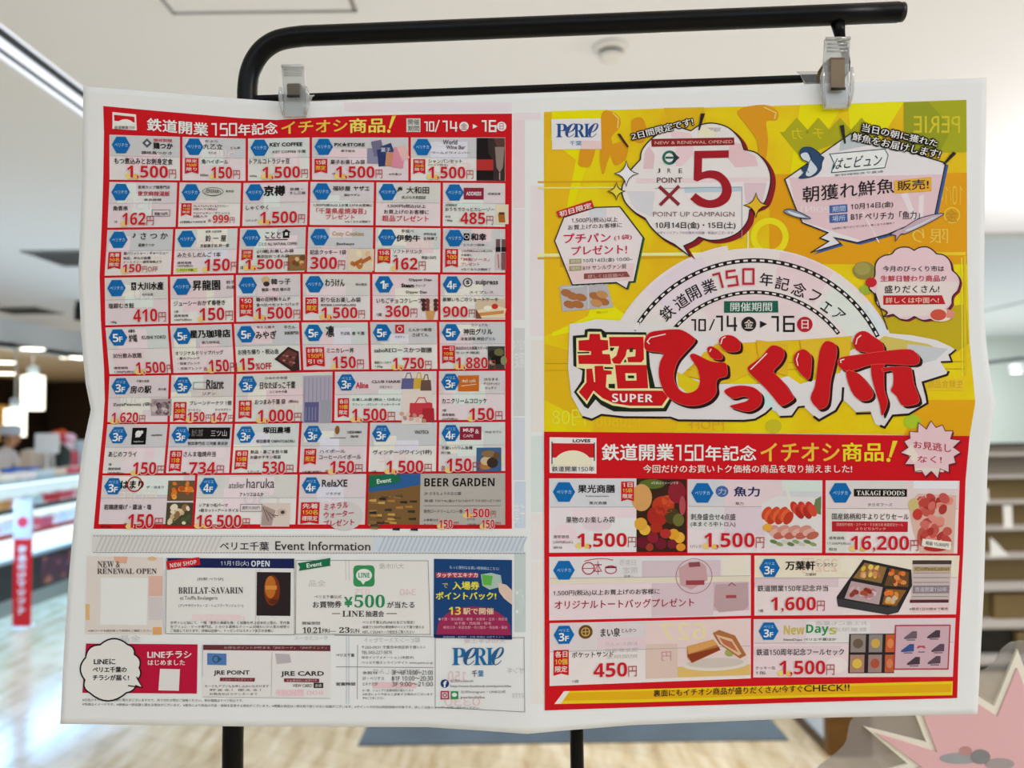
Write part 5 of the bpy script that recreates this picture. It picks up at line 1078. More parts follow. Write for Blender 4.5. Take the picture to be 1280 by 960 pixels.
for i, (t, u_) in enumerate((('本館1F', '3F～6F 10:00～21:00'), ('2F・ペリチカ', 'B1F 10:00～20:30'), ('エキナカ3F', '3F 9:00～21:00'))): it.text(t, (453, 839 + i * 7, 472 + 8 * (i == 1), 843 + i * 7), D_, 4); it.text(u_, (490, 838 + i * 7.2, 541, 843.5 + i * 7.2), '#35302f', 4, .01)
for i, t in enumerate(('※一部、ショップで営業時間が異なります', '※状況により予告なく変更する場合がございます', '予めご了承ください')): it.text(t, (453, 861.5 + i * 4.8, (517, 541, 480)[i], 864.6 + i * 4.8), D_, 4)
for i, (t, x1) in enumerate((('※広告のすべての商品は数に限りがございますので、売り切れの際はご容赦ください。表示価格はすべて税込です。', 304), ('※写真はイメージです。※価格は一部店舗と異なる場合がございます。※都合により商品の内容・価格を変更する場合がございます。※掲載の商品は一部お取り扱いのない店舗がございます。※ポイントの付与は税抜価格が対象です。詳しくは各ショップへお問い合わせください。', 600))): it.text(t, [(103, 873 + 5.5 * i), (x1, 874 + 5.5 * i + (6 if i else 0) * .6), (x1, 877.5 + 5.5 * i + (6 if i else 0) * .6), (103, 876.5 + 5.5 * i)], D_, 4)
it.build()

lg = Print('shop_logo'); logo_letters(lg, (565, 809, 630, 832), '#1c6aa0', '#2d5c8c', 4); lg.text('千', (590, 838, 596.5, 846), '#3a3a4a', 4, .02); lg.text('葉', (597.5, 838, 604.5, 846), '#2d78a8', 4, .02); lg.build()
so = Print('social_links')
so.ell(556, 854.5, 5.4, 5.4, '#233a78', 4); so.text('f', (554, 851, 558.5, 859), '#e0e2ea', 5, .04); so.line([(551.5, 864.5), (560.5, 864.5), (560.5, 873.5), (551.5, 873.5)], 1.6, '#b02c50', 4, True); so.ring(556, 869, 2.2, 1.1, '#b02c50', 4.5); so.rect(563.5, 864, 573, 874, '#3a8f55', 4); so.ell(568, 868.5, 3.2, 2.6, '#e0e6e0', 5)
for i, (t, x) in enumerate((('公式Facebook', 592), ('http://www.facebook.com/periechiba', 639), ('公式Instagram・LINE公式', 632), ('periechiba', 606))): so.text(t, (563 + 13 * (i > 1), 849 + i * 7, x, 853 + i * 7), D_, 4)
so.build()
# mirrored traces of the reverse among the lower panels
for t, b_, c_ in (('大川水産', (505, 704, 474, 711), '#b8b2ae'), ('全品', (407, 725, 386, 733), '#c4bebc'), ('340', (520, 736, 500, 744), '#e6bfc2'), ('075', (462, 736, 444, 744), '#e6c6c6'), ('超ビーンズスープセット', (525, 797, 455, 803), '#b8b4b2'), ('高校生お楽しみ袋', (525, 836, 466, 843), '#bdb8b6'), ('150', (583, 839, 560, 852), '#e6c2c4'), ('0330', (600, 872, 556, 882), '#e8c4c4'), ('大切な手土産', (632, 799, 580, 804), '#cdbcbc'), ('ザンギ', (655, 834, 634, 842), '#bcb8b6'), ('おすすめ', (655, 866, 640, 873), '#bcb8b6'), ('全品', (176, 794, 150, 802), '#cbc6c4'), ('サービスセール', (410, 795, 368, 800), '#bdb9b6'), ('円500', (306, 771, 250, 778), '#e6cccc')):
    gs = Print('show_through'); gs.text(t, b_, c_, 3.2); gs.build()
for x0, y0, x1, y1, c_ in ((240, 768, 300, 776, '#e6d0d0'), (468, 854, 500, 859, '#e8c4c8'), (345, 862, 380, 870, '#eac6cc')): gs = Print('show_through'); gs.rect(x0, y0, x1, y1, c_, 2.9); gs.build()
for x in (205.5, 320, 324): gs = Print('show_through'); gs.line([(x, 712), (x - .8, 792)], .5, '#aeb0ba', 2.9); gs.build()

# ================================================================ right page
lg = Print('shop_logo'); lg.poly([(689, 149), (751, 148), (752, 186), (690, 187)], '#e0dcdc', 4); lg.rect(726, 176, 752, 186.5, '#e2c6c4', 4.2)
logo_letters(lg, (695, 154, 748, 172), '#22508c', '#3a4f88', 5); lg.text('千葉', (712, 176, 727, 182), '#3a7ab0', 5); lg.build()

# big point campaign cloud
pc = Print('campaign_bubble'); G_ = lambda pts: crop(pts, 760, 140, .1771)
runs = [[(228, 335), (240, 270), (300, 195), (390, 135), (490, 108), (585, 132)], [(585, 132), (650, 92), (740, 78), (850, 110), (930, 190), (960, 265)], [(960, 265), (1050, 290), (1120, 370), (1148, 460), (1135, 560), (1095, 650), (1000, 692)], [(1000, 692), (985, 770), (920, 850), (820, 895), (720, 905), (640, 882)], [(640, 882), (600, 915), (535, 945)], [(535, 945), (582, 1022)], [(582, 1022), (470, 935)], [(470, 935), (380, 885), (310, 820), (262, 750)], [(262, 750), (180, 700), (115, 625), (98, 540), (125, 470), (160, 410), (228, 335)]]
out = []
for r_ in runs: out += smooth_open(G_(r_), 4)[:-1]
pc.poly([(x + 6.5 if x > 850 else x + 3, y + 4) for x, y in out], '#8a1c24', 4)
pc.poly(out, '#e2dad8', 5); pc.line(out, 1.5, K, 6.2, True)
for pts, c_ in (([(290, 240), (330, 300), (320, 400), (250, 400), (260, 280)], '#dcbcc0'), ([(860, 200), (950, 230), (960, 270), (1040, 310), (1060, 380), (900, 390), (850, 330)], '#e0bcc0'), ([(440, 130), (580, 150), (600, 180), (450, 180)], '#e6c8ca'), ([(200, 470), (1140, 460), (1140, 490), (200, 500)], '#e8ccd0'), ([(960, 500), (1120, 500), (1090, 640), (970, 640)], '#d9bfc6'), ([(540, 530), (940, 525), (940, 560), (540, 570)], '#b4c8d4'), ([(130, 560), (330, 560), (310, 740), (200, 690)], '#d2cfd4'), ([(480, 240), (600, 240), (600, 300), (520, 380), (480, 380)], '#e4c6ca'), ([(640, 100), (760, 100), (760, 180), (640, 180)], '#e4dcc0'), ([(700, 110), (800, 110), (790, 135), (740, 140)], '#c2b8bc')): pc.poly(G_(pts), c_, 5.6)
pc.line(G_([(330, 540), (945, 530), (945, 900)]), .8, '#8f96a4', 5.9)
pc.poly(G_([(305, 190), (890, 180), (893, 232), (308, 245)]), '#8c2226', 6.6); pc.text('NEW & RENEWAL OPENED', G_([(330, 207), (880, 198), (880, 220), (330, 229)]), '#e0b0a0', 7.4)
o_ = pc.build()
b5 = Print('campaign_figure', o_); P_ = lambda pts: crop(pts, 760, 140, .1771)
b5.poly(P_([(610, 275), (853, 270), (853, 322), (665, 326)]) + smooth_open(P_([(662, 425), (720, 412), (790, 425), (850, 480), (874, 550), (855, 620), (800, 662), (720, 677), (640, 660), (580, 615)])) + smooth_open(P_([(618, 572), (670, 608), (720, 622), (775, 605), (805, 560), (795, 505), (750, 472), (690, 468), (630, 490)])) + P_([(605, 480)]), '#9e1c26', 7)
b5.line(P_([(362, 525), (502, 655)]), 4.2, '#8a2a30', 7); b5.line(P_([(502, 522), (367, 658)]), 4.2, '#8a2a30', 7.2); b5.build()
em = Print('point_mark', o_); em.ell(*P_([(435, 322)])[0], 9, 9, '#2f6a5c', 7); em.poly(P_([(455, 280), (505, 322), (455, 365)]), '#2a3c40', 7.2); em.ell(*P_([(432, 322)])[0], 5.5, 5.8, '#dcdad6', 7.5); em.rect(*P_([(405, 315)])[0], *P_([(462, 330)])[0], '#2f5a54', 7.9); em.build()
ct = Print('lettering', o_)
for ch, x in zip('JRE', (345, 420, 500)): ct.text(ch, (*P_([(x, 398)])[0], *P_([(x + 24, 430)])[0]), '#4a3f40', 7)
ct.text('POINT', (*P_([(345, 462)])[0], *P_([(525, 500)])[0]), '#4a3a3c', 7, .01); ct.text('POINT UP CAMPAIGN', (*P_([(318, 704)])[0], *P_([(893, 738)])[0]), '#7a5a5c', 7)
ct.text('10月14日(金)・15日(土)', (*P_([(335, 775)])[0], *P_([(900, 828)])[0]), '#2f2a2b', 7, .025); ct.text('※ポイントアップの対象外の店舗・商品がございます', (*P_([(350, 842)])[0], *P_([(885, 862)])[0]), '#8a6a90', 7)
ct.build()
sh_ = Print('shout_lettering')
def outlined(p, t, quad, c_in, c_out, L, w):
    """lettering with a dark outline: the characters overprinted in a ring, then the light face"""
    for k in range(8):
        a = k * PI / 4; p.text(t, [(x + w * math.cos(a), y + w * math.sin(a)) for x, y in quad], c_out, L + .012 * k)
    p.text(t, quad, c_in, L + 1.0); p.text(t, [(x + .35, y) for x, y in quad], c_in, L + 1.02)
outlined(sh_, '2日間限定です!', [(788, 167), (865, 146.5), (867, 156.5), (790.5, 175)], '#e6dfda', '#1c1616', 7, 1.6)
sh_.poly(crop([(655, 10), (685, 10), (648, 128), (637, 130)], 760, 140, .1771), K, 7); sh_.poly(crop([(65, 155), (85, 152), (148, 245), (135, 250)], 760, 140, .1771), '#4a2a22', 7); sh_.build()
def sparkle(name, cx, cy, r, ry, c_):
    s_ = Print(name); pts = []
    for k in range(4):
        a = k * PI / 2; pts.append((cx + r * math.cos(a) * (1), cy + ry * math.sin(a)))
        for t in (.3, .55, .8):
            b_ = a + PI / 4; e0 = np.array(pts[-1] if t == .3 else p0); p0 = np.array((cx + r * math.cos(a), cy + ry * math.sin(a))); p1 = np.array((cx + r * math.cos(a + PI / 2), cy + ry * math.sin(a + PI / 2))); q0 = np.array((cx + .16 * r * math.cos(b_), cy + .16 * ry * math.sin(b_)))
            pts.append(tuple((1 - t) ** 2 * p0 + 2 * t * (1 - t) * q0 + t * t * p1))
    s_.poly(pts, c_, 7.6); s_.line(pts, 1.1, K, 8.2, True); s_.build()
sparkle('sparkle', 783, 217, 15, 16, '#e6e2e4'); sparkle('sparkle', 770.5, 239, 11, 11, '#e2d040'); sparkle('sparkle', 945, 256.5, 15, 15.5, '#e2b426')

# first-day gift bubble
gb_ = Print('gift_bubble'); H_ = lambda pts: crop(pts, 680, 230, .1771)
hp = H_([(75, 402), (140, 235), (365, 165), (535, 160), (700, 377), (635, 690), (600, 690), (585, 740), (510, 695), (200, 712)])
gb_.poly([(x + 2.2, y + 1.2) for x, y in hp], '#2f6a3a', 4); gb_.poly(hp, '#e3d8d8', 5); gb_.line(hp, 1.4, K, 6, True)
gb_.poly(H_([(150, 560), (640, 560), (625, 680), (200, 700)]), '#e2c8c8', 5.4); gb_.poly(H_([(320, 170), (440, 170), (440, 240), (320, 240)]), '#d0d0d6', 5.4)
gb_.text('1,500円(税込)以上', H_([(195, 240), (520, 232), (520, 270), (195, 280)]), '#3a3433', 6.5, .01); gb_.text('お買上げのお客様に', H_([(170, 290), (550, 272), (550, 305), (170, 325)]), '#3a3433', 6.5, .01)
gb_.text('プチパン', H_([(140, 350), (470, 345), (470, 408), (140, 418)]), '#c0284e', 6.5, .035); gb_.text('(1袋)', H_([(495, 362), (620, 355), (620, 395), (495, 402)]), '#c0284e', 6.5, .02); gb_.text('プレゼント!', H_([(195, 440), (585, 425), (585, 490), (195, 502)]), '#c0284e', 6.5, .035)
for y0, t, x1 in ((525, '10月14日(金) 10:00~', 625), (575, 'B1F サンルヴァン前', 580)):
    gb_.poly(H_([(178, y0 + 5), (265, y0 + 2), (265, y0 + 36), (178, y0 + 40)]), '#9c9670', 6); gb_.text('期間' if y0 == 525 else '場所', H_([(190, y0 + 10), (255, y0 + 8), (255, y0 + 32), (190, y0 + 34)]), '#dcd4b4', 6.6); gb_.text(t, H_([(275, y0 + 2), (x1, y0 - 12), (x1, y0 + 22), (275, y0 + 35)]), '#3a3433', 6.5, .01)
gb_.poly(H_([(282, 632), (585, 618), (608, 655), (282, 672)]), '#8a4a48', 6); gb_.text('詳しくは店頭へ!', H_([(310, 640), (560, 630), (560, 655), (310, 665)]), '#d9b8b0', 6.6)
o_ = gb_.build()
rb_ = Print('ribbon', o_); rb_.poly(H_([(85, 195), (335, 112), (355, 165), (105, 240)]), '#c22a2c', 7); rb_.text('初日限定', H_([(105, 195), (330, 130), (338, 168), (113, 232)]), '#eed8d2', 7.8, .04); rb_.build()
bp = Print('product_photo'); bp.poly(H_([(110, 720), (440, 690), (490, 870), (130, 900)]), '#b4b0b4', 4)
for cx, cy in ((160, 770), (200, 790), (180, 850), (240, 850), (260, 800), (360, 790), (410, 780), (370, 840), (420, 830)): bp.ell(*H_([(cx, cy)])[0], 7.5, 4.6, ['#a86a3c', '#8f4f2c', '#c08a58', '#7a4428'][cx % 4], 4.6 + (cx % 7) * .1, .3)
bp.line(H_([(310, 720), (315, 880)]), 1.2, '#d0ccd0', 5.6); bp.line(H_([(130, 735), (280, 720)]), 2, '#c9c6cc', 5.6); bp.text('写真はイメージ', H_([(370, 900), (450, 895), (450, 910), (370, 915)]), '#5a4a20', 5.6); bp.build()

# fresh fish bubble
fb = Print('fish_bubble'); Q_ = lambda pts: crop(pts, 980, 120, .20833)
fp = Q_([(5, 500), (400, 225), (970, 402), (905, 712), (620, 830), (440, 880), (300, 848), (340, 885), (160, 940), (270, 872), (215, 852), (265, 820), (110, 760), (70, 672)])
fb.poly([(x + 3.5, y + 2.5) for x, y in fp], '#3c5a94', 4); fb.poly(fp, '#e0dadb', 5)
fb.poly(Q_([(30, 490), (960, 470), (905, 705), (620, 825), (470, 870), (110, 750), (70, 665)]), '#debfc4', 5.3); fb.poly(Q_([(340, 270), (400, 230), (560, 285), (330, 330)]), '#b8c0c2', 5.4); fb.poly(Q_([(700, 590), (740, 580), (800, 740), (770, 740)]), '#ecd8da', 5.6); fb.poly(Q_([(810, 600), (840, 590), (835, 740), (805, 745)]), '#ecd8da', 5.6); fb.line(Q_([(470, 690), (570, 880)]), 1.6, '#e8d4d2', 5.6)
fb.line(fp, 1.5, K, 6, True); fb.text('POINT', (1036, 258, 998, 265.5), '#e9dad8', 5.8)
fb.poly(Q_([(275, 348), (605, 318), (625, 355), (605, 430), (285, 460), (300, 400)]), '#e4e4e2', 6); fb.line(Q_([(275, 348), (605, 318), (625, 355), (605, 430), (285, 460), (300, 400)]), 1.1, '#2f5f60', 6.5, True)
fb.text('はこビュン', Q_([(318, 370), (590, 345), (585, 415), (290, 440)]), '#2a3c3c', 7, .01); fb.text('新幹線物流で直送', Q_([(305, 470), (595, 445), (595, 458), (305, 482)]), '#4a4a4c', 6.6)
fb.text('朝獲れ鮮魚', Q_([(112, 545), (660, 492), (662, 580), (112, 640)]), '#2a2224', 7, .012)
fb.poly(Q_([(660, 508), (885, 485), (885, 572), (662, 585)]), '#e0a838', 6.4); fb.text('販売!', Q_([(682, 510), (868, 498), (868, 558), (682, 568)]), '#2a2220', 7.2, .02)
for y0, t, x1 in ((655, '10月14日(金)', 655), (712, 'B1F ペリチカ「魚力」', 815)):
    fb.poly(Q_([(272, y0 + 2), (380, y0 - 6), (382, y0 + 42), (274, y0 + 50)]), '#44639c', 6.4); fb.text('期間' if y0 == 655 else '場所', Q_([(290, y0 + 8), (368, y0 + 2), (368, y0 + 36), (290, y0 + 42)]), '#c4cce0', 7); fb.text(t, Q_([(402, y0 - 10), (x1, y0 - 24), (x1, y0 + 14 + (12 if y0 > 700 else 0)), (402, y0 + 34)]), '#2c2628', 7, .015)
fb.text('※品数に限りがございます。無くなり次第終了', Q_([(290, 788), (665, 755), (665, 768), (290, 802)]), '#5a4a4c', 6.6)
o_ = fb.build()
def fish(name, parent, pts, back, belly, marks=()):
    f_ = Print(name, parent); f_.poly(smooth_closed(pts, 3), back, 7); f_.poly(smooth_closed(belly, 3), '#cfd6dc', 7.6); f_.line(smooth_closed(pts, 3), .9, '#26324a', 8, True)
    for mk in marks: f_.line(mk, .8, '#26324a', 8.2)
    f_.build()
fish('fish_picture', o_, Q_([(95, 345), (110, 312), (160, 308), (205, 335), (225, 360), (240, 370), (228, 400), (222, 440), (190, 475), (140, 490), (90, 492), (120, 460), (105, 440), (125, 425), (150, 400), (110, 380)]), '#2f4a6c', Q_([(100, 350), (140, 340), (165, 390), (200, 440), (160, 480), (130, 470), (150, 410), (115, 380)]), [Q_([(150, 335), (165, 370), (150, 400)]), Q_([(130, 440), (150, 460)])])
fish('fish_picture', o_, Q_([(655, 820), (690, 800), (720, 790), (800, 740), (880, 715), (960, 705), (900, 745), (800, 795), (730, 825), (700, 830), (668, 872), (672, 838), (640, 830)]), '#c4a8b4', Q_([(730, 805), (820, 765), (920, 718), (860, 755), (760, 805)]))
fish('fish_picture', o_, Q_([(2, 685), (40, 678), (90, 695), (130, 715), (160, 735), (110, 735), (50, 720), (5, 700)]), '#8a93a0', Q_([(20, 690), (80, 705), (130, 728), (60, 718)]))
sh_ = Print('shout_lettering')
outlined(sh_, '当日の朝に獲れた', [(1078.5, 154), (1173, 175), (1170.5, 183.5), (1077, 164)], '#e6e0dc', '#141012', 8, 2.1); outlined(sh_, '鮮魚をお届けします!', [(1066.5, 165.5), (1177, 187.5), (1173, 198.5), (1065, 175)], '#e6e0dc', '#141012', 8, 2.1)
sh_.poly(Q_([(335, 178), (360, 172), (372, 285), (362, 285)]), K, 8); sh_.poly(Q_([(1015, 332), (1035, 345), (965, 412), (953, 408)]), K, 8); sh_.build()

# small cloud on the right
sc_ = Print('fresh_food_bubble'); R4 = lambda pts: crop(pts, 1080, 300, .13542)
op = R4([(102, 260), (110, 215), (140, 170), (190, 142), (255, 128), (290, 90), (340, 68), (410, 68), (465, 95), (510, 70), (580, 64), (635, 92), (668, 126), (740, 140), (795, 195), (815, 280), (865, 325), (888, 390), (865, 470), (818, 520), (812, 590), (770, 640), (620, 732), (540, 740), (465, 706), (400, 738), (330, 730), (268, 686), (180, 708), (215, 668), (140, 620), (105, 560), (98, 500), (50, 455), (60, 400), (100, 330)])
op = cusped(op, [3, 8, 12, 15, 18, 20, 22, 24, 26, 27, 28])
sc_.poly([(x + 2.5, y + 2) for x, y in op], '#8c2236', 4); sc_.poly(op, '#e2c2c8', 5); sc_.poly(R4([(130, 385), (870, 385), (830, 500), (800, 590), (640, 700), (470, 700), (330, 710), (150, 610), (110, 500)]), '#e0d2cc', 5.4); sc_.line(op, 1.4, K, 6, True); sc_.line([(1094, 366), (1109.5, 412)], 1.3, K, 6); sc_.line([(1088, 362), (1094, 369), (1096, 377)], 1.3, K, 6)
sc_.text('今月のびっくり市は', R4([(175, 238), (740, 238), (740, 290), (175, 292)]), '#2c2628', 6.6, .02); sc_.text('生鮮日替わり商品', R4([(155, 328), (700, 325), (700, 382), (155, 384)]), '#b82a3c', 6.6, .025); sc_.text('が', R4([(712, 330), (762, 330), (762, 378), (712, 378)]), '#2c2628', 6.6, .02)
sc_.text('盛りだくさん!', R4([(190, 420), (695, 415), (695, 485), (190, 490)]), '#2c2628', 6.6, .02); sc_.poly(R4([(178, 512), (720, 510), (752, 592), (178, 598)]), '#b8202c', 6.2); sc_.text('詳しくは中面へ!', R4([(200, 530), (690, 528), (690, 582), (200, 584)]), '#ecc0a8', 7, .02)
o_ = sc_.build()
fv = Print('food_picture', o_); fv.ell(1080, 338, 14, 11, '#8f8442', 4.4); fv.ell(1078, 336, 10, 8, '#a09650', 4.8); fv.ell(1089, 353, 7, 6, '#c22430', 7); fv.ell(1083, 362, 9, 6, '#9cae34', 4.6); fv.build()
fv = Print('food_picture', o_); fv.ell(1176, 394, 15, 8, '#e6d2c4', 7); fv.ell(1173, 393.5, 10, 7, '#c9503c', 7.6); fv.poly([(1184, 386), (1194, 390), (1192, 398), (1183, 397)], '#d88a78', 7.6); fv.build()

# anniversary arch: pale disc, two rails with sleepers, lettering along the curve
ar = Print('anniversary_arch'); CX, CY = 943, 498
def arc(r, a0, a1, n=48): return [(CX + r * math.cos(math.radians(a0 + (a1 - a0) * k / n)), CY - r * math.sin(math.radians(a0 + (a1 - a0) * k / n))) for k in range(n + 1)]
ar.poly(arc(194, 180 - 18, 100) + arc(188, 100, 10) + [(1110, 425), (1050, 422), (940, 428), (850, 432), (760, 440)], '#e2d6d4', 3.4)
for a0, a1, r0, r1, c_ in ((30, 55, 140, 180, '#d8dcd4'), (58, 80, 140, 186, '#e2c9cd'), (110, 135, 136, 190, '#dfd0d8'), (20, 40, 175, 186, '#d6dce4'), (140, 155, 140, 180, '#dcd6d0'), (62, 120, 110, 130, '#e2cdcf')): ar.poly(arc(r1, a0, a1, 10) + arc(r0, a1, a0, 10), c_, 3.9)
for r, a0, a1, w_, n_s in ((172.5, 26.5, 150.5, 5.4, 36), (132.8, 37.5, 141, 4.8, 26)):
    ar.line(arc(r, a0, a1), w_, '#1f1a1a', 4.6)
    for k in range(n_s):
        a = a0 + (a1 - a0) * (k + .5) / n_s; d = (a1 - a0) / n_s * .27; ar.line(arc(r, a - d, a + d, 2), w_ * .42, '#e6dcd8', 5.2)
for ch, x, y, w_, h_ in (('鉄', 834, 391, 17, 17), ('道', 851.5, 377, 17, 17), ('開', 867, 366.5, 16, 17), ('業', 886, 358, 17, 17), ('年', 958, 349.5, 16, 16), ('記', 978, 354.5, 17, 16), ('念', 999, 362, 17, 17), ('フ', 1018.5, 370.5, 13, 14), ('ェ', 1033, 384, 11, 12), ('ア', 1048.5, 393.5, 13, 14)):
    ar.rtext(ch, x, y, w_, h_, math.atan2(x - CX, CY - y) * .92, '#2a2324', 5, .02)
def rot_digits(p, ch, cx, cy, w_, h_, ang, col, L, sw):
    c, q = math.cos(ang), math.sin(ang); old = p.m
    p.m = lambda P: np.stack([cx + (P[:, 0] - .0) * c - P[:, 1] * q, cy + P[:, 0] * q + P[:, 1] * c], -1)
    p.digits(ch, (-w_ / 2, -h_ / 2, w_ / 2, h_ / 2), col, L, sw); p.m = old
for ch, x, y, a in (('1', 898, 351, -.26), ('5', 914.5, 347.5, -.14), ('0', 935.5, 345.5, .0)): rot_digits(ar, ch, x, y, 18, 20, a, '#dca8ac', 5, 4.2); rot_digits(ar, ch, x, y, 18, 20, a, '#b0202a', 5.6, 2.3)
o_ = ar.build()
dt = Print('date_line', o_)
dt.poly([(905, 376.5), (972.5, 376), (973, 390.5), (905, 391)], '#1f5c48', 5); dt.text('開催期間', (913, 378, 965, 389), '#cfd8d0', 6, .015)
dt.digits('10', (862, 399, 883, 413.5), '#221c1d', 5, 2); dt.line([(893, 399), (887, 413)], 1.7, '#221c1d', 5); dt.digits('14', (892, 394.5, 923, 414), '#221c1d', 5, 2.4)
dt.ell(936, 405, 9.4, 9.2, '#2a2422', 5); dt.text('金', (930.5, 399.5, 941.5, 410.5), '#cfc4b8', 6, .02); dt.poly([(950, 401), (959, 405), (950, 410)], '#221c1d', 5)
dt.digits('16', (961, 395, 994.5, 414.5), '#221c1d', 5, 2.5); dt.ell(1006, 405.5, 9.8, 9.6, '#b81f2c', 5); dt.text('日', (1002, 400, 1010.5, 411), '#ecc8c4', 6, .03); dt.build()

# ---------------------------------------------------------------- the big title
A_ = lambda pts: crop(pts, 700, 390, .15625)
B_ = lambda pts: crop(pts, 840, 390, .15625)
C_2 = lambda pts: crop(pts, 960, 390, .15625)
D2 = lambda pts: crop(pts, 1040, 390, .1614)
ti = Print('title_ground')
aura = [(712, 405), (730, 403), (745, 399), (790, 402), (868, 412), (900, 425), (850, 470), (900, 480), (952, 480), (985, 470), (1000, 480), (1050, 466), (1060, 440), (1105, 416), (1140, 419), (1170, 425), (1188, 433), (1195, 438), (1185, 443), (1190, 452), (1176, 453), (1185, 467), (1153, 477), (1155, 490), (1159, 503), (1135, 517), (1117, 519), (1111, 530), (1104, 534), (1094, 530), (1088, 514), (1070, 515), (1060, 505), (1054, 500), (1044, 513), (1024, 524), (1016, 519), (1003, 507), (998, 509), (990, 519), (975, 521), (966, 509), (956, 516), (940, 525), (840, 524), (752, 519), (742, 524), (728, 520), (714, 495), (710, 460)]
ti.poly(aura, '#dcd6d6', 4.6); 
for pts, w_ in (([(728, 521), (740, 524.5), (752, 518.5), (780, 521.5), (838, 522), (848, 525.5), (930, 526), (944, 524.5), (957, 517), (965, 509.5)], 2.6), ([(975, 521), (990, 520.5), (998, 509), (1006, 508)], 2.4), ([(1017, 520.5), (1024, 525.5), (1045, 513.5), (1053, 500), (1054, 484)], 3), ([(1070, 517), (1089, 516.5)], 2.4), ([(1100, 532), (1106, 534.5), (1116, 519.5), (1136, 518), (1159.5, 504), (1158, 494), (1153.5, 478), (1184, 468.5), (1186, 464)], 2.8), ([(1176, 452.5), (1190, 452), (1187, 444), (1195, 437)], 2.2)): ti.line(pts, w_, '#2a1c1c', 5.2)
ti.poly(B_([(700, 730), (760, 640), (800, 700), (830, 800), (780, 770)]), '#c4dcdc', 4.9); ti.poly([(1105, 420), (1160, 430), (1180, 440), (1160, 452), (1100, 455), (1060, 452)], '#ccb85c', 4.8); ti.poly([(1135, 430), (1185, 436), (1170, 450), (1130, 460)], '#c2c3c6', 5)
ti.poly([(858, 470), (905, 480), (950, 462), (940, 440), (880, 440)], '#dcb624', 4.85); ti.poly([(945, 425), (985, 430), (985, 470), (950, 460)], '#dcb022', 4.9); ti.poly([(1000, 425), (1065, 420), (1060, 460), (1005, 470)], '#dbb42a', 4.9)
ti.poly(B_([(40, 480), (220, 560), (200, 640), (120, 645), (50, 590)]), '#d9c21c', 5); ti.build()
# the framed first character
ch = Print('title_character', label='red brush character in a cream and black frame with SUPER below')
ch.poly(A_([(102, 190), (195, 182), (200, 140), (240, 132), (330, 135), (365, 160), (690, 162), (712, 330), (720, 430), (760, 600), (832, 602), (905, 690), (850, 795), (600, 798), (430, 795), (330, 745), (285, 700), (225, 775), (195, 757), (112, 640), (172, 550), (180, 468), (108, 430)]), '#1e2618', 6)
ch.poly(A_([(130, 208), (218, 203), (222, 158), (328, 158), (342, 203), (372, 205), (375, 180), (685, 183), (692, 420), (718, 612), (828, 612), (885, 680), (828, 768), (560, 768), (420, 748), (330, 705), (268, 650), (215, 740), (132, 640), (195, 560), (200, 455), (132, 445)]), '#ecdca0', 6.6)
for pts in ([(148, 228), (232, 222), (238, 175), (318, 175), (324, 222), (384, 226), (388, 300), (338, 312), (340, 336), (398, 338), (405, 375), (410, 418), (150, 415), (145, 345), (248, 342), (248, 314), (150, 308)],
            [(210, 455), (258, 452), (272, 560), (282, 562), (276, 432), (345, 430), (350, 465), (412, 470), (415, 498), (372, 502), (370, 558), (366, 600), (400, 628), (822, 630), (862, 682), (815, 750), (560, 750), (430, 730), (340, 688), (268, 628), (215, 712), (150, 640), (212, 562)],
            [(392, 200), (668, 198), (672, 378), (652, 402), (545, 402), (538, 362), (602, 355), (606, 300), (536, 300), (525, 350), (482, 416), (430, 412), (412, 378), (452, 348), (472, 275), (398, 275)],
            [(440, 424), (694, 424), (706, 610), (460, 612)]): ch.poly(A_(pts), '#c4161c', 7.2)
ch.poly(A_([(522, 490), (610, 490), (612, 548), (526, 550)]), '#ecdca0', 7.8); ch.poly(A_([(542, 508), (592, 508), (594, 530), (544, 530)]), '#1e2618', 8.2); ch.poly(A_([(390, 575), (440, 575), (440, 612), (390, 608)]), '#1e2618', 7.8); ch.poly(A_([(556, 285), (585, 285), (582, 320), (556, 320)]), '#3a3a18', 7.8); ch.poly(A_([(400, 285), (438, 285), (420, 312), (402, 310)]), '#1e2618', 7.8); ch.poly(A_([(140, 320), (235, 318), (235, 330), (140, 332)]), '#3a2a18', 7.4); ch.poly(A_([(355, 440), (425, 442), (425, 456), (355, 455)]), '#1e2618', 7.8); ch.poly(A_([(520, 375), (535, 400), (510, 402)]), '#1e2618', 7.8)
ch.text(boldsans('SUPER'), A_([(415, 652), (742, 658), (742, 722), (418, 722)]), '#ece4e0', 8.4); ch.build()
def glyph_brush(label, shapes, hi=(), L=6.8):
    c = Print('title_character', label=label)
    for pts in shapes:
        q = smooth_closed(pts, 3); cx = sum(p[0] for p in q) / len(q); cy = sum(p[1] for p in q) / len(q)
        c.poly([(x + 3.2 + (x - cx) * .015, y + 2.8 + (y - cy) * .02) for x, y in q], '#2c1314', L)
    for i, pts in enumerate(shapes): c.poly(smooth_closed(pts, 3), '#c2161c', L + .8 + .12 * i); c.line(smooth_closed(pts, 3), .8, '#e06a52', L + .7 + .12 * i, True)
    for pts in hi: c.line(pts, 1.3, '#eedad4', L + 1.8)
    c.build()
bi = [(808, 438), (806, 426), (812, 416), (828, 413), (842, 412), (853, 413), (866, 421), (868.5, 427), (856, 441), (847, 452), (842.5, 466), (843.5, 478), (850, 488), (860, 491.5), (871, 487), (875, 477), (873, 463), (868, 454), (863, 446), (864.5, 442.5), (870, 443), (880, 448), (891, 452.5), (906, 453.5), (909, 461), (908, 470), (898, 473), (895, 480), (895.5, 490), (888, 500), (875, 506), (860, 507), (846, 503), (834, 495), (827, 482), (823.5, 466), (825.5, 452), (829, 441.5)]
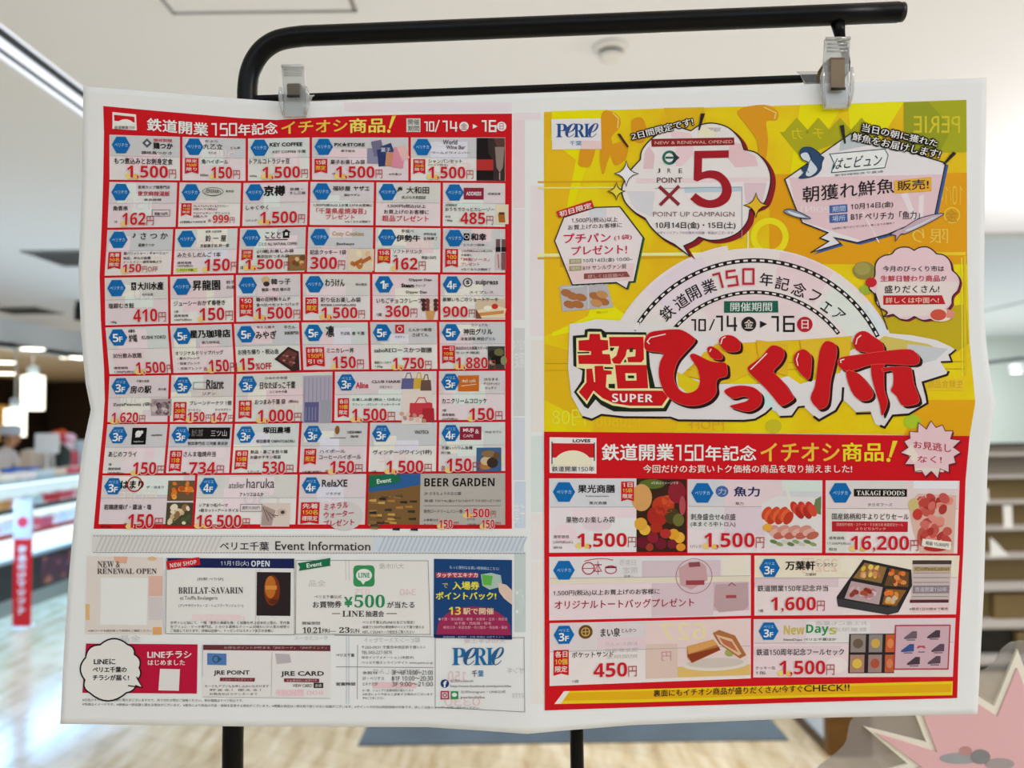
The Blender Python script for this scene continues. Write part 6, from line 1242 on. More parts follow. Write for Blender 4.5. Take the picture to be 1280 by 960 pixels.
glyph_brush('red brush character with two dots', [bi, [(884 + 0, 436), (889, 433), (897, 437), (903, 444), (902, 449), (895, 449), (888, 446)], [(899, 428), (901, 422), (909, 419), (918, 421), (925, 428), (924, 438), (914, 440), (905, 437)]], [[(812, 430), (809, 427), (813, 422), (832, 417.5)], [(887, 440), (889, 436)], [(901, 430), (903, 423), (907, 421)]])
glyph_brush('small low red brush character', [B_([(420, 630), (480, 600), (560, 590), (650, 605), (708, 650), (718, 710), (690, 760), (620, 795), (545, 785), (465, 755), (525, 735), (595, 715), (618, 690), (570, 675), (495, 692), (450, 670)])])
glyph_brush('red angle-shaped brush character', [B_([(610, 440), (660, 400), (720, 355), (780, 282), (820, 268), (880, 290), (900, 340), (868, 410), (812, 470), (835, 505), (900, 570), (945, 640), (975, 692), (905, 742), (862, 742), (810, 680), (740, 600), (640, 505), (612, 468)])], [B_([(628, 460), (690, 400), (760, 330)])])
glyph_brush('red brush character of two upright strokes', [C_2([(245, 312), (290, 300), (343, 345), (348, 420), (333, 530), (290, 520), (230, 450), (207, 390), (215, 340)]), C_2([(430, 275), (455, 240), (490, 235), (540, 262), (550, 330), (525, 450), (500, 560), (482, 730), (425, 775), (382, 755), (345, 702), (352, 650), (378, 590), (398, 430), (412, 330)])], [C_2([(240, 430), (228, 380), (245, 330)])])
glyph_brush('last red brush character with a crossbar', [D2([(165, 222), (195, 165), (255, 150), (320, 190), (400, 265), (402, 470), (405, 600), (430, 690), (412, 760), (386, 800), (372, 720), (340, 620), (305, 480), (297, 330), (200, 300), (172, 262)]), D2([(45, 390), (75, 352), (200, 332), (420, 302), (600, 290), (660, 330), (678, 368), (640, 410), (430, 402), (300, 408), (150, 455), (75, 440)]), D2([(110, 462), (190, 470), (255, 525), (318, 628), (288, 680), (215, 680), (150, 610)]), D2([(402, 432), (592, 425), (620, 470), (635, 560), (678, 690), (600, 725), (540, 718), (500, 650), (458, 608), (475, 560), (470, 458), (402, 462)])], [D2([(185, 250), (195, 205), (225, 180)]), D2([(70, 395), (65, 375), (95, 365)])])

# ---------------------------------------------------------------- lower right: heading
h = Print('heading_banner')
h.poly([(687, 546.5), (745.5, 547.5), (745.5, 592), (687, 591)], '#e6ddd8', 5); h.poly([(690, 554), (743, 554.5), (743, 572), (690, 572)], '#c41e24', 5.5)
h.poly([(689, 582)] + [(716 + 25 * math.cos(a), 583 - 20 * math.sin(a)) for a in (PI - PI * k / 16 for k in range(17))] + [(743, 583)], '#e4dcc0', 6); h.text('鉄道開業150年', (690, 583, 743, 589.5), '#3a3030', 6.5, .01); h.text('LOVES', (716, 549, 738, 553), K, 6, .04); h.line([(690, 552), (690, 580)], 1.2, K, 6.2); h.line([(743, 553), (743, 576)], 1.2, K, 6.2)
h.text('鉄道開業', (752.5, 555, 842, 575.5), WHITE, 6, .03); h.digits('150', (842, 556, 880, 575.5), WHITE, 6, 2.3); h.text('年記念', (882, 557, 945, 576), WHITE, 6, .03)
h.text('イチオシ', (951, 554, 1049, 576.5), '#ecb83c', 6, .03); h.text('商品', (1053, 553.5, 1104, 576.5), '#e8d428', 6, .03); h.poly([(1116, 551), (1122, 551), (1114, 572), (1111, 571)], '#ecc832', 6); h.ell(1110.5, 575, 2.6, 2.6, '#ecc832', 6)
h.text('今回だけのお買いトク価格の商品を取り揃えました!', (804, 581, 1065, 591), '#ecd9d2', 6, .02); h.build()
sb = Print('starburst'); N3 = 15; pts = []
for k in range(2 * N3):
    a = PI * k / N3 + .1; r = (36 if k % 2 == 0 else 28) * (1 + .05 * math.sin(k * 2.3)); pts.append((1164 + r * 1.03 * math.cos(a), 562 + r * .98 * math.sin(a)))
sb.poly([(x + 1.5, y + 2) for x, y in pts], '#7a1c28', 6); sb.poly(pts, '#e2c0c6', 7); sb.line(pts, .9, '#6a2a34', 7.4, True); sb.rect(1143, 585, 1180, 590, '#dccfc4', 7.3); sb.poly([(1140, 555), (1132, 565), (1142, 578), (1150, 574)], '#e4d6c8', 7.3)
sb.text('お見逃し', [(1142, 551), (1189, 555), (1189, 566), (1142, 560)], '#b0283c', 8, .02); sb.text('なく!', [(1147, 570), (1177, 570), (1177, 579), (1147, 578)], '#b0283c', 8, .02); sb.build()

# ---------------------------------------------------------------- lower right: offers
def quad_map(A, B, C_, D):
    A, B, C_, D = (np.array(p, float) for p in (A, B, C_, D)); Wd = np.linalg.norm(B - A); Hd = np.linalg.norm(D - A)
    def m(p):
        a = p[:, :1] / Wd; b_ = p[:, 1:] / Hd; return A * (1 - a) * (1 - b_) + B * a * (1 - b_) + C_ * a * b_ + D * (1 - a) * b_
    return m, Wd, Hd
def offer(quad, body, top, th, bd):
    m, Wd, Hd = quad_map(*quad); p = Print('coupon_cell', flyer, m); p.rect(0, 0, Wd, Hd, body, 5)
    if th: p.rect(0.4, .4, Wd - .4, th, top, 5.3); p.line([(1, th), (Wd - 1, th)], .6, '#a09a98', 5.8)
    return p, m, Wd, Hd
def big_badge(parent, m, cx, cy, r, kind):
    b_ = Print('floor_badge', parent, m); hexagon(b_, cx, cy, r, 7.4); k = r / 14
    if kind == 'p': b_.text('ペリチカ', (cx - 9 * k, cy - 2.4 * k, cx + 9 * k, cy + 2.4 * k), '#b4d4ea', 8)
    else: b_.text('ペリエ', (cx - 7 * k, cy - 8 * k, cx + 7 * k, cy - 4 * k), '#b4d4ea', 8); b_.text(boldsans('3'), (cx - 7 * k, cy - 2.5 * k, cx + .5 * k, cy + 8.5 * k), WHITE, 8); b_.text('F', (cx + 1.5 * k, cy + 1.5 * k, cx + 6.5 * k, cy + 8.5 * k), WHITE, 8, .02)
    b_.build()
# fruit bag
p, m, Wd, Hd = offer([(686.5, 598), (795.5, 598), (795.5, 690), (686.5, 691)], '#e0d6d8', '#cfcfd2', 36, 'p')
p.rect(50, 50, 109, 90, '#dedcda', 5.5); p.rect(30, 38, 109, 50, '#e4d0d4', 5.4); p.ell(20, 70, 14, 12, '#e6cdd2', 5.5); p.ell(60, 58, 18, 9, '#dcc9ce', 5.6)
p.text('果光商膳', (36, 8, 82, 18), '#262020', 6.6, .04); p.text('Kakousyouzen', (46, 21, 74, 24), D_, 6.6); p.text('果光商膳', (50, 29, 72, 33), D_, 6.6); p.text('果物のお楽しみ袋', (21, 48, 82, 56), '#3a3433', 6.6, .015)
p.text('通常価格', (5, 71, 25, 75), D_, 6.6); p.text('2,000円(税込)以上', (5, 78, 30, 82), D_, 6.6); p.text('相当', (5, 85, 16, 88), D_, 6.6)
o_ = p.build(); big_badge(o_, m, 18.5, 17, 14, 'p'); price(o_, m, '1,500', 35, 69, 97, 86.5, True, True, 7); limit_tag(o_, m, 90, 4, 106, 29, ['1日', '15袋', '限定'], 7)
f_ = Print('product_photo'); f_.poly([(795.5, 598), (858, 599), (858, 690), (795.5, 690)], '#3a2418', 5)
for x, y, rx, ry, c_ in ((802, 622, 13, 17, '#d09a5c'), (800, 622, 9, 13, '#ddb07a'), (815, 605, 16, 6, '#5a6a2c'), (829, 632, 14, 12, '#b83a22'), (822, 645, 13, 13, '#a82a20'), (835, 626, 9, 7, '#c9502c'), (846, 615, 11, 14, '#8a2430'), (853, 632, 6, 12, '#b04a50'), (840, 645, 10, 10, '#4a3c20'), (848, 650, 7, 8, '#6a6a34'), (801, 655, 8, 8, '#d8a03a'), (806, 662, 7, 7, '#e0b040'), (803, 678, 7, 7, '#6a1a2a'), (816, 672, 7, 7, '#8a2030'), (826, 680, 7, 7, '#701c2c'), (812, 684, 5, 5, '#9c3a2a'), (832, 667, 7, 6, '#b0302a'), (842, 668, 7, 7, '#d99a2c'), (849, 672, 7, 7, '#e0a83a'), (840, 680, 6, 6, '#7a2030'), (851, 684, 6, 5, '#d98a2c'), (820, 660, 8, 6, '#a8301c')): f_.ell(x, min(y, 689 - ry), rx if x + rx < 857 else 857 - x, ry, c_, 5.4 + ((x * 7 + y) % 9) * .12)
f_.text('※写真はイメージです', (814, 602, 848, 605.5), '#d9d0c0', 7); f_.build()
# sashimi
p, m, Wd, Hd = offer([(859.5, 599), (1028, 600.5), (1027.5, 691), (859.5, 691)], '#e2d4d6', '#cdccd0', 34, 'p')
p.rect(46, 0.5, 120, 34, '#dec8cc', 5.5); p.rect(46, 35, 96, 70, '#d8c6ce', 5.5); p.rect(0.5, 36, 46, 62, '#d6d4d2', 5.5); p.rect(118, 0.5, 168, 14, '#cfdad2', 5.6)
p.ell(43, 15, 8, 7, '#44649c', 6); p.text('力', (38, 11, 48, 19), '#b4c0dc', 6.6); p.text('魚力', (58, 9, 90, 21), '#1d2c5c', 6.6, .045); p.text('魚力', (60, 28, 70, 32), D_, 6.6)
p.text('刺身盛合せ4点盛', (4, 43, 60, 51), '#3a3433', 6.6, .015); p.text('(本まぐろ中トロ入)', (4, 53, 60, 60), '#3a3433', 6.6, .015); p.text('1パック', (3, 82, 17, 86), D_, 6.6)
o_ = p.build(); big_badge(o_, m, 18.5, 17, 14, 'p')
f_ = Print('product_photo', o_, m); f_.poly([(92, 30), (112, 20), (166, 22), (168, 88), (100, 84), (96, 66)], '#d9d4d2', 6)
for i in range(9): f_.ell(99 + i * 3.4, 42 + (i % 3) * 3, 5.5, 9, ['#c9482a', '#d85f34', '#b83a22'][i % 3], 6.4 + .1 * i, .5)
for i in range(8): f_.ell(134 + i * 3.2, 35 + (i % 3) * 3, 5, 8.5, ['#c23428', '#d04a34', '#a82c24'][i % 3], 6.5 + .1 * i, -.4)
for i in range(12): f_.ell(106 + i * 4.6, 62 + (i % 3) * 4, 8, 4.6, ['#cc8a7c', '#d8a498', '#b8604e'][i % 3], 7.2 + .08 * i, -.3)
for i in range(8): f_.ell(108 + i * 7, 78 + (i % 2) * 3, 5, 2.4, ['#6a7a48', '#8a9a68', '#c9c4b0'][i % 3], 7.4, .3)
f_.ell(100, 60, 6, 5, '#dca03a', 7.6); f_.poly([(160, 24), (167, 20), (167, 44), (156, 40)], '#6a7a50', 6.3); f_.line([(122, 6), (128, 24), (126, 44)], 4, '#dcd8c8', 6.3); f_.build()
price(o_, m, '1,500', 21, 67, 84, 85.5, True, True, 8.4)
# beef
p, m, Wd, Hd = offer([(1032, 600.5), (1199.5, 601), (1196.5, 692), (1032, 691)], '#e4d6d4', '#dccccc', 35, 'p')
p.rect(0.5, 36, 26, 90, '#d4d2ca', 5.6); p.rect(26, 0.5, 100, 14, '#d4d0cc', 5.5); p.rect(110, .5, 166, 10, '#e0e0ea', 5.6)
p.rect(35.5, 10.5, 102, 20, '#1c1616', 6.2); p.text(boldserif('TAKAGI FOODS'), (39, 12.5, 99, 18.5), '#d9d4cc', 6.8); p.text('タカギフーズ', (53, 28, 84, 32), D_, 6.6); p.text('国産銘柄和牛よりどりセール', (8, 41, 105, 49), '#3a3030', 6.6, .015)
p.rect(8, 51, 104, 64, '#b6202c', 6.2); p.text('国産和牛焼肉・ステーキ・すき焼き用 数量限定セール', (14, 53, 98, 57), '#e0b0a4', 6.8); p.text('よりどり3パック', (38, 58.5, 76, 62), '#e6c0b4', 6.8)
p.text('通常価格', (4, 70, 24, 74), D_, 6.6); p.text('17,500円(税込)', (2, 77, 32, 81), D_, 6.6); p.text('相当', (4, 84, 14, 88), D_, 6.6)
o_ = p.build(); big_badge(o_, m, 18.5, 15.5, 14, 'p')
f_ = Print('product_photo', o_, m); f_.poly([(104, 30), (116, 16), (164, 18), (163, 90), (120, 90), (110, 60)], '#d6b0a0', 6)
r_ = random.Random(31)
for i in range(34): f_.ell(r_.uniform(120, 155), r_.uniform(20, 76), r_.uniform(5, 9), r_.uniform(3.5, 6), ['#b8443c', '#cc6a60', '#a83832', '#d88a7c', '#c2564c'][i % 5], 6.4 + .05 * i, r_.uniform(0, 3))
f_.ell(111, 30, 7, 8, '#c9b47a', 6.6); f_.ell(116, 42, 6, 7, '#c03a34', 8.1); f_.ell(122, 70, 6, 12, '#b85a4c', 6.5); f_.ell(140, 84, 15, 4, '#b02c24', 8.2); f_.build()
price(o_, m, '16,200', 32, 69, 106, 87, True, True, 8.6)
tg_ = Print('price_tag', o_, m); tg_.poly([(123, 72), (160, 76), (159, 86), (122, 81)], '#e2dcd0', 8.4); tg_.text('税抜 15,000円', [(127, 75), (156, 78), (156, 83), (127, 80)], K, 9, .01); tg_.build()
# tote bag
p, m, Wd, Hd = offer([(686.5, 696), (938.5, 694), (938.5, 769.5), (686.5, 775.5)], '#e2cfd2', '#d8d4d4', 27, 'p')
p.rect(0.5, 27.5, 251, 34, '#dcd2bc', 5.7); p.rect(116, 6, 214, 27, '#d0bcc2', 5.6); p.rect(216, .8, 250, 27, '#e2d8c8', 5.6); p.rect(128, 35, 205, 78, '#d2bcc2', 5.6); p.rect(205, 35, 250, 72, '#cdb0b6', 5.6)
p.ring(49, 15, 7.4, 1.4, '#b0344c', 6.4); p.line([(41, 15), (57, 15)], 1, '#b0344c', 6.5); p.text('本', (56, 6, 66, 23), '#b0344c', 6.4); p.line([(70, 14), (84, 14)], 2, '#7a2434', 6.4); p.ring(77, 17, 7, 1.2, '#b0344c', 6.4, 20, 5); p.line([(44, 6), (52, 4), (60, 3), (72, 3), (80, 5)], 1.1, '#c24a5a', 6.4); p.text('日本一', (94, 24, 106, 27), D_, 6.6)
p.text('日楽市', (108, 4, 88, 12), '#bdb4b2', 6); p.text('限定', (110, 14, 92, 22), '#bdb4b2', 6)
p.text('1,500円(税込)以上お買上げのお客様に', (5, 42, 138, 50), '#3a3433', 6.6, .015); p.text('オリジナルトートバッグプレゼント', (7, 55, 181, 66), '#a02438', 6.6, .02)
p.ring(181, 26.5, 22.5, .9, '#b0707a', 6.4, 40); p.poly([(162, 16), (176, 8), (190, 9), (196, 14), (198, 32), (178, 44), (164, 38)], '#c49a9c', 6.2); p.poly([(174, 9), (188, 8), (189, 14), (175, 15)], '#8a4a50', 6.7); p.rect(171, 32, 194, 38, '#9a4048', 6.8)
o_ = p.build(); big_badge(o_, m, 18.5, 17, 13.5, 'p')
f_ = Print('product_photo', o_, m); f_.poly([(208, 38), (248, 36), (249, 66), (244, 72), (212, 74), (206, 66)], '#b89a9c', 6.4); f_.line([(224, 40), (228, 36), (233, 40)], 1.4, '#8a5a5c', 7); f_.rect(221, 52, 234, 56, '#a04a50', 7); f_.build()
# pocket sandwich
p, m, Wd, Hd = offer([(687, 779), (938.5, 773), (938.5, 848), (687, 857.5)], '#e2d8d4', '#d6cccc', 36, 'e')
p.rect(120, 1, 251, 74, '#e0c8c4', 5.5); p.rect(60, 20, 120, 34, '#dcc4c8', 5.6); p.rect(120, 30, 160, 74, '#d6bcae', 5.7); p.rect(160, 60, 251, 74, '#d9b46a', 5.7); p.text('627', (195, 4, 140, 26), '#e6d89a', 6); p.text('円', (152, 40, 140, 52), '#c4849a', 6)
p.ell(45, 12, 8.8, 8.8, '#6a4a20', 6.2); p.ring(45, 12, 5, 1.2, '#c9a868', 6.7); p.line([(40, 12), (50, 12)], 1, '#c9a868', 6.8); p.line([(45, 7), (45, 17)], 1, '#c9a868', 6.9)
p.text('まい泉', (64, 8, 88, 19), '#2a2422', 6.6, .02); p.text('とんかつ', (90, 9, 108, 14), D_, 6.6); p.text('ポケットサンド', (28, 37, 80, 44.5), '#3a3433', 6.6, .02); p.text('1個', (28, 72, 36, 76), D_, 6.6)
for i, t in enumerate(('お肉たっぷり', '国産豚使用', '期間限定')): p.text(t, (110, 26 + i * 8, 70, 31 + i * 8), '#b8b2b0', 6)
o_ = p.build(); big_badge(o_, m, 18, 15, 13, 'e'); limit_tag(o_, m, 5, 34, 24, 66, ['各日', '10個', '限定'], 7); price(o_, m, '450', 55, 52, 97, 70, True, False, 8)
f_ = Print('product_photo', o_, m); f_.ell(207, 58, 42, 9, '#d9cfc4', 6.4); f_.ell(207, 56.5, 36, 6.5, '#c9bcb0', 6.8)
f_.poly([(172, 34), (205, 26), (214, 40), (178, 56), (172, 48)], '#b5713a', 7.2); f_.poly([(172, 34), (205, 26), (210, 33), (174, 44)], '#d29a58', 7.6); f_.poly([(172, 45), (212, 36), (213, 40), (178, 55)], '#8a3c22', 7.7); f_.poly([(204, 18), (212, 14), (232, 22), (246, 48), (238, 52), (212, 32)], '#a86a3c', 7.4); f_.poly([(208, 20), (228, 26), (240, 46), (236, 48), (214, 32)], '#d8b08c', 7.9); f_.poly([(212, 24), (228, 30), (236, 44), (218, 33)], '#b86a4c', 8.2); f_.ell(225, 44, 6, 5, '#9aa05a', 7); f_.build()
# anniversary lunch box
p, m, Wd, Hd = offer([(943, 694.5), (1199.5, 694.5), (1195, 768), (943, 769.5)], '#e2d2d0', '#e2d8c2', 28, 'e')
p.rect(0.5, 28.5, 106, 40, '#d6bfc4', 5.6); p.rect(58, 42, 112, 74, '#e2cdd0', 5.5); p.rect(108, .6, 250, 22, '#e4dac8', 5.55); p.text('232円', (104, 3, 60, 22), '#e2bfae', 6); p.rect(200, 62, 248, 72, '#e2c4c4', 5.6)
p.text('万葉軒', (39, 7, 76, 18), '#241e1c', 6.6, .045); p.text('マンヨウケン', (78, 9, 104, 14), D_, 6.6); p.text('万葉軒', (64, 22, 78, 25.5), D_, 6.6); p.text('鉄道開業150年記念弁当', (4, 37, 93, 45), '#3a3433', 6.6, .015); p.text('1個', (5, 67, 11, 71), D_, 6.6)
p.rect(198, 6, 247, 60, '#c4b4b0', 6); p.rect(198, 6, 247, 11, '#4a3c38', 6.5); p.rect(197, 56, 246, 60, '#5a3038', 6.5); p.rect(200, 14, 246, 20, '#b09a6c', 6.5); p.rect(200, 38, 246, 48, '#8a7e88', 6.5)
for i in range(7): p.line([(200, 16 + i * 6), (245, 16 + i * 6)], .8, '#8f7f78', 6.9)
p.text('CoffeeLabel', (202, 15, 244, 19), '#6a5a38', 7.1); p.text('鉄道開業150年', (203, 40, 243, 46), '#d0c8cc', 7.1); p.text('※限定1日50個まで販売', (197, 66, 246, 69.5), D_, 6.6)
o_ = p.build(); big_badge(o_, m, 19, 15.5, 13, 'e'); price(o_, m, '1,600', 21, 52, 78, 69, True, False, 8)
f_ = Print('product_photo', o_, m)
f_.poly([(136, 5), (197, 18), (199, 38), (183, 72), (170, 75), (106, 64), (104, 52)], '#2c2828', 6.4); f_.poly([(104, 54), (170, 66), (183, 60), (183, 72), (170, 75), (106, 64)], '#3c3a3c', 6.9)
f_.poly([(138, 9), (166, 15), (160, 35), (124, 28)], '#8a6a3c', 7); f_.poly([(170, 16), (194, 21), (194, 40), (164, 38)], '#6a4a2c', 7); f_.poly([(122, 32), (162, 40), (158, 62), (114, 54)], '#b49a9a', 7); f_.poly([(166, 42), (192, 44), (180, 64), (162, 62)], '#8a5a2c', 7)
r_ = random.Random(77)
def inside(c, sx, sy, n, pal, L):
    for i in range(n): f_.ell(c[0] + r_.uniform(-sx, sx), c[1] + r_.uniform(-sy, sy), r_.uniform(2.5, 5), r_.uniform(2, 3.6), pal[i % len(pal)], L + .04 * i, r_.uniform(0, 3), 9)
inside((146, 20), 11, 6, 14, ['#d8b03c', '#c98a5c', '#e0c060', '#b06a4c', '#d8a878'], 7.4); inside((180, 28), 9, 7, 12, ['#c9642c', '#d98a4c', '#8a3c20', '#4a4a34', '#d87a3a'], 7.4); inside((138, 47), 15, 5, 14, ['#c9a8b0', '#b07a7c', '#d0bcc0', '#8a3a30'], 7.4); inside((138, 46), 8, 3, 8, ['#8a3020', '#a84a2c', '#6a2a20'], 8.0); inside((174, 53), 7, 6, 12, ['#dc8a2c', '#d8a04c', '#e0702c', '#c9b49a'], 7.4); f_.build()
# rail company cookies
p, m, Wd, Hd = offer([(942, 774), (1194.5, 772.5), (1191, 846), (941.5, 846.8)], '#e2ccce', '#d9cacc', 30, 'e')
p.rect(66, 4, 146, 30, '#dcd6d4', 5.6); p.rect(0.5, 34, 110, 44, '#d9c4c8', 5.6); p.ell(105, 58, 14, 10, '#e4d6d2', 5.6); p.ell(135, 58, 12, 9, '#e2d2ce', 5.6); p.rect(130, 62, 248, 72, '#dcd0c6', 5.5)
p.text(boldsans('New'), (38, 8, 64, 19.5), '#c9b040', 6.6); p.text(boldsans('Day'), (66, 7, 94, 21), '#2a8a48', 6.6); p.text(boldsans('s'), (95, 11, 104, 19.5), '#b4b44c', 6.6); p.text('NewDays ペリエ千葉ほか', (38, 24, 104, 28), D_, 6.6, .01); p.text('鉄道150周年記念フールセック', (4, 37, 114, 45.5), '#3a3433', 6.6, .015); p.text('クッキー缶', (3, 59, 28, 63), D_, 6.6); p.text('1缶', (3, 65, 16, 69), D_, 6.6)
for i, t in enumerate(('お土産にも最適', '数量限定販売')): p.text(t, (142, 3 + i * 8, 78, 8 + i * 8), '#b8aeae', 6)
o_ = p.build(); big_badge(o_, m, 19, 15, 12.5, 'e'); price(o_, m, '1,500', 33, 52, 91, 69.5, True, True, 8)
f_ = Print('product_photo', o_, m); f_.rect(120, 19, 178, 68, '#2c2628', 6.4)
for i, (x0, y0, x1, y1, c_, d_) in enumerate(((122, 20, 141, 42, '#8f827a', '#6a5a4c'), (145, 20, 162, 42, '#8a827c', '#c9a24c'), (166, 20, 178, 42, '#c25a34', '#d8824c'), (122, 45, 140, 67, '#a8806c', '#d8b44c'), (145, 45, 162, 67, '#9a8078', '#a8503c'), (166, 45, 178, 67, '#b85a3c', '#d07a50'))): f_.rect(x0, y0, x1, y1, c_, 6.9); f_.ell((x0 + x1) / 2, (y0 + y1) / 2, (x1 - x0) * .34, 6, d_, 7.3 + .05 * i)
f_.build()
f_ = Print('product_photo', o_, m); f_.rect(178, 9, 246, 63, '#c9a8b0', 7.6); f_.line([(178, 9), (246, 9), (246, 63), (178, 63)], 1.6, '#b0384c', 8, True)
for i, (x, y) in enumerate(((197, 21), (226, 20), (194, 37), (211, 36), (232, 37), (202, 53), (228, 52))):
    c_ = ['#6a5a64', '#4a3c44', '#3a5088', '#b84a5c', '#5f4a58', '#4a3c44', '#5a4852'][i]; w_ = 8 if i != 3 else 6
    f_.poly([(x - w_, y + 3), (x + w_ * .3, y - 5), (x + w_, y - 5), (x + w_, y + 4), (x - w_, y + 5)] if i != 3 else [(x - 6, y + 2), (x - 4, y - 2), (x + 4, y - 2), (x + 6, y + 2), (x, y)], c_, 8.3); f_.line([(x - w_ * .6, y + 6), (x + w_ * .8, y + 6)], 1.2, '#6a5a64', 8.6)
f_.build()
# yellow closing strip
ys = Print('notice_strip'); ys.poly([(693, 880), (705, 864), (800, 861.5), (1062, 854.5), (1191, 851.5), (1190.5, 869), (1000, 872), (800, 878)], '#e6c41e', 5); ys.poly([(700, 876), (712, 866), (800, 864), (1062, 857.5), (1189, 855), (1188.5, 865), (1000, 868.5), (800, 874)], '#dda818', 5.5)
ys.poly([(693, 880), (705, 864), (712, 863.8), (701, 879.8)], '#e2dad2', 5.8); ys.text('裏面にもイチオシ商品が盛りだくさん!今すぐ', [(817, 862.5), (1003, 856.2), (1003, 865.2), (817, 871)], '#2c2018', 6.2, .025); ys.text('CHECK!!', [(1005, 856.5), (1062, 855.2), (1062, 863.6), (1005, 864.8)], '#2c2018', 6.2, .01); ys.build()

# ================================================================== clips
make_clip(370, 89, 148, 34, 111, 125, 'clear plastic clip with a short grey spring on the left half of the flyer', '#7d776b', -4, 0)
make_clip(1041, 55, 138, 38, 79, 116, 'clear plastic clip with a long brownish spring near the rod bend on the right', '#85715a', -10, 0)

# ================================================================== pink star sign behind the lower right corner
YS = .64
m_veil = bpy.data.materials.new('hazy clear sheet'); m_veil.use_nodes = True
_nt = m_veil.node_tree; _o = _nt.nodes['Material Output']; _t = _nt.nodes.new('ShaderNodeBsdfTransparent'); _d = _nt.nodes.new('ShaderNodeBsdfPrincipled'); _d.inputs['Base Color'].default_value = hexlin('#a8a29c'); _d.inputs['Roughness'].default_value = .25
_m = _nt.nodes.new('ShaderNodeMixShader'); _m.inputs[0].default_value = .42; _nt.links.new(_t.outputs[0], _m.inputs[1]); _nt.links.new(_d.outputs[0], _m.inputs[2]); _nt.links.new(_m.outputs[0], _o.inputs[0]); MATS['hazy clear sheet'] = m_veil
star_px = [(1272, 812), (1243, 883), (1200, 855), (1185, 790), (1158, 928), (1081, 909), (1135, 955), (1040, 985), (1125, 1010), (1075, 1080), (1160, 1050), (1170, 1130), (1225, 1065), (1290, 1140), (1315, 1060), (1400, 1090), (1385, 1010), (1470, 985), (1385, 945), (1440, 860), (1345, 895), (1335, 825), (1298, 880)]
star_px[3] = (1128, 850)
sheet_px = [(1400, 792), (1320, 800), (1262, 804), (1239, 832), (1200, 850), (1120, 865), (1069, 896), (1061, 913), (1057, 930), (1040, 946), (1018, 965), (1000, 1010), (1040, 1110), (1150, 1170), (1290, 1180), (1430, 1130), (1500, 990), (1480, 860)]
def place(px, Y): return [tuple(float(c) for c in at(u, v, Y)) for u, v in px]
cxy = np.array(at(1262, 960, YS))
pop = empty('star_sign', (float(cxy[0]), YS, 0), 'pink starburst sign with a cream edge on a clear sheet at the lower right corner', 'sign')
def rel(pts): return [(x - cxy[0], y - YS, z) for x, y, z in pts]
def plate(name, px, Y, th, mat, parent=pop): return prism(name, rel(place(px, Y)), (0, th, 0), mat, parent)
def shrink(px, k, d):      # inset a star outline evenly
    P = [np.array(p, float) for p in px]; n = len(P); A = sum(P[i][0] * P[(i + 1) % n][1] - P[(i + 1) % n][0] * P[i][1] for i in range(n)); sg = 1 if A > 0 else -1; out = []
    for i in range(n):
        a, b_, c = P[i - 1], P[i], P[(i + 1) % n]; d0 = (b_ - a) / np.linalg.norm(b_ - a); d1 = (c - b_) / np.linalg.norm(c - b_)
        n0 = np.array([-d0[1], d0[0]]) * sg; n1 = np.array([-d1[1], d1[0]]) * sg; mm = n0 + n1; q = mm / max(.25, (mm @ n0)); out.append(tuple(b_ + q * d))
    return out
plate('clear_sheet', smooth_closed(sheet_px, 3), YS + .004, .0012, m_veil)
plate('cream_edge', star_px, YS + .001, .0025, pmat('cream card', '#f8f0dc', .5))
face_px = shrink(star_px, 1, 8.5)
plate('pink_face', face_px, YS - .0004, .0014, pmat('pink card', '#efbcbd', .45))
for cx, cy, rx, ry, c_ in ((1200, 948, 26, 7, '#a8a8aa'), (1226, 946, 12, 9, '#8f8c8c'), (1250, 955, 18, 7, '#b0a2a0'), (1207, 939, 8, 6, '#c8948f')):
    plate('ink_smear', [(cx + rx * math.cos(t), cy + ry * math.sin(t) + (cx - 1200) * 0) for t in (2 * PI * k / 20 for k in range(20))], YS - .0006 - .0002 * (cx % 3), .0002, pmat('smear ' + c_, c_, .5))
zt = float(at(1262, 1020, YS)[2])
tube('support_rod', [(0, .009, .01), (0, .009, zt)], .004, MATS['clear plastic'], pop, 12); lathe('foot', [(.11, 0), (.11, .008), (.02, .014)], (0, .009, 0), m_white, pop, 28)

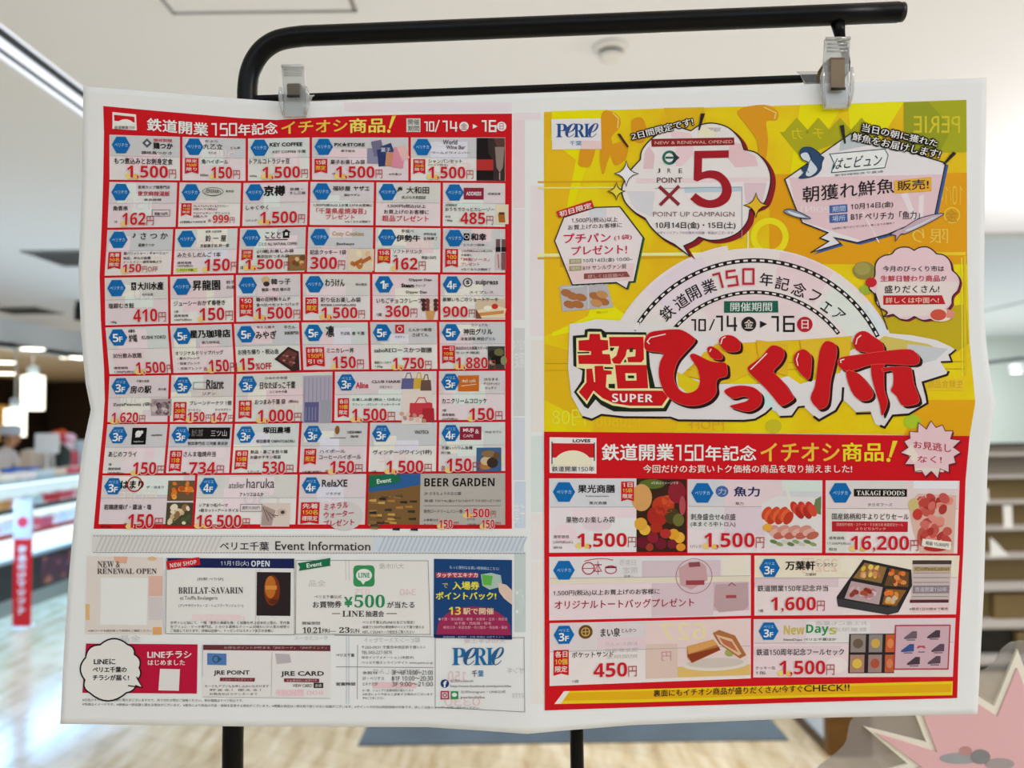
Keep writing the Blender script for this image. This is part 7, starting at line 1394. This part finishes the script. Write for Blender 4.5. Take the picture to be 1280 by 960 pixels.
# ================================================================== shop worker at the far left
pw = at(-9, 543, 8.8); PX, PY, PZ = float(pw[0]), 8.8, float(pw[2])
wk = empty('person', (PX, PY, 0), 'shop worker in a pale blue cap and white patterned uniform behind the display case', 'person')
HT = PZ / 1.5                       # bent slightly forward over the counter
jt = {'pel': (0, .0, .92), 'wai': (.03, 0, 1.04), 'che': (.10, 0, 1.20), 'nec': (.16, 0, 1.30), 'hd0': (.19, 0, 1.36)}
V, E_, R_ = [], [], []
def add(p, r, par=None):
    V.append(tuple(c * HT for c in p)); R_.append(r * HT)
    if par is not None: E_.append((par, len(V) - 1))
    return len(V) - 1
pe = add(jt['pel'], .145); wa = add(jt['wai'], .135, pe); ch_ = add(jt['che'], .15, wa); nk = add(jt['nec'], .06, ch_); n2 = add(jt['hd0'], .055, nk)
for sg in (-1, 1):
    sh = add((.12, sg * .17, 1.24), .07, ch_); el = add((.22, sg * .25, 1.02), .048, sh); wr = add((.42, sg * .16, 1.00), .034, el); pm_ = add((.50, sg * .13, 1.00), .032, wr)
    for k in range(4):
        f1 = add((.56, sg * .13 + (k - 1.5) * .02, .995), .0095, pm_); f2 = add((.585 - .004 * abs(k - 1.5), sg * .13 + (k - 1.5) * .021, .98), .0085, f1)
    t1 = add((.52, sg * .13 - sg * .045, .99), .0105, wr)
    hp_ = add((0, sg * .09, .84), .10, pe); kn = add((.02, sg * .10, .48), .062, hp_); an = add((-.01, sg * .10, .09), .045, kn); ft = add((.10, sg * .11, .045), .04, an); add((.18, sg * .115, .035), .03, ft)
me = bpy.data.meshes.new('body'); me.from_pydata(V, E_, []); body = link('body', me, wk, pmat('white uniform', '#e9e6ea', .7))
md = body.modifiers.new('skin', 'SKIN'); 
for i, sv in enumerate(me.skin_vertices[0].data if me.skin_vertices else []): sv.radius = (R_[i], R_[i])
if not me.skin_vertices:
    bpy.context.view_layer.objects.active = body; body.select_set(True); bpy.context.view_layer.update()
if me.skin_vertices:
    me.skin_vertices[0].data[0].use_root = True
sd_ = body.modifiers.new('sub', 'SUBSURF'); sd_.levels = 1; sd_.render_levels = 2
hx, hz = .215 * HT, 1.455 * HT
bm = bmesh.new(); bmesh.ops.create_icosphere(bm, subdivisions=3, radius=1)
for v in bm.verts:
    x, y, z = v.co; w_ = 1 - .28 * max(0, -z); v.co = (hx + x * .098 * HT * w_, y * .078 * HT * w_, hz + z * .118 * HT)
for sg in (-1, 1):
    bmesh.ops.create_icosphere(bm, subdivisions=2, radius=1, matrix=Matrix.Translation((hx - .005, sg * .078 * HT, hz - .005)) @ Matrix.Diagonal((.02, .01, .03, 1)))
bmesh.ops.create_cone(bm, cap_ends=True, segments=10, radius1=.016, radius2=.006, depth=.045, matrix=Matrix.Translation((hx + .10 * HT, 0, hz - .012)) @ Matrix.Rotation(.35, 4, 'Y'))
head = bm_obj('head', bm, pmat('skin', '#d9a585', .5), wk, True)
bm = bmesh.new()
for sg in (-1, 1): bmesh.ops.create_icosphere(bm, subdivisions=2, radius=.009, matrix=Matrix.Translation((hx + .088 * HT, sg * .032, hz + .012)))
bm_obj('eyes', bm, m_dark, head)
bm = bmesh.new(); add_box(bm, hx + .07 * HT, hx + .094 * HT, -.022, .022, hz - .065, hz - .055, 0, .003); bm_obj('mouth', bm, pmat('lips', '#b06a5c', .5), head)
bm = bmesh.new(); bmesh.ops.create_icosphere(bm, subdivisions=3, radius=1)
for v in bm.verts: x, y, z = v.co; v.co = (hx - .012 + x * .104 * HT, y * .085 * HT, hz + .012 + z * .112 * HT)
bmesh.ops.delete(bm, geom=[v for v in bm.verts if v.co.x > hx + .035 * HT and v.co.z < hz + .06 * HT or v.co.z < hz - .06 * HT], context='VERTS')
bm_obj('hair', bm, pmat('dark brown hair', '#2a1d18', .6), wk, True)
lathe('cap', [(.110 * HT, hz + .035), (.115 * HT, hz + .06), (.112 * HT, hz + .13), (.06 * HT, hz + .15)], (hx - .008, 0, 0), pmat('pale blue cap', '#cfdcee', .7), wk, 28)
